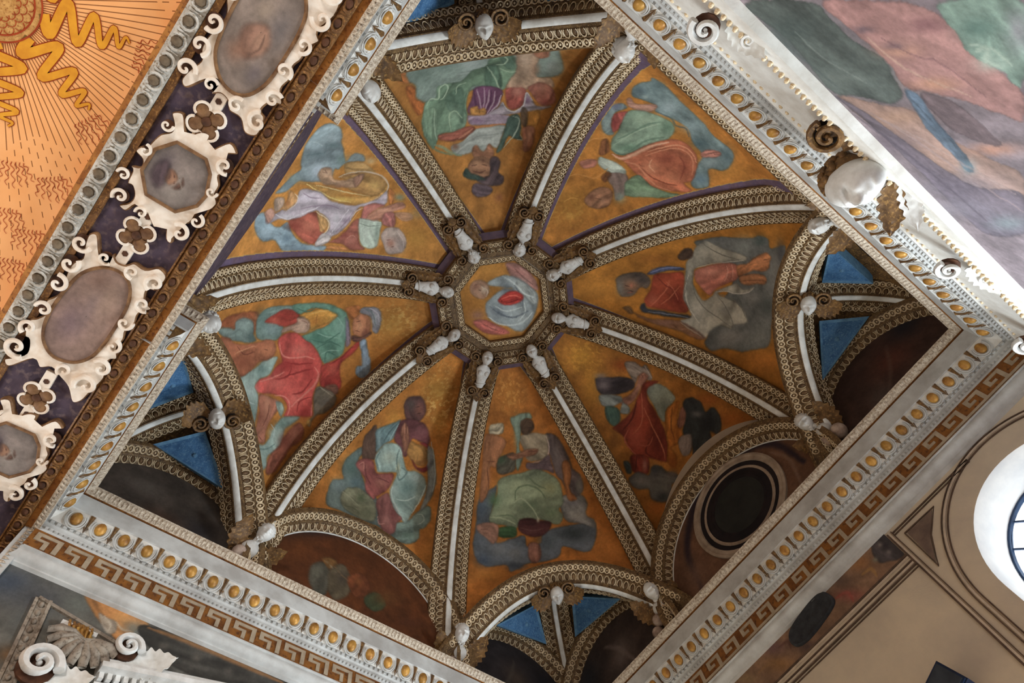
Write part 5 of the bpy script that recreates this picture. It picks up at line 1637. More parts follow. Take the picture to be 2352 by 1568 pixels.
for ci, cn in enumerate(CORNERS):
    P, T, L, N = corner_rib_curve(cn)
    root = empty('squinch_vault', P[0]); tag(root, 'small ribbed corner vault with blue triangles ' + CORNER_NAME[ci], 'squinch', 'small corner vaults')
    prof = [(w * 0.82, d) for w, d in RIB_PROF]
    v, f = sweep(P, L, N, prof)
    link('rib_body', mesh('rib_body', v, f, [M_GILTDARK, M_FILLET], strip_mats(prof, -0.031, 0.031, 1) * (len(P) - 1), True, 30), root)
    for s in (-1, 1):
        units_on(root, 'egg', EGG_S, P, T, L, N, s * .043, -.016, s * .115, -.062, 0.088, 0.088, skip0=0.12, skip1=0.3)
        units_on(root, 'guilloche_ring', RING_S, P, T, L, N, s * .131, -.068, s * .189, -.072, 0.066, 0.066, skip0=0.1, skip1=0.35)
    for w_axis in (0, 1):
        w = {(0, 1): 'ne', (0, -1): 'sw', (1, 1): 'se', (1, -1): 'nw'}[(w_axis, cn[w_axis])]
        nn, al, D = wall_frame(w)
        side = np.sign(al @ np.array((cn[0], cn[1], 0.0)))
        c = side * SML_C
        if w in ('se', 'sw'):
            wl = 'window wall' if w == 'se' else 'fret wall'
            lunette_arch(w, c, SML_R, SML_Z, -92, 92, 'corner_lunette_arch', 'small arch on the %s %s' % (wl, CORNER_NAME[ci]), 'small corner lunette arches', 33, True, 0.9)
        # web half: between the wall arch and (half corner arch + central rib)
        t = np.radians(np.linspace(-90, 90, 40)) * side
        A = np.array([nn * (D - 0.05) + al * (c + (SML_R + 0.06) * math.sin(q)) + np.array((0, 0, SML_Z + (SML_R + 0.06) * math.cos(q))) for q in t])
        uu = np.linspace(-1 if w_axis == 0 else 1, 0, 30)
        Bq = np.r_[squinch_pt(cn, uu, 0.12), (P - N * 0.10)[1:]]
        A, _ = resample(A, 44); Bq, _ = resample(Bq, 44)
        v = np.linspace(0, 1, 16)[:, None, None]
        S = A[None] * (1 - v) + Bq[None] * v
        S[..., 2] += (0.16 * np.sin(np.pi * v) * np.sin(np.pi * np.linspace(0, 1, 44))[None, :, None])[..., 0]
        nvv, nuu = S.shape[:2]
        link('web', mesh('web', S.reshape(-1, 3), grid_faces(nuu, nvv), [M_SQWEB], None, True), root)
        # the blue triangular panel, slightly proud of the web
        def at(u, vv):
            x = u * (nuu - 1); y = vv * (nvv - 1); i = min(int(x), nuu - 2); j = min(int(y), nvv - 2); a = x - i; b = y - j
            return S[j, i] * (1 - a) * (1 - b) + S[j, i + 1] * a * (1 - b) + S[j + 1, i] * (1 - a) * b + S[j + 1, i + 1] * a * b
        pa, pb, pc = at(0.20, 0.50), at(0.50, 0.74), at(0.72, 0.46)
        ctr = (pa + pb + pc) / 3
        pa, pb, pc = (ctr + (q - ctr) * 0.66 for q in (pa, pb, pc))
        nz = nrm(np.cross(pb - pa, pc - pa)); nz = nz * np.sign(nz @ (np.array((0, 0, -2.0)) - ctr))
        m1 = MB()
        tri = [pa, pb, pc]
        outer = [q + nz * 0.025 for q in tri]; inner = [ctr + (q - ctr) * 0.86 + nz * 0.012 for q in tri]; back = [q - nz * 0.12 for q in tri]
        m1.add(outer + inner + back, [(0, 1, 4, 3), (1, 2, 5, 4), (2, 0, 3, 5), (0, 6, 7, 1), (1, 7, 8, 2), (2, 8, 6, 0)], 1)
        m1.add(inner, [(0, 1, 2)], 0)
        m1.ball(ctr + nz * 0.006, 0.030, 8, 4, 1)
        link('blue_panel', m1.mesh('blue_panel', [M_BLUE, M_BLUERIM]), root)

# webs with their frescoes
WEB_LABEL = [
    'fresco of a seated figure in green mantle and salmon skirt by the pale cornice',
    'fresco of a bearded saint in orange tunic and white drapery with bare feet',
    'fresco of a white bearded elder in dark red beside the round oculus',
    'fresco of a veiled seated figure with pale green skirt and dark clouds',
    'fresco of a praying saint in purple and pale blue with a lion',
    'fresco of a turbaned man in rose red mantle with a small angel',
    'fresco of an old saint in lilac mantle lined with yellow holding a pail',
    'fresco of a man in green cloak and purple skirt with bare knees']
WEB_NU, WEB_NV = 300, 350
for i in range(8):
    S, Nn = web_surface(i, WEB_NU, WEB_NV)
    ctr, e1, e2 = chart_of(S)
    D2 = np.stack([(S - ctr) @ e1, (S - ctr) @ e2], -1)
    colr = paint_panel('web%d' % i, D2.reshape(-1, 2), seed=i * 10).reshape(WEB_NV, WEB_NU, 3)
    # painted purple border with a thin gold line, a hand's breadth inside the stucco
    dl = np.linalg.norm(S - S[:, :1], axis=-1) - 0.252; dr = np.linalg.norm(S - S[:, -1:], axis=-1) - 0.252
    dt = np.linalg.norm(S - S[:1], axis=-1) - 0.03
    db = np.linalg.norm(S - S[-1:], axis=-1) - (0.035 if i in (0, 6) else 0.15)
    edge = np.minimum.reduce([dl, dr, dt, db])
    tone = value_noise(D2[..., 0] * 9, D2[..., 1] * 9, i, 4)[..., None]
    purple = srgb((120, 96, 104)) * (1 - tone) + srgb((96, 84, 112)) * tone
    colr = np.where((edge < 0.075)[..., None], purple * (0.75 + 0.5 * tone), colr)
    colr = np.where(((edge >= 0.075) & (edge < 0.084))[..., None], srgb((206, 168, 96)) * (0.6 + 0.5 * tone), colr)
    o = painted('fresco_panel', S.reshape(-1, 3), grid_faces(WEB_NU, WEB_NV), colr.reshape(-1, 3))
    tag(o, WEB_LABEL[i], 'fresco', 'frescoes of the vault webs')
# ------------------------------------------------------------------ sculpted pieces
def head_mesh(name, mats, nu=64, nv=48, child=False):
    """face looks along +z, crown along +y, unit height"""
    V = []
    for j in range(nv + 1):
        ph = -np.pi / 2 + np.pi * j / nv
        for i in range(nu):
            th = 2 * np.pi * i / nu
            x = 0.37 * math.cos(ph) * math.sin(th); y = 0.5 * math.sin(ph); z = 0.43 * math.cos(ph) * math.cos(th)
            k = 1 - (0.10 if child else 0.34) * max(0.0, -y / 0.5) ** 1.4
            x *= k
            if z < 0: z *= 0.95
            if z > 0:
                g = lambda cx, cy, sx, sy: math.exp(-((x - cx) / sx) ** 2 - ((y - cy) / sy) ** 2)
                d = 0.17 * g(0, -0.06, 0.05, 0.11) + 0.07 * g(0, -0.13, 0.085, 0.045)       # nose
                d += 0.06 * g(0, 0.125, 0.24, 0.04)                                           # brow
                for s in (-1, 1):
                    d -= 0.15 * g(s * 0.145, 0.045, 0.085, 0.055); d += 0.07 * g(s * 0.145, 0.035, 0.042, 0.026)
                    d += (0.055 if child else 0.03) * g(s * 0.19, -0.13, 0.09, 0.10)
                d += 0.055 * g(0, -0.235, 0.10, 0.026) - 0.075 * g(0, -0.262, 0.12, 0.013) + 0.055 * g(0, -0.29, 0.08, 0.026) - 0.03 * g(0, -0.19, 0.05, 0.02)
                d += 0.06 * g(0, -0.42, 0.10, 0.06) - 0.05 * g(0, -0.345, 0.12, 0.025)
                z += d
            V.append((x, y, z))
    return mesh(name, V, grid_faces(nu, nv + 1, True), mats, None, True)

def hair_mesh(name, mats, seed=1, curls=34, low=-0.05, beard=False):
    mb = MB(); rng = np.random.default_rng(seed)
    mb.ball((0, 0.09, -0.15), (0.385, 0.44, 0.37), 14, 8)
    for k in range(curls):
        a = rng.uniform(0, 2 * np.pi); e = rng.uniform(low, 1.0)
        r = math.sqrt(max(0, 1 - e * e))
        x, z, y = 0.39 * r * math.sin(a), 0.37 * r * math.cos(a) - 0.13, 0.09 + 0.43 * e
        if z > 0.02 and y < 0.30: continue
        mb.ball((x, y, z), (0.085, 0.075, 0.085), 7, 4)
    if beard:
        for k in range(16):
            mb.ball((rng.uniform(-0.2, 0.2), rng.uniform(-0.56, -0.38), rng.uniform(0.12, 0.28)), (0.06, 0.09, 0.06), 6, 4)
    return mb.mesh(name, mats, True)

def spiral(R, turns, r0, r1, n=30, w=None):
    t = np.linspace(0, 1, n)
    a = t * turns * 2 * np.pi; r = R * (1 - t) ** 0.8 + R * 0.08
    pts = np.c_[r * np.cos(a), r * np.sin(a), 0.25 * R * t]
    return pts, np.linspace(r0, r1, n)

def volute_mesh(name, R, th, depth, mats, turns=1.75):
    """scroll lying in the xy plane, raised along z"""
    mb = MB()
    p, r = spiral(R, turns, th, th * 0.55)
    mb.tube(p + np.array((0, 0, depth)), r, 6, 0, up=(0, 0, 1))
    mb.ball((0, 0, depth), R * 0.17, 8, 5, 0)
    mb.add(*disc((0, 0, 0), R * 1.0, 14), 1)
    # drum side
    k = 14; a = np.linspace(0, 2 * np.pi, k, endpoint=False)
    v = [(R * math.cos(q), R * math.sin(q), zz) for zz in (-depth * 0.4, 0.0) for q in a]
    mb.add(v, [(i, (i + 1) % k, k + (i + 1) % k, k + i) for i in range(k)], 1)
    return mb.mesh(name, mats, True, 60)

def disc(c, R, k):
    a = np.linspace(0, 2 * np.pi, k, endpoint=False)
    return [tuple(c)] + [(c[0] + R * math.cos(q), c[1] + R * math.sin(q), c[2]) for q in a], [(0, 1 + i, 1 + (i + 1) % k) for i in range(k)]

def leaf_mesh(name, mats, L=1.0, Wd=0.32, lobes=6, curl=0.35, thick=0.03):
    """acanthus-like leaf growing along +y, curling towards +z"""
    mb = MB(); n = lobes * 8 + 1
    top = []; 
    for i in range(n):
        t = i / (n - 1)
        w = Wd * (math.sin(math.pi * min(1, t * 0.9 + 0.12)) ** 0.8) * (1 + 0.14 * math.cos(t * lobes * 2 * math.pi))
        y = L * t; z = curl * L * t ** 2.2
        top.append([(-w, y, z + 0.10 * w), (-w * 0.5, y, z - 0.05 * w), (0, y, z + 0.12 * w + 0.012), (w * 0.5, y, z - 0.05 * w), (w, y, z + 0.10 * w)])
    V = [v for r in top for v in r]
    V2 = [(x, y, z - thick) for x, y, z in V]
    F = grid_faces(5, n); m = len(V)
    mb.add(V + V2, F + [tuple(m + q for q in reversed(f)) for f in F])
    edge = [(i * 5, (i + 1) * 5) for i in range(n - 1)] + [(i * 5 + 4, (i + 1) * 5 + 4) for i in range(n - 1)]
    mb.add(V + V2, [(a, b, b + m, a + m) for a, b in edge])
    return mb.mesh(name, mats, True, 50)

def torso_mesh(name, mats, male):
    mb = MB()
    prof = [(-0.50, 0.16, 0.13), (-0.36, 0.21, 0.16), (-0.1, 0.25, 0.20), (0.12, 0.33, 0.22), (0.30, 0.36, 0.20), (0.42, 0.26, 0.16), (0.50, 0.13, 0.12), (0.62, 0.11, 0.11)]
    k = 14; V = []
    for y, a, b in prof:
        for i in range(k):
            t = 2 * np.pi * i / k
            V.append((a * math.cos(t), y, b * math.sin(t)))
    mb.add(V, grid_faces(k, len(prof), True))
    for s in (-1, 1):
        mb.ball((s * 0.15, 0.16, 0.15), (0.13, 0.12, 0.10 if male else 0.14), 10, 6)
    mb.ball((0, -0.14, 0.14), (0.11, 0.10, 0.07), 8, 5)
    # cloth band round the waist
    t = np.linspace(0, 2 * np.pi, 16, endpoint=False)
    mb.tube([(0.235 * math.cos(q), -0.32 + 0.05 * math.cos(q), 0.185 * math.sin(q)) for q in t], 0.035, 5, closed=True, up=(0, 1, 0))
    return mb.mesh(name, mats, True)

def instance(name, parts, M, label, cat, group=None):
    """a thing whose parts share meshes: parts are (name, mesh, local matrix[, sub-parts])"""
    o = bpy.data.objects.new(name, None); COL.objects.link(o); o.empty_display_size = 0.1
    o.matrix_basis = M
    tag(o, label, cat, group)
    for p in parts:
        c = bpy.data.objects.new(p[0], p[1]); COL.objects.link(c); c.parent = o; c.matrix_basis = p[2]
        for q in (p[3] if len(p) > 3 else ()):
            d = bpy.data.objects.new(q[0], q[1]); COL.objects.link(d); d.parent = c; d.matrix_basis = q[2]
    return o

def LM(pos, s=1.0, rx=0, ry=0, rz=0):
    sc = (s, s, s) if np.isscalar(s) else s
    from mathutils import Euler
    return Matrix.Translation(Vector(pos)) @ Euler((math.radians(rx), math.radians(ry), math.radians(rz))).to_matrix().to_4x4() @ Matrix.Diagonal((*sc, 1))

M_MARBLE = mat('stucco_figure', (228, 228, 226), (196, 193, 188), 7, 0.7)
M_FRUIT = mat('stucco_fruit', (196, 176, 162), (150, 126, 112), 14, 0.7)
HEAD = head_mesh('head', [M_MARBLE]); CHILD = head_mesh('head', [M_MARBLE], child=True)
HAIR = hair_mesh('hair', [M_BROWN], 2); HAIR_W = hair_mesh('hair', [M_MARBLE], 5, beard=True)
TORSO = [torso_mesh('torso', [M_MARBLE], m) for m in (True, False)]
VOL = volute_mesh('volute', 0.5, 0.12, 0.14, [M_BROWN, M_DARK])
LEAF = leaf_mesh('acanthus_leaf', [M_BROWN]); LEAF_W = leaf_mesh('acanthus_leaf', [M_FILLET])
WING = leaf_mesh('wing', [M_BROWN], 1.0, 0.20, 7, 0.18, 0.08)

# --- herm busts round the crown ring
HERM_LABEL = ['pointing to the pale cornice corner of the window wall', 'next to the bearded saint in white drapery', 'at the head of the elder in dark red', 'above the veiled figure in green',
              'above the praying saint in blue', 'beside the turban of the man in red', 'beside the old saint holding the pail', 'below the upside-down man in green']
for i, deg in enumerate(RIB_DEG):
    a = math.radians(deg)
    out = np.array((math.cos(a), math.sin(a), 0)); lat = np.array((-math.sin(a), math.cos(a), 0))
    base = out * 1.12 + np.array((0, 0, float(rib_z(1.12))))
    Y = nrm(-out + np.array((0, 0, 0.20))); Zn = nrm(np.array((0, 0, -1.0)) - out * 0.15); Zn = nrm(Zn - Y * (Zn @ Y)); X = np.cross(Y, Zn)
    tw = [0, 12, -8, 0, 10, 0, -10, 6][i]
    parts = [('torso', TORSO[i % 2], LM((0, 0.0, 0.05), (0.30, 0.34, 0.34))),
             ('head', HEAD, LM((0, 0.28, 0.10), 0.215, rx=-12, rz=tw), [('hair', HAIR if i in (3, 2, 1) else HAIR_W, LM((0, 0.02, -0.04), 0.98))] if i not in (5, 4) else [('hair', HAIR, LM((0, 0.03, -0.08), 0.98))]),
             ('volute', VOL, LM((-0.10, -0.24, 0.06), 0.15)), ('volute', VOL, LM((0.10, -0.24, 0.06), (-0.15, 0.15, 0.15))),
             ('acanthus_leaf', LEAF, LM((0, -0.12, 0.06), (0.30, 0.26, 0.22), rx=0, rz=180)),
             ('wing', WING, LM((-0.13, -0.34, 0.0), (0.36, 0.66, 0.5), ry=-30, rz=2)), ('wing', WING, LM((0.13, -0.34, 0.0), (0.36, 0.66, 0.5), ry=30, rz=-2)),
             ('volute', VOL, LM((-0.17, 0.26, 0.05), 0.15, rz=40)), ('volute', VOL, LM((0.17, 0.26, 0.05), (-0.15, 0.15, 0.15), rz=-40))]
    instance('herm_bust', parts, frame(base, X, Y, Zn), 'white crown ring herm ' + HERM_LABEL[i], 'bust', 'herm busts round the crown of the vault')

# --- heads with fruit where the ribs land
FOOT = [(0.50, 0.08), (0.65, -0.15), (0.60, 0.15), (0.50, -0.12), (0.50, 0.12), (0.66, -0.15), (0.75, 0.12), (0.50, -0.15)]
FOOT_LABEL = ['peering over the pale cornice near the blue corner triangles', 'above two large round fruits by the dark oculus', 'with a cluster of fruits over the window wall cornice',
              'turned sideways between the fret wall lunette and blue triangles', 'with a brown leaf at the foot of the long diagonal rib', 'peeking from behind the broken cornice end below the turbaned man',
              'half hidden behind the cornice end above the cartouche band', 'half hidden at the upper end of the pale cornice']
FRUIT = MB(); FRUIT.ball((0, 0, 0), 0.5, 12, 8)
FRUIT = FRUIT.mesh('fruit', [M_FRUIT], True)
BUST = MB(); BUST.ball((0, -0.1, 0), (0.42, 0.42, 0.34), 12, 7); BUST.tube([(0, 0.1, 0.02), (0, 0.5, 0.05)], 0.17, 10)
BUST = BUST.mesh('neck', [M_MARBLE], True)
for i, deg in enumerate(RIB_DEG):
    ze, lt = FOOT[i]
    P, T, L, N = rib_curve(deg, 0, ze, 60)
    a = math.radians(deg)
    c = P[-1] + N[-1] * 0.10 + L[-1] * lt
    Y = np.array((0, 0, 1.0)); Zn = nrm(np.array((-math.cos(a), -math.sin(a), -0.75))); Y = nrm(Y - Zn * (Y @ Zn)); X = np.cross(Y, Zn)
    rnd = random.Random(i)
    parts = [('head', HEAD if i % 3 else CHILD, LM((0, 0.02, 0.08), 0.23, rz=rnd.uniform(-14, 14), ry=rnd.uniform(-25, 25)), [('hair', HAIR if i in (2, 6) else HAIR_W, LM((0, 0.04, -0.10), 0.95))]),
             ('neck', BUST, LM((0, -0.17, 0.03), 0.24)),
             ('acanthus_leaf', LEAF, LM((-0.12, -0.30, -0.02), (0.34, 0.40, 0.4), rx=10, rz=28)), ('acanthus_leaf', LEAF, LM((0.12, -0.30, -0.02), (0.34, 0.40, 0.4), rx=10, rz=-28))]
    for k in range(4 if i != 1 else 2):
        fx, fy = ((-0.09, -0.30), (0.09, -0.34), (0.0, -0.42), (-0.16, -0.42))[k]
        parts.append(('fruit', FRUIT, LM((fx, fy, 0.08), 0.15 if i != 1 else 0.19)))
    instance('stucco_bust', parts, frame(c, X, Y, Zn), 'white stucco bust ' + FOOT_LABEL[i], 'bust', 'stucco busts at the rib feet')

# --- masks at the crown of the corner arches
for ci, cn in enumerate(CORNERS):
    c = squinch_pt(cn, np.array((-0.10, 0.0, 0.0, 0.0)[ci])) + np.array((0, 0, -0.06)) + nrm(np.array((cn[0], cn[1], 0))) * 0.04
    inw = nrm(np.array((-cn[0], -cn[1], 0.0)))
    Zn = nrm(np.array((0, 0, -0.85)) + inw * 0.35); Y = nrm(inw * 0.9 + np.array((0, 0, 0.6))) * (1 if ci != 1 else 1)
    if ci in (2,): Y = nrm(np.cross(inw, (0, 0, 1.0)) * 0.2 - inw * 0.2 + np.cross((0, 0, 1.0), inw) * 0.9)
    if ci in (1, 3, 0): Y = {1: inw, 3: -inw, 0: np.cross((0, 0, 1.0), inw)}[ci]
    Y = nrm(Y - Zn * (Y @ Zn)); X = np.cross(Y, Zn)
    parts = [('head', HEAD if ci != 2 else CHILD, LM((0, 0, 0.06), 0.23), [('hair', HAIR, LM((0, 0.06, -0.12), 1.0))]),
             ('acanthus_leaf', LEAF, LM((-0.09, -0.12, -0.01), (0.40, 0.30, 0.4), rz=60)), ('acanthus_leaf', LEAF, LM((0.09, -0.12, -0.01), (0.40, 0.30, 0.4), rz=-60)),
             ('volute', VOL, LM((-0.16, 0.05, 0.02), 0.16)), ('volute', VOL, LM((0.16, 0.05, 0.02), (-0.16, 0.16, 0.16)))]
    instance('stucco_mask', parts, frame(c, X, Y, Zn), 'white mask with brown curls ' + CORNER_NAME[ci], 'mask', 'masks on the corner arches')

M_BORDER = mat('painted_border_purple', (112, 92, 104), (88, 74, 92), 9, 0.85)
# --- crown ring and its octagonal fresco
ring_root = empty('crown_ring', (0, 0, 3.3)); tag(ring_root, 'octagonal stucco moulding framing the crown fresco', 'moulding')
RING_PROF = [(1.12, 3.36), (1.02, 3.30), (1.00, 3.24), (0.985, 3.235), (0.975, 3.25), (0.915, 3.275), (0.91, 3.262), (0.895, 3.265), (0.89, 3.285), (0.82, 3.325), (0.815, 3.31), (0.80, 3.312), (0.795, 3.335), (0.735, 3.35), (0.73, 3.33), (0.715, 3.333), (0.71, 3.36), (0.645, 3.372), (0.64, 3.36), (0.625, 3.365), (0.622, 3.44)]
OCT_A = [math.radians(d) for d in RIB_DEG]
V = [(r * math.cos(q), r * math.sin(q), z) for q in OCT_A for r, z in RING_PROF]
k = len(RING_PROF); F = []; FM = []
for s in range(8):
    for q in range(k - 1):
        F.append((s * k + q, s * k + q + 1, ((s + 1) % 8) * k + q + 1, ((s + 1) % 8) * k + q)); FM.append(1 if 0.79 > RING_PROF[q][0] > 0.732 else (2 if q == 0 else 0))
link('ring_body', mesh('ring_body', V, F, [M_GILTDARK, M_FILLET, M_BORDER], FM), ring_root)
for s in range(8):
    a0, a1 = OCT_A[s], OCT_A[(s + 1) % 8]
    e = lambda r, z: (np.array((r * math.cos(a0), r * math.sin(a0), z)), np.array((r * math.cos(a1), r * math.sin(a1), z)))
    for nm, me, ra, za, rb, zb, p, trim in (('guilloche_ring', RING_S, 0.975, 3.25, 0.915, 3.275, 0.064, 0.18), ('egg', EGG_S, 0.89, 3.285, 0.82, 3.325, 0.085, 0.17), ('guilloche_ring', RING_S, 0.71, 3.36, 0.645, 3.372, 0.062, 0.02)):
        A0, A1 = e(ra, za); B0, B1 = e(rb, zb)
        n = 8; t = np.linspace(trim, 1 - trim, n)[:, None]
        PA = A0 * (1 - t) + A1 * t; PB = B0 * (1 - t) + B1 * t
        T = np.tile(nrm(A1 - A0), (n, 1)); Lv = PB - PA
        wd = float(np.linalg.norm(Lv[0])); Lv = nrm(Lv); Nv = np.cross(T, Lv); Nv *= np.sign(-Nv[0, 2])
        units_on(ring_root, nm, me, PA, T, Lv, Nv, 0, 0, wd, 0, p, wd * 1.02)
# octagonal fresco as a fine fan of rings
nr, na = 46, 160
pts = [(0, 0)]
ang = np.linspace(0, 2 * np.pi, na, endpoint=False)
cs = np.array([(0.632 * math.cos(q), 0.632 * math.sin(q)) for q in OCT_A])
def oct_edge(t):
    for s in range(8):
        p, q = cs[s], cs[(s + 1) % 8]
        d = np.array((math.cos(t), math.sin(t)))
        M = np.array((d, -(q - p))).T
        try: u = np.linalg.solve(M, p)
        except np.linalg.LinAlgError: continue
        if u[0] > 0 and -1e-9 <= u[1] <= 1 + 1e-9: return u[0]
    return 0.6
er = np.array([oct_edge(t) for t in ang])
D = np.array([(er[i] * r * math.cos(ang[i]), er[i] * r * math.sin(ang[i])) for r in np.linspace(0.01, 1, nr) for i in range(na)])
col = paint_panel('boss', D, seed=90)
o = painted('fresco_panel', np.c_[D, np.full(len(D), 3.43)], grid_faces(na, nr, True), col)
tag(o, 'octagonal fresco of a blessing bearded figure in grey and red at the crown', 'fresco')

# --- large lunettes
def lunette_fan(w, c, R, zc, inset, key, name, label, dark=None, seed=0):
    n, a, Dw = wall_frame(w)
    nr, na = 60, 90
    t = np.radians(np.linspace(-100, 100, na))
    P = np.array([n * (Dw - inset) + a * (c + R * r * math.sin(q)) + np.array((0, 0, max(zc + R * r * math.cos(q), -0.05))) for r in np.linspace(0.01, 1, nr) for q in t])
    ch = np.c_[P[:, 1] if abs(n[0]) > 0 else P[:, 0], P[:, 2]]
    col = paint_panel(key, ch, seed=seed)
    o = painted(name, P, grid_faces(na, nr), col)
    return tag(o, label, 'fresco', 'painted lunettes')
lunette_fan('sw', 0, LUN_R + 0.02, LUN_Z, 0.02, 'lunsw', 'lunette_fresco', 'dark brown lunette fresco with a dim seated figure on the fret wall')
PAINT['smalllun'] = 'b 96 72 60 100'
for key, w, c, lab, sd in (('lunsml_a', 'se', 1, 'dark red brown corner lunette fresco on the window wall near the bright window', 1), ('lunsml_b', 'se', -1, 'dark corner lunette fresco with a pale drapery on the window wall below the green skirt', 2),
                       ('lunsml_c', 'sw', 1, 'dark corner lunette fresco on the fret wall below the veiled figure', 3), ('lunsml_d', 'sw', -1, 'grey brown corner lunette fresco on the fret wall below the turbaned man', 4)):
    n, a, Dw = wall_frame(w)
    side = np.sign(a @ np.array((c, c, 0.0)))
    PAINT[key] = {'lunsml_a': 'b 74 52 44 100\ng 110 60 44 80 2500 600 300 0 0 250\ng 40 38 46 90 2900 800 250 0 0 200\ng 96 84 80 60 2100 300 200 0 0 200\ns 120 92 80 50 40 2100 200 2400 500 2600 800',
                  'lunsml_b': 'b 70 56 50 100\ng 120 104 96 90 -2300 500 200 0 0 240\ng 44 46 52 90 -2900 600 250 0 0 300\ns 140 120 112 60 50 -2100 200 -2300 600 -2500 800',
                  'lunsml_c': 'b 52 46 48 100\ng 90 74 62 80 2300 500 240 0 0 220\ng 36 36 44 90 2800 600 250 0 0 260\ns 96 86 76 60 40 2000 200 2200 500 2300 800',
                  'lunsml_d': 'b 84 74 66 100\ng 116 106 96 80 -2600 650 240 0 0 160\ng 52 48 50 90 -1900 400 260 0 0 240\ng 96 66 50 80 -2300 300 240 0 0 160'}[key]
    lunette_fan(w, side * SML_C, SML_R + 0.02, SML_Z, 0.03, key, 'lunette_fresco', lab, seed=sd * 7)

# --- oculus in the lunette of the window wall
PAINT['lunse'] = 'b 120 84 62 100\ng 60 44 60 95 0 1450 700 0 0 160\ns 44 36 50 100 110 -900 300 -820 900 -420 1350 100 1480 560 1400 900 1080 1000 500\ns 150 120 100 70 40 800 300 900 700 800 1000\ng 140 104 84 80 -900 500 200 0 0 300'
lunette_fan('se', 0, LUN_R + 0.02, LUN_Z, 0.02, 'lunse', 'lunette_fresco', 'plum and brown lunette painting round the oculus of the window wall', seed=55)
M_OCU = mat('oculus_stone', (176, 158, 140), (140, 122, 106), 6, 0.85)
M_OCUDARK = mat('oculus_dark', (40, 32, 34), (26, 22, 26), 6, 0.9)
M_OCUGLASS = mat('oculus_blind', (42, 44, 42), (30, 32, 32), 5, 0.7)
oc = empty('oculus', (0.08, WY, 0.80)); tag(oc, 'round oculus with pale stone ring and black recess', 'oculus')
def ring_lathe(prof, mats, fm, n=48, c=(0.08, 0.80)):
    V = []
    for i in range(n):
        q = 2 * np.pi * i / n
        for r, y in prof: V.append((c[0] + r * math.cos(q), WY + y, c[1] + r * math.sin(q)))
    k = len(prof)
    F = [(i * k + j, i * k + j + 1, ((i + 1) % n) * k + j + 1, ((i + 1) % n) * k + j) for i in range(n) for j in range(k - 1)]
    return mesh('ring', V, F, mats, fm * n, True, 40)
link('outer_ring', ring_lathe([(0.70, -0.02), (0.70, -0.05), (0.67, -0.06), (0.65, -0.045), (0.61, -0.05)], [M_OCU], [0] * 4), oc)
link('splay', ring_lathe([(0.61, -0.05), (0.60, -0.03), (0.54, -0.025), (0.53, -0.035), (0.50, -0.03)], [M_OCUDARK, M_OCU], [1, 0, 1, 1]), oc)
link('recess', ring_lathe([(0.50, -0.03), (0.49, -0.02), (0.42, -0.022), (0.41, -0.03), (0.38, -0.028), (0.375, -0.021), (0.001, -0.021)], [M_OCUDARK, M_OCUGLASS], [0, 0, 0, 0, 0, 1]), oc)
# ------------------------------------------------------------------ outlines of the soffit cartouches, metres from their centres
OCT_PLATE = [(0.417, -0.221), (0.456, -0.155), (0.358, -0.086), (0.332, -0.039), (0.384, -0.033), (0.432, 0.012), (0.434, 0.062), (0.356, 0.073), (0.348, 0.11), (0.473, 0.19), (0.438, 0.269), (0.405, 0.235), (0.369, 0.187), (0.312, 0.189), (0.274, 0.217), (0.268, 0.287), (0.222, 0.246), (0.163, 0.286), (0.092, 0.293), (0.035, 0.338), (-0.043, 0.315), (-0.01, 0.257), (-0.102, 0.255), (-0.178, 0.256), (-0.224, 0.235), (-0.221, 0.187), (-0.265, 0.158), (-0.405, 0.22), (-0.41, 0.17), (-0.269, 0.101), (-0.276, 0.06), (-0.379, 0.065), (-0.328, -0.01), (-0.279, -0.067), (-0.308, -0.116), (-0.387, -0.152), (-0.376, -0.208), (-0.319, -0.161), (-0.255, -0.156), (-0.198, -0.198), (-0.197, -0.236), (-0.102, -0.247), (-0.074, -0.268), (-0.043, -0.216), (0.011, -0.231), (0.036, -0.294), (0.094, -0.274), (0.08, -0.236), (0.134, -0.239), (0.239, -0.214), (0.299, -0.164), (0.354, -0.175)]
OCT_MEDAL = [(0.26, -0.096), (0.274, 0.119), (0.198, 0.194), (0.043, 0.247), (-0.059, 0.231), (-0.187, 0.129), (-0.194, -0.093), (-0.057, -0.196), (0.127, -0.192)]
OCT_SCROLL = [(0.325, -0.203, 0.034), (0.085, -0.238, 0.034), (-0.154, -0.277, 0.037), (-0.306, -0.225, 0.046), (-0.33, -0.054, 0.035), (-0.304, 0.232, 0.055), (-0.157, 0.285, 0.042), (0.094, 0.265, 0.033), (0.312, 0.248, 0.049)]
OVAL_PLATE = [(0.532, -0.256), (0.559, -0.205), (0.443, -0.131), (0.388, -0.054), (0.489, -0.055), (0.454, -0.004), (0.467, 0.056), (0.518, 0.098), (0.518, 0.183), (0.586, 0.258), (0.548, 0.339), (0.419, 0.32), (0.383, 0.27), (0.298, 0.297), (0.263, 0.368), (0.178, 0.308), (0.081, 0.323), (-0.002, 0.296), (-0.075, 0.316), (-0.166, 0.31), (-0.248, 0.351), (-0.3, 0.307), (-0.45, 0.347), (-0.605, 0.319), (-0.722, 0.297), (-0.77, 0.242), (-0.669, 0.159), (-0.62, 0.067), (-0.584, -0.009), (-0.632, -0.079), (-0.592, -0.147), (-0.745, -0.259), (-0.708, -0.316), (-0.653, -0.268), (-0.569, -0.208), (-0.462, -0.24), (-0.447, -0.28), (-0.318, -0.306), (-0.268, -0.265), (-0.177, -0.225), (-0.108, -0.274), (-0.042, -0.24), (0.03, -0.225), (0.193, -0.254), (0.279, -0.247), (0.344, -0.213), (0.441, -0.245)]
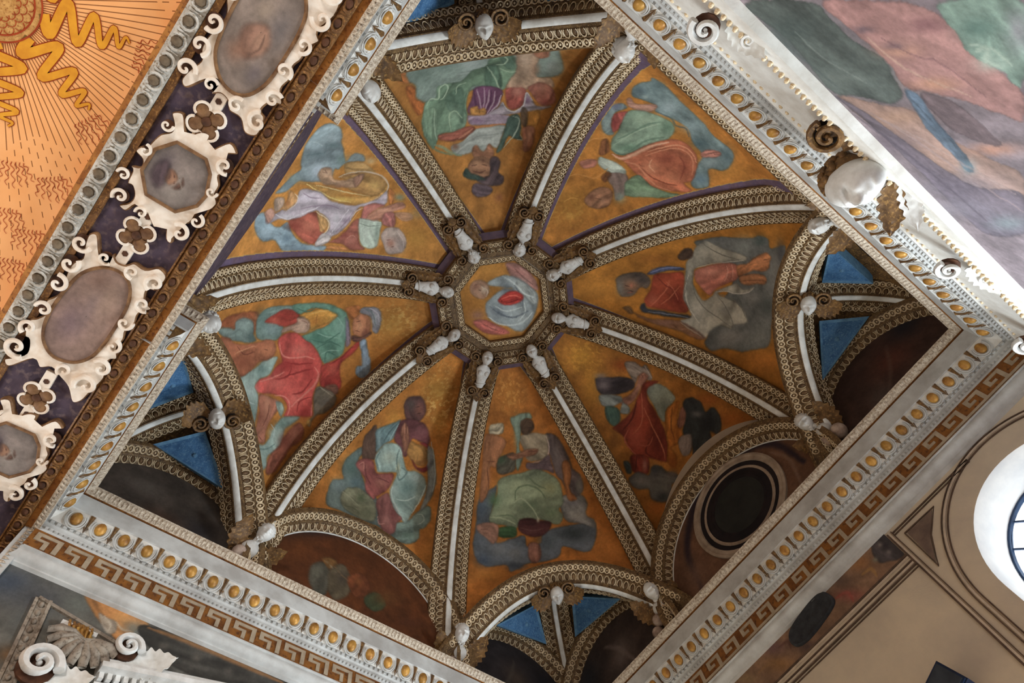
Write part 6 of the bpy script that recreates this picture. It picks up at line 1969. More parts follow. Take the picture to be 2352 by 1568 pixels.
OVAL_MEDAL = [(0.364, -0.059), (0.397, 0.058), (0.342, 0.154), (0.195, 0.212), (0.01, 0.221), (-0.187, 0.216), (-0.338, 0.188), (-0.45, 0.105), (-0.488, -0.029), (-0.43, -0.132), (-0.321, -0.191), (-0.168, -0.213), (0.048, -0.201), (0.239, -0.162)]
OVAL_SCROLL = [(0.447, -0.264, 0.054), (0.259, -0.262, 0.054), (0.075, -0.263, 0.055), (-0.167, -0.255, 0.048), (-0.362, -0.278, 0.052), (-0.554, -0.28, 0.072), (-0.543, 0.082, 0.047), (-0.572, 0.268, 0.075), (-0.376, 0.293, 0.059), (-0.163, 0.282, 0.047), (0.061, 0.263, 0.046), (0.27, 0.303, 0.049), (0.465, 0.296, 0.058), (0.454, 0.122, 0.045), (0.44, -0.08, 0.039)]
# ------------------------------------------------------------------ the decorated beam over the opening
M_CART = mat('cartouche_stucco', (236, 226, 214), (214, 192, 170), 7, 0.75, contrast=(0.3, 0.6))
M_CARTRIM = mat('cartouche_rim_brown', (140, 104, 70), (88, 58, 36), 10, 0.7)
M_SCROLLIN = mat('scroll_hollow', (92, 58, 38), (54, 34, 24), 12, 0.8)
M_FARSTRIP = mat('far_strip_stucco', (206, 204, 198), (164, 158, 148), 12, 0.75, c3=(130, 116, 96))
M_STRIPBROWN = mat('strip_brown_gold', (128, 88, 48), (82, 52, 28), 14, 0.6, c3=(160, 116, 64))
M_EGGGREY = mat('egg_grey', (122, 106, 86), (84, 70, 54), 16, 0.7, rnd=0.2)
ZS = BEAM_Z

def strip(name, y0, y1, z, h, mats, smooth=False, prof=None):
    mb = MB()
    prof = prof or [(y0, z), (y0, z - h), (y1, z - h), (y1, z)]
    k = len(prof)
    mb.add([(s * (WX + 0.9), y, zz) for s in (-1, 1) for y, zz in prof], [(q, k + q, k + q + 1, q + 1) for q in range(k - 1)])
    return link(name, mb.mesh(name, mats, smooth, 35), wall_nw)
strip('edge_lip', -3.112, -3.170, ZS + 0.02, 0.06, [M_LEAFROW])
mb = MB()
rows_along(mb, unit_leaf(), 150, (-WX, -3.166, ZS - 0.041), (WX, -3.166, ZS - 0.041), np.array((1.0, 0, 0)), np.array((0, 1.0, 0)), np.array((0, 0, -1.0)), (0.042, 0.050, 0.030))
tag(link('leaf_row', mb.mesh('leaf_row', [M_LEAFROW]), wall_nw), kind='stuff')
strip('plain_band', -3.17, -3.225, ZS, 0.012, [M_ORANGE])
strip('gold_band', -3.225, -3.335, ZS, 0.03, [M_STRIPBROWN], True, [(-3.225, ZS), (-3.228, ZS - 0.03), (-3.24, ZS - 0.034), (-3.29, ZS - 0.05), (-3.318, ZS - 0.03), (-3.322, ZS - 0.045), (-3.335, ZS - 0.04), (-3.337, ZS)])
strip('far_fillet', -3.935, -3.985, ZS, 0.03, [M_STRIPBROWN])
strip('far_band', -3.985, -4.125, ZS, 0.05, [M_FARSTRIP], True, [(-3.985, ZS), (-3.99, ZS - 0.035), (-4.06, ZS - 0.055), (-4.12, ZS - 0.03), (-4.125, ZS)])
strip('far_edge', -4.118, -4.165, ZS + 0.3, 0.305, [M_ORANGE])
EGG_BROWN = unit_egg_small().mesh('egg', [M_STRIPBROWN, M_SCROLLIN], True, 50)
EGG_FAR = unit_egg_small().mesh('egg', [M_FARSTRIP, M_EGGGREY], True, 50)
for x in np.arange(-4.0, 4.0, 0.152):
    link('egg', EGG_BROWN, wall_nw, frame((x, -3.273, ZS - 0.044), (1, 0, 0), (0, 1, 0), (0, 0, 1), (0.152, 0.085, -0.14)))
for x in np.arange(-4.0, 4.0, 0.157):
    link('egg', EGG_FAR, wall_nw, frame((x, -4.055, ZS - 0.050), (1, 0, 0), (0, 1, 0), (0, 0, 1), (0.157, 0.125, -0.14)))

def plate(outline, h, k=4, bevel=0.010):
    """flat stucco plate hanging below the soffit; local z points down"""
    q = smooth_curve(np.array(outline), True, k)
    n = len(q)
    T = np.roll(q, -1, 0) - np.roll(q, 1, 0); nn = nrm(np.c_[T[:, 1], -T[:, 0]])
    area = 0.5 * np.sum(q[:, 0] * np.roll(q[:, 1], -1) - np.roll(q[:, 0], -1) * q[:, 1])
    nn *= np.sign(area)
    inner = q - nn * bevel
    return q, inner

def cartouche_meshes(plate_o, medal_o, scrolls, key):
    import bmesh
    q, inner = plate(plate_o, 0.05)
    n = len(q)
    bm = bmesh.new()
    h = 0.05
    top = [bm.verts.new((p[0], p[1], h)) for p in inner]
    mid = [bm.verts.new((p[0], p[1], h * 0.7)) for p in q]
    bot = [bm.verts.new((p[0], p[1], -0.005)) for p in q]
    f = bm.faces.new(top); f.material_index = 0
    bmesh.ops.triangulate(bm, faces=[f])
    for i in range(n):
        j = (i + 1) % n
        f = bm.faces.new((top[i], mid[i], mid[j], top[j])); f.material_index = 1
        f = bm.faces.new((mid[i], bot[i], bot[j], mid[j])); f.material_index = 1
    me = bpy.data.meshes.new('plate'); bm.normal_update(); bm.to_mesh(me); bm.free()
    me.materials.append(M_CART); me.materials.append(M_CARTRIM)
    m = np.array(medal_o); c = m.mean(0)
    ms = smooth_curve(m, True, 5) if len(m) > 9 else np.concatenate([np.linspace(m[i], m[(i + 1) % len(m)], 6, endpoint=False) for i in range(len(m))])
    rim = MB(); rim.tube(np.c_[ms, np.full(len(ms), h + 0.004)], 0.013, 6, closed=True, up=(0, 0, 1)); rim_me = rim.mesh('medallion_rim', [M_CARTRIM], True)
    nr = 40; D = np.array([c + (p - c) * r for r in np.linspace(0.01, 1, nr) for p in ms])
    col = paint_panel(key, D, warp=3, seed=3)
    med = mesh('medallion', np.c_[D, np.full(len(D), h + 0.003)], grid_faces(len(ms), nr, True), [M_FRESCO], None, True)
    at = med.color_attributes.new('paint', 'FLOAT_COLOR', 'POINT')
    at.data.foreach_set('color', np.c_[col, np.ones(len(col))].astype(np.float32).ravel())
    return [('plate', me, Matrix.Identity(4)), ('medallion_rim', rim_me, Matrix.Identity(4)), ('medallion', med, Matrix.Identity(4))] + \
           [('scroll', SCROLL, LM((x, y, 0.035), (r * 2.3, r * 2.3, 0.16), rz=(x * 313 + y * 171) % 360)) for x, y, r in scrolls]
SCROLL = volute_mesh('scroll', 0.5, 0.15, 0.16, [M_CART, M_SCROLLIN], 1.05)
PAINT['medal_face'] = 'b 128 116 110 100\ng 150 140 132 70 -60 60 120 0 0 90\ng 96 84 92 80 40 -90 140 0 0 60\np 150 108 84 100 10 40 30 70 -10 66 -50 30 -70 -20 -44 -40 -4 -10 20\ng 176 132 104 80 6 10 40 0 0 34\ns 90 60 50 100 6 -14 26 10 22\ns 90 60 50 100 6 30 10 44 -2\ns 112 70 60 100 6 -2 -18 20 -22\np 108 78 66 100 10 64 58 20 84 -30 70 -50 36 -20 40 30 62\ns 150 140 130 80 10 -20 90 20 60 60 20\np 92 74 80 90 20 -110 -60 -40 -30 60 -40 110 -90 40 -140 -60 -130'
PAINT['medal_oval'] = 'b 150 122 110 100\ng 120 98 104 80 -160 -60 200 0 0 120\ng 168 140 122 80 150 60 180 0 0 120\ng 134 112 110 70 0 0 260 0 0 60\ng 120 90 76 60 260 -40 100 0 0 100'
PAINT['medal_cloud'] = 'b 138 122 112 100\ng 112 104 104 80 -140 100 160 0 0 90\np 160 116 96 90 20 -120 20 -20 100 90 80 160 0 80 -80 -40 -90\ng 176 136 112 80 0 40 100 0 0 60\ng 150 108 86 80 140 -60 90 0 0 80\ng 120 108 110 80 200 110 90 0 0 60\ns 104 78 66 80 12 -60 40 40 60 120 20\ng 170 150 130 60 -200 -40 90 0 0 60'
OCT_PARTS = cartouche_meshes(OCT_PLATE, OCT_MEDAL, OCT_SCROLL, 'medal_face')
OVAL_PARTS = cartouche_meshes(OVAL_PLATE, OVAL_MEDAL, OVAL_SCROLL, 'medal_oval')
OVAL2_PARTS = cartouche_meshes(OVAL_PLATE, OVAL_MEDAL, OVAL_SCROLL, 'medal_cloud')
DOWN = Matrix(((1, 0, 0, 0), (0, 1, 0, 0), (0, 0, -1, 0), (0, 0, 0, 1)))
def on_soffit(x, y, mirror=False, rot=0):
    return Matrix.Translation((x, y, ZS)) @ Matrix.Rotation(math.radians(rot), 4, 'Z') @ Matrix.Diagonal((-1 if mirror else 1, 1, -1, 1))
CG = 'cartouches of the beam soffit'
instance('stucco_cartouche', OCT_PARTS, on_soffit(0.02, -3.64), 'scrolled white cartouche framing an octagon with a painted face', 'cartouche', CG)
instance('stucco_cartouche', OVAL_PARTS, on_soffit(-1.2, -3.66), 'scrolled white cartouche framing a long oval of plain mauve plaster', 'cartouche', CG)
instance('stucco_cartouche', OVAL2_PARTS, on_soffit(1.2, -3.66, True), 'scrolled white cartouche framing an oval with a blurred painted scene', 'cartouche', CG)
instance('stucco_cartouche', OCT_PARTS, on_soffit(-2.66, -3.64), 'scrolled white cartouche cut by the picture edge beyond the plain oval', 'cartouche', CG)
# rosettes between them
pet = MB()
for kx, ky in ((0.24, 0.0),):
    pet.ball((kx, ky, 0.06), (0.20, 0.19, 0.10), 10, 5, 0)
t = np.linspace(-2.0, 2.0, 12); pet.tube(np.c_[0.27 + 0.15 * np.cos(t), 0.17 * np.sin(t), 0.12 + 0 * t], 0.035, 5, 1, up=(0, 0, 1))
PETAL = pet.mesh('petal', [M_CARTRIM, M_CART], True)
hub = MB(); hub.ball((0, 0, 0.08), (0.11, 0.11, 0.09), 10, 6, 0); HUB = hub.mesh('hub', [M_SCROLLIN], True)
lk = MB(); lk.box((0, 0, 0.02), (0.10, 0.045, 0.02)); lk.ball((0.0, 0, 0.04), (0.03, 0.03, 0.01), 6, 3, 1); LINK = lk.mesh('link_bar', [M_CART, M_SCROLLIN])
for x, lab in ((0.52, 'four petal stucco rosette between the painted face octagon and the upper oval cartouche'), (-0.49, 'four petal stucco rosette between the painted face octagon and the plain oval'),
               (-2.09, 'four petal stucco rosette beyond the plain oval near the picture edge')):
    parts = [('petal', PETAL, LM((0, 0, 0.0), 0.32, rz=45 + 90 * k)) for k in range(4)] + [('hub', HUB, LM((0, 0, 0), 0.34)), ('link_bar', LINK, LM((0.17, 0, 0), 0.9)), ('link_bar', LINK, LM((-0.17, 0, 0), 0.9))]
    instance('stucco_rosette', parts, on_soffit(x, -3.65), lab, 'rosette', 'rosettes of the beam soffit')

# ------------------------------------------------------------------ orange ceiling with a sunburst beyond the beam
SUN = (0.39, -5.10); ZN = -0.44
m = bpy.data.materials.new('sunburst_plaster'); m.use_nodes = True
T_ = m.node_tree; N_ = T_.nodes; K_ = T_.links; B_ = N_['Principled BSDF']; B_.inputs['Roughness'].default_value = 0.85
geo = N_.new('ShaderNodeNewGeometry'); sep = N_.new('ShaderNodeSeparateXYZ'); K_.new(geo.outputs['Position'], sep.inputs[0])
def mth(op, a, b=None, c=None):
    n = N_.new('ShaderNodeMath'); n.operation = op
    for i, v in enumerate((a, b, c)):
        if v is None: continue
        if isinstance(v, (int, float)): n.inputs[i].default_value = v
        else: K_.new(v, n.inputs[i])
    return n.outputs[0]
dx = mth('SUBTRACT', sep.outputs[0], SUN[0]); dy = mth('SUBTRACT', sep.outputs[1], SUN[1])
rr = mth('SQRT', mth('ADD', mth('MULTIPLY', dx, dx), mth('MULTIPLY', dy, dy)))
an = mth('MULTIPLY', mth('ARCTAN2', dy, dx), 126 / (2 * math.pi))
fr = mth('ABSOLUTE', mth('SUBTRACT', mth('FRACT', an), 0.5))
dist = mth('MULTIPLY', mth('MULTIPLY', fr, rr), 2 * math.pi / 126)
line = mth('LESS_THAN', dist, 0.0034)
solid = mth('LESS_THAN', rr, mth('ADD', 0.98, mth('MULTIPLY', mth('SINE', mth('MULTIPLY', an, 0.35)), 0.10)))
idx = mth('FLOOR', an)
dash = mth('LESS_THAN', mth('FRACT', mth('ADD', mth('MULTIPLY', rr, 11.0), mth('MULTIPLY', idx, 0.37))), 0.48)
on = mth('MULTIPLY', line, mth('MAXIMUM', solid, dash))
nz = N_.new('ShaderNodeTexNoise'); nz.inputs['Scale'].default_value = 3.0; nz.inputs['Detail'].default_value = 5; K_.new(geo.outputs['Position'], nz.inputs['Vector'])
rp = N_.new('ShaderNodeValToRGB'); rp.color_ramp.elements[0].position = 0.3; rp.color_ramp.elements[1].position = 0.7
rp.color_ramp.elements[0].color = (*srgb((232, 160, 96)), 1); rp.color_ramp.elements[1].color = (*srgb((242, 178, 118)), 1); K_.new(nz.outputs['Fac'], rp.inputs['Fac'])
mx = N_.new('ShaderNodeMixRGB'); mx.inputs['Color2'].default_value = (*srgb((140, 84, 38)), 1)
K_.new(rp.outputs['Color'], mx.inputs['Color1']); K_.new(on, mx.inputs['Fac']); K_.new(mx.outputs['Color'], B_.inputs['Base Color'])
M_SUN = m
mb = MB(); mb.box((0, -7.2, ZN + 0.1), (6.5, 3.045, 0.1))
nave = sub(link('ceiling_sunburst', mb.mesh('ceiling_sunburst', [M_SUN])), (0, 0, 0)); tag(nave, kind='structure')
M_FLAME = mat('flame_gold', (222, 156, 40), (204, 134, 32), 10, 0.7); M_FLAMERED = mat('flame_red', (168, 66, 22), (140, 50, 18), 10, 0.8)
def wavy(L, waves, amp0, amp1, w0, w1, n=70, z=0.0, side=0.0):
    t = np.linspace(0, 1, n)
    s = t * L; o = (amp0 + (amp1 - amp0) * t) * np.sin(t * waves * 2 * np.pi) * np.clip(t * 7, 0, 1)
    c = np.c_[s, o]
    T = nrm(np.gradient(c, axis=0)); nn = np.c_[-T[:, 1], T[:, 0]]
    w = (w0 + (w1 - w0) * t)[:, None]
    a, b = c + nn * (w + side), c - nn * (w - side)
    V = np.r_[np.c_[a, np.full(n, z)], np.c_[b, np.full(n, z)]]
    return V, [(i, i + 1, n + i + 1, n + i) for i in range(n - 1)]
def flame_strip(w0, w1, z):
    sk = [-0.02, 0.03, 0.115, 0.20, 0.28, 0.35, 0.41, 0.455, 0.49, 0.52]
    ak = [0.0, 0.115, -0.125, 0.115, -0.10, 0.082, -0.066, 0.048, -0.03, 0.0]
    c = smooth_curve(np.c_[sk, ak], False, 10); n = len(c)
    T = nrm(np.gradient(c, axis=0)); nn = np.c_[-T[:, 1], T[:, 0]]; w = np.linspace(w0, w1, n)[:, None]
    return np.r_[np.c_[c + nn * w, np.full(n, z)], np.c_[c - nn * w, np.full(n, z)]], [(i, i + 1, n + i + 1, n + i) for i in range(n - 1)]
fm = MB(); fm.add(*flame_strip(0.042, 0.010, -0.003), 1); fm.add(*flame_strip(0.034, 0.006, -0.006), 0)
FLAME = fm.mesh('sun_ray', [M_FLAME, M_FLAMERED])
for k in range(9):
    a = math.radians(71.6 + 40 * k)
    link('sun_ray', FLAME, nave, frame((SUN[0] + 0.30 * math.cos(a), SUN[1] + 0.30 * math.sin(a), ZN), (math.cos(a), math.sin(a), 0), (-math.sin(a), math.cos(a), 0), (0, 0, 1)))
M_DISC = mat('sun_disc', (206, 160, 96), (176, 126, 66), 22, 0.7, c3=(150, 100, 50))
mb = MB(); v, f = disc((SUN[0], SUN[1], ZN - 0.006), 0.27, 64); mb.add(v, f, 0)
for R in (0.27, 0.225): mb.tube([(SUN[0] + R * math.cos(q), SUN[1] + R * math.sin(q), ZN - 0.006) for q in np.linspace(0, 2 * np.pi, 64, endpoint=False)], 0.006, 4, 1, closed=True)
for ri, R in enumerate((0.19, 0.15, 0.11)):
    for k in range(16):
        q = 2 * np.pi * (k + 0.5 * (ri % 2)) / 16
        tt = np.linspace(-1.6, 1.6, 8) + q
        mb.tube([(SUN[0] + R * math.cos(q) + 0.032 * math.cos(w), SUN[1] + R * math.sin(q) + 0.032 * math.sin(w), ZN - 0.007) for w in tt], 0.003, 3, 1)
link('sun_disc', mb.mesh('sun_disc', [M_DISC, M_FLAMERED]), nave)
sq = MB()
for k in range(7):
    v, f = wavy(0.10 - 0.008 * abs(k - 3), 2.6, 0.009, 0.006, 0.0016, 0.001, 30, -0.003)
    th = (k - 3) * 0.16; v = v @ np.array(((math.cos(th), math.sin(th), 0), (-math.sin(th), math.cos(th), 0), (0, 0, 1))) + np.array((0, (k - 3) * 0.016, 0)); sq.add(v, f)
SQUIG = sq.mesh('flamelet', [M_FLAMERED])
for x, y in ((0.634, -4.183), (-0.019, -4.25), (-0.555, -4.279), (-0.62, -4.547), (-1.006, -4.245), (-0.958, -4.45), (-1.294, -4.275), (1.2, -4.3), (-1.6, -4.5)):
    a = math.atan2(y - SUN[1], x - SUN[0])
    link('flamelet', SQUIG, nave, frame((x - 0.09 * math.cos(a), y - 0.09 * math.sin(a), ZN), (math.cos(a), math.sin(a), 0), (-math.sin(a), math.cos(a), 0), (0, 0, 1), (1.9, 1.6, 1)))
# ------------------------------------------------------------------ painted and sculpted walls
def wall_painting(name, key, axis, D, s0, s1, z0, z1, ns, nz, label, warp=10, seed=0, cat='fresco'):
    s = np.linspace(s0, s1, ns); z = np.linspace(z0, z1, nz)
    S, Z = np.meshgrid(s, z)
    P = np.stack([np.full_like(S, D), S, Z], -1) if axis == 'x' else np.stack([S, np.full_like(S, D), Z], -1)
    col = paint_panel(key, np.stack([S, Z], -1).reshape(-1, 2), warp=warp, seed=seed)
    o = painted(name, P.reshape(-1, 3), grid_faces(ns, nz), col)
    return tag(o, label, cat)
wall_painting('wall_fresco', 'ne', 'x', WX - 0.008, -2.6, 3.22, -3.6, -1.22, 400, 240, 'large faded wall fresco of clouds and reclining figures below the white frieze', 14, 5)
wall_painting('wall_fresco', 'sw', 'x', -WX + 0.008, -3.22, 0.6, -2.3, -0.86, 330, 130, 'dark grey wall painting with an orange leaf below the fret frieze', 5, 6)
wall_painting('painted_band', 'se', 'y', WY - 0.008, -2.6, 1.03, -1.205, -0.88, 420, 46, 'painted garland band with dark grapes between fret frieze and tan wall', 4, 8)

# painted outlines of the window wall, laid on as thin raised strokes
M_LINE = mat('painted_line_brown', (98, 78, 64), (74, 58, 48), 12, 0.9); M_LINE2 = mat('painted_line_pale', (196, 178, 158), (176, 160, 142), 12, 0.9)
def wall_stroke(pts, w, mt, parent=None):
    mb = MB(); q = np.array(pts, float)
    T = nrm(np.gradient(q, axis=0)); nn = np.c_[-T[:, 1], T[:, 0]] * w / 2
    n = len(q)
    V = [(p[0], WY - 0.012, p[1]) for p in q + nn] + [(p[0], WY - 0.012, p[1]) for p in q - nn] + [(p[0], WY - 0.001, p[1]) for p in q + nn] + [(p[0], WY - 0.001, p[1]) for p in q - nn]
    F = [(i, i + 1, n + i + 1, n + i) for i in range(n - 1)] + [(i, 2 * n + i, 2 * n + i + 1, i + 1) for i in range(n - 1)] + [(n + i, n + i + 1, 3 * n + i + 1, 3 * n + i) for i in range(n - 1)]
    mb.add(V, F)
    return link('painted_line', mb.mesh('painted_line', [mt]), wall_se)
for z, w, mt in ((-1.214, 0.018, M_LINE), (-1.240, 0.020, M_LINE2), (-1.288, 0.016, M_LINE), (-1.312, 0.020, M_LINE2), (-1.340, 0.014, M_LINE), (-1.372, 0.008, M_LINE)):
    wall_stroke([(-3.2, z), (1.035, z)], w, mt)
for x, w, mt in ((1.045, 0.016, M_LINE), (1.065, 0.02, M_LINE2), (1.09, 0.008, M_LINE)):
    wall_stroke([(x, -0.93), (x, -4.2)], w, mt)
for R, w, mt in ((1.00, 0.012, M_LINE), (1.03, 0.02, M_LINE2), (1.055, 0.010, M_LINE)):
    t = np.radians(np.linspace(-90, 90, 50))
    wall_stroke([(2.22 - R, -4.2)] + [(2.22 + R * math.sin(q), -1.96 + R * math.cos(q)) for q in t], w, mt)
M_TRI = mat('spandrel_brown', (122, 102, 88), (96, 80, 72), 8, 0.9)
mb = MB(); tri = [(1.19, -1.06), (1.50, -1.07), (1.31, -1.24), (1.17, -1.46)]
mb.add([(x, WY - 0.010, z) for x, z in tri], [(0, 1, 2, 3)])
link('painted_spandrel', mb.mesh('painted_spandrel', [M_TRI]), wall_se)
wall_stroke([(1.17, -1.045), (1.53, -1.058), (1.32, -1.24), (1.16, -1.50), (1.17, -1.045)], 0.012, M_LINE)
for z, w, mt in ((-0.955, 0.012, M_LINE), (-0.985, 0.010, M_LINE)):
    wall_stroke([(1.09, z), (2.05, z)], w, mt)

# dark oval plaque on the painted band
M_PLAQUE = mat('plaque_black', (52, 54, 58), (32, 34, 38), 14, 0.7)
q = smooth_curve(np.array([(-0.36, -1.02), (-0.29, -0.93), (-0.05, -0.875), (0.17, -0.865), (0.245, -0.95), (0.23, -1.06), (0.02, -1.12), (-0.20, -1.145), (-0.33, -1.11)]), True, 5)
mb = MB(); n = len(q); c = q.mean(0)
rings = [(1.0, 0.0), (1.0, 0.02), (0.93, 0.035), (0.80, 0.028), (0.3, 0.032), (0.02, 0.032)]
V = [(c[0] + (p[0] - c[0]) * k, WY - 0.008 - h, c[1] + (p[1] - c[1]) * k) for k, h in rings for p in q]
mb.add(V, grid_faces(n, len(rings), True))
o = link('oval_plaque', mb.mesh('oval_plaque', [M_PLAQUE], True, 40)); tag(o, 'black oval plaque on the painted garland band of the window wall', 'plaque')

# floodlight on the window wall, cut by the lower picture edge
M_NAVY = mat('lamp_navy', (34, 50, 78), (22, 34, 56), 8, 0.45); M_LAMPFACE = mat('lamp_face', (60, 66, 74), (44, 50, 58), 8, 0.3)
fl = empty('floodlight', (0.56, WY, -2.45)); tag(fl, 'small dark blue floodlight on the tan wall at the lower picture edge', 'lamp')
ax = np.array(((math.cos(0.35), 0, math.sin(0.35)), (0, 1.0, 0), (-math.sin(0.35), 0, math.cos(0.35))))
mb = MB(); mb.box((0.56, WY - 0.13, -2.34), (0.105, 0.06, 0.13), 0, ax); mb.box((0.56, WY - 0.13, -2.34), (0.095, 0.075, 0.12), 0, ax); link('housing', mb.mesh('housing', [M_NAVY]), fl)
mb = MB(); mb.box((0.56, WY - 0.207, -2.34), (0.085, 0.004, 0.105), 0, ax); link('lens', mb.mesh('lens', [M_LAMPFACE]), fl)
mb = MB(); mb.box((0.56, WY - 0.04, -2.42), (0.015, 0.045, 0.03)); mb.box((0.56, WY - 0.006, -2.42), (0.04, 0.006, 0.06)); link('bracket', mb.mesh('bracket', [M_NAVY]), fl)

# ------------------------------------------------------------------ sculpture on the white frieze
HAIR_BIG = hair_mesh('hair', [M_BROWN], 11, 60, -0.2)
WINGW = leaf_mesh('wing', [M_MARBLE], 1.0, 0.26, 6, 0.30, 0.05); WINGB = leaf_mesh('wing', [M_BROWN], 1.0, 0.24, 6, 0.28, 0.05)
X = np.array((0, -1.0, 0)); Z = nrm(np.array((-0.72, -0.12, -0.75))); Y = np.array((0, 0, 1.0)); Y = nrm(Y - Z * (Y @ Z)); X = np.cross(Y, Z)
parts = [('head', CHILD, LM((0, 0.0, 0.06), 0.44, ry=-8), [('hair', HAIR_BIG, LM((0, 0.05, -0.10), 1.0))]),
         ('wing', WINGB, LM((0.17, -0.20, -0.02), (0.42, 0.44, 0.4), rz=-62)), ('wing', WINGB, LM((-0.17, -0.20, -0.02), (0.42, 0.44, 0.4), rz=62)),
         ('wing', WINGW, LM((0.19, -0.26, -0.02), (0.30, 0.40, 0.4), rz=-80)), ('wing', WINGW, LM((-0.19, -0.26, -0.02), (0.30, 0.40, 0.4), rz=80)),
         ('volute', VOL, LM((0.44, -0.02, 0.02), 0.24))]
instance('winged_cherub', parts, frame((3.10, 0.37, -1.0), X, Y, Z), 'large white cherub face with brown curls and wings on the white frieze', 'cherub')
VOLW = volute_mesh('volute', 0.5, 0.16, 0.20, [M_MARBLE, M_SCROLLIN], 1.5)
for (y, z, s, lab) in ((-1.28, -1.02, 0.19, 'white frieze scroll with dark eye at the upper picture edge'), (1.59, -0.98, 0.17, 'small white frieze scroll with brown eye near the bright corner'), (2.75, -0.98, 0.18, 'white frieze scroll tucked into the bright corner')):
    parts = [('volute', VOLW, LM((0, 0.05, 0.02), s)), ('acanthus_leaf', LEAF_W, LM((-0.10, -0.06, 0.01), (0.28, 0.32, 0.3), rz=100)), ('volute', VOLW, LM((-0.26, -0.09, 0.02), (-s * 0.5, s * 0.5, s * 0.5)))]
    instance('frieze_scroll', parts, frame((3.17, y, z), np.array((0, -1.0, 0)), nrm(np.array((-0.75, 0, 0.66))), nrm(np.array((-0.66, 0, -0.75)))), lab, 'scroll', 'scrolls of the white frieze')

# ------------------------------------------------------------------ stucco aedicule on the fret wall
n_sw = np.array((1.0, 0, 0))
def on_sw(y, z, out=0.0): return np.array((-WX + out, y, z))
FX, FY, FZ = np.array((0, 1.0, 0)), np.array((0, 0, 1.0)), np.array((1.0, 0, 0))
M_STONEGREY = mat('aedicule_stone', (170, 160, 146), (128, 116, 104), 9, 0.8, c3=(104, 92, 80))
# beaded frame strip
fr_ = empty('frame_moulding', on_sw(-2.72, -1.5)); tag(fr_, 'beaded grey stucco frame strip beside the scallop shell', 'moulding')
mb = MB()
d = nrm(np.array((0, 0.11, -0.70))); sd = np.cross(FZ, d)
a0 = on_sw(-2.76, -1.10)
mb.box(a0 + d * 0.55 + sd * -0.04, (0.55, 0.012, 0.03), 0, np.array((d, sd, FZ))); mb.box(a0 + d * 0.55 + sd * 0.06, (0.55, 0.012, 0.035), 0, np.array((d, sd, FZ)))
mb.box(a0 + d * 0.55 + sd * 0.01, (0.55, 0.045, 0.012), 0, np.array((d, sd, FZ)))
d2 = nrm(np.array((0, 0.5, -0.09))); s2 = np.cross(FZ, d2)
mb.box(a0 + d2 * 0.42 + s2 * 0.0, (0.45, 0.014, 0.03), 0, np.array((d2, s2, FZ)))
link('frame_strip', mb.mesh('frame_strip', [M_STONEGREY]), fr_)
bd = MB(); bd.ball((0, 0, 0), (0.5, 0.38, 0.5), 8, 5); BEAD = bd.mesh('bead', [M_STONEGREY], True)
for k in range(13):
    link('bead', BEAD, fr_, frame(a0 + d * (0.05 + 0.083 * k) + sd * 0.01 + FZ * 0.015, d, sd, FZ, 0.055))
# scallop shell with gilded hollow
sh_ = empty('scallop_shell', on_sw(-2.32, -1.5)); tag(sh_, 'grey stucco scallop shell with a gilded hollow above it', 'shell')
RIBM = MB(); RIBM.tube([(0, 0, 0.03), (0, 0.35, 0.16), (0, 0.72, 0.19), (0, 1.0, 0.10)], np.array(((0.03, 0.03), (0.09, 0.06), (0.13, 0.08), (0.10, 0.05))), 7, up=(0, 0, 1))
RIBM = RIBM.mesh('shell_flute', [M_STONEGREY], True)
for k in range(9):
    th = math.radians(-76 + 19 * k)
    dv = -FY * math.cos(th) + FX * math.sin(th); lt = np.cross(dv, FZ)
    link('shell_flute', RIBM, sh_, frame(on_sw(-2.34, -1.36, 0.08), lt, dv, FZ, (0.32, 0.27, 0.40)))
mb = MB(); mb.box(on_sw(-2.41, -1.27, 0.03), (0.05, 0.14, 0.02), 0, np.array((FZ, FX, FY))); mb.ball(on_sw(-2.40, -1.30, 0.03), (0.13, 0.10, 0.07), 12, 6, 1, np.array((FX, FY, FZ)))
for k in range(6): mb.tube([on_sw(-2.50 + 0.035 * k, -1.24, 0.08), on_sw(-2.49 + 0.035 * k, -1.30, 0.11), on_sw(-2.46 + 0.03 * k, -1.36, 0.08)], 0.012, 5, 1)
link('gilded_hollow', mb.mesh('gilded_hollow', [M_MARBLE, M_EGGGOLD], True, 40), sh_)
for nm, y, z, s, lab in (('pediment_scroll', -2.03, -1.32, 0.20, 'white scroll on the raking pediment beside the scallop shell'), ('pediment_scroll', -2.52, -1.74, 0.26, 'pale scroll leaf under the scallop shell at the lower picture edge')):
    parts = [('volute', VOLW, LM((0, 0, 0.05), s)), ('acanthus_leaf', LEAF_W, LM((0.05, -0.1, 0.03), (0.4, 0.35, 0.35), rz=-70))]
    instance(nm, parts, frame(on_sw(y, z, 0.06), FX, FY, FZ), lab, 'scroll')
for k in range(4):
    pass
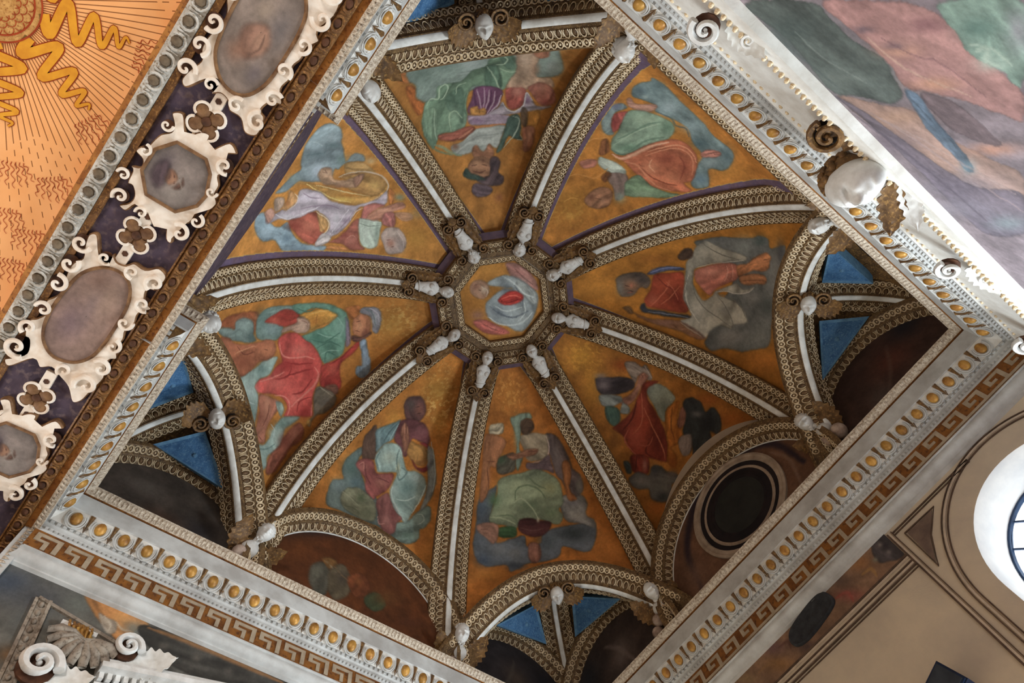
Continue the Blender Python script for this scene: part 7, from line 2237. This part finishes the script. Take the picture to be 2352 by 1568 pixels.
pd = empty('raking_pediment', on_sw(-1.5, -1.4)); tag(pd, 'white raking pediment cornice with dentils below the fret wall', 'pediment')
d = nrm(np.array((0, 0.62, 0.135))); u = np.cross(FZ, d)
mb = MB(); c0 = on_sw(-2.14, -1.55, 0.0)
for o1, h1, w1 in ((0.00, 0.022, 0.16), (0.05, 0.02, 0.13), (0.095, 0.014, 0.09)):
    mb.box(c0 + d * 0.8 + u * o1 + FZ * w1 / 2, (0.8, h1, w1 / 2), 0, np.array((d, u, FZ)))
link('cornice_slab', mb.mesh('cornice_slab', [M_MARBLE]), pd)
dn = MB(); dn.box((0, 0, 0), (0.5, 0.5, 0.5)); DENT = dn.mesh('dentil', [M_MARBLE])
for k in range(26):
    link('dentil', DENT, pd, frame(c0 + d * (0.03 + 0.06 * k) - u * 0.045 + FZ * 0.05, d, u, FZ, (0.034, 0.05, 0.09)))
mb = MB(); mb.box(c0 + d * 0.8 - u * 0.10 + FZ * 0.03, (0.8, 0.02, 0.03), 0, np.array((d, u, FZ))); link('cornice_bed', mb.mesh('cornice_bed', [M_MARBLE]), pd)
# beaded white moulding down the angle between the fret wall and the opening
an_ = empty('corner_moulding', (-WX, -3.14, -1)); tag(an_, 'white beaded moulding down the angle of the fret wall and the opening', 'moulding')
mb = MB(); mb.box((-WX + 0.02, -3.17, -2.6), (0.03, 0.05, 2.1)); link('moulding_body', mb.mesh('moulding_body', [M_CORNICE]), an_)
mb = MB(); rows_along(mb, unit_leaf(), 90, (-WX + 0.052, -3.19, -4.6), (-WX + 0.052, -3.19, -0.52), np.array((0, 0, 1.0)), np.array((0, 1.0, 0)), np.array((1.0, 0, 0)), (0.042, 0.05, 0.03))
tag(link('leaf_row', mb.mesh('leaf_row', [M_LEAFROW]), an_), kind='stuff')
# ------------------------------------------------------------------ stand the whole place on the floor
for o in bpy.data.objects:
    if o.parent is None and o.type in ('MESH', 'EMPTY'):
        o.location.z += ZO
for o in bpy.data.objects:
    if '_at' in o: del o['_at']
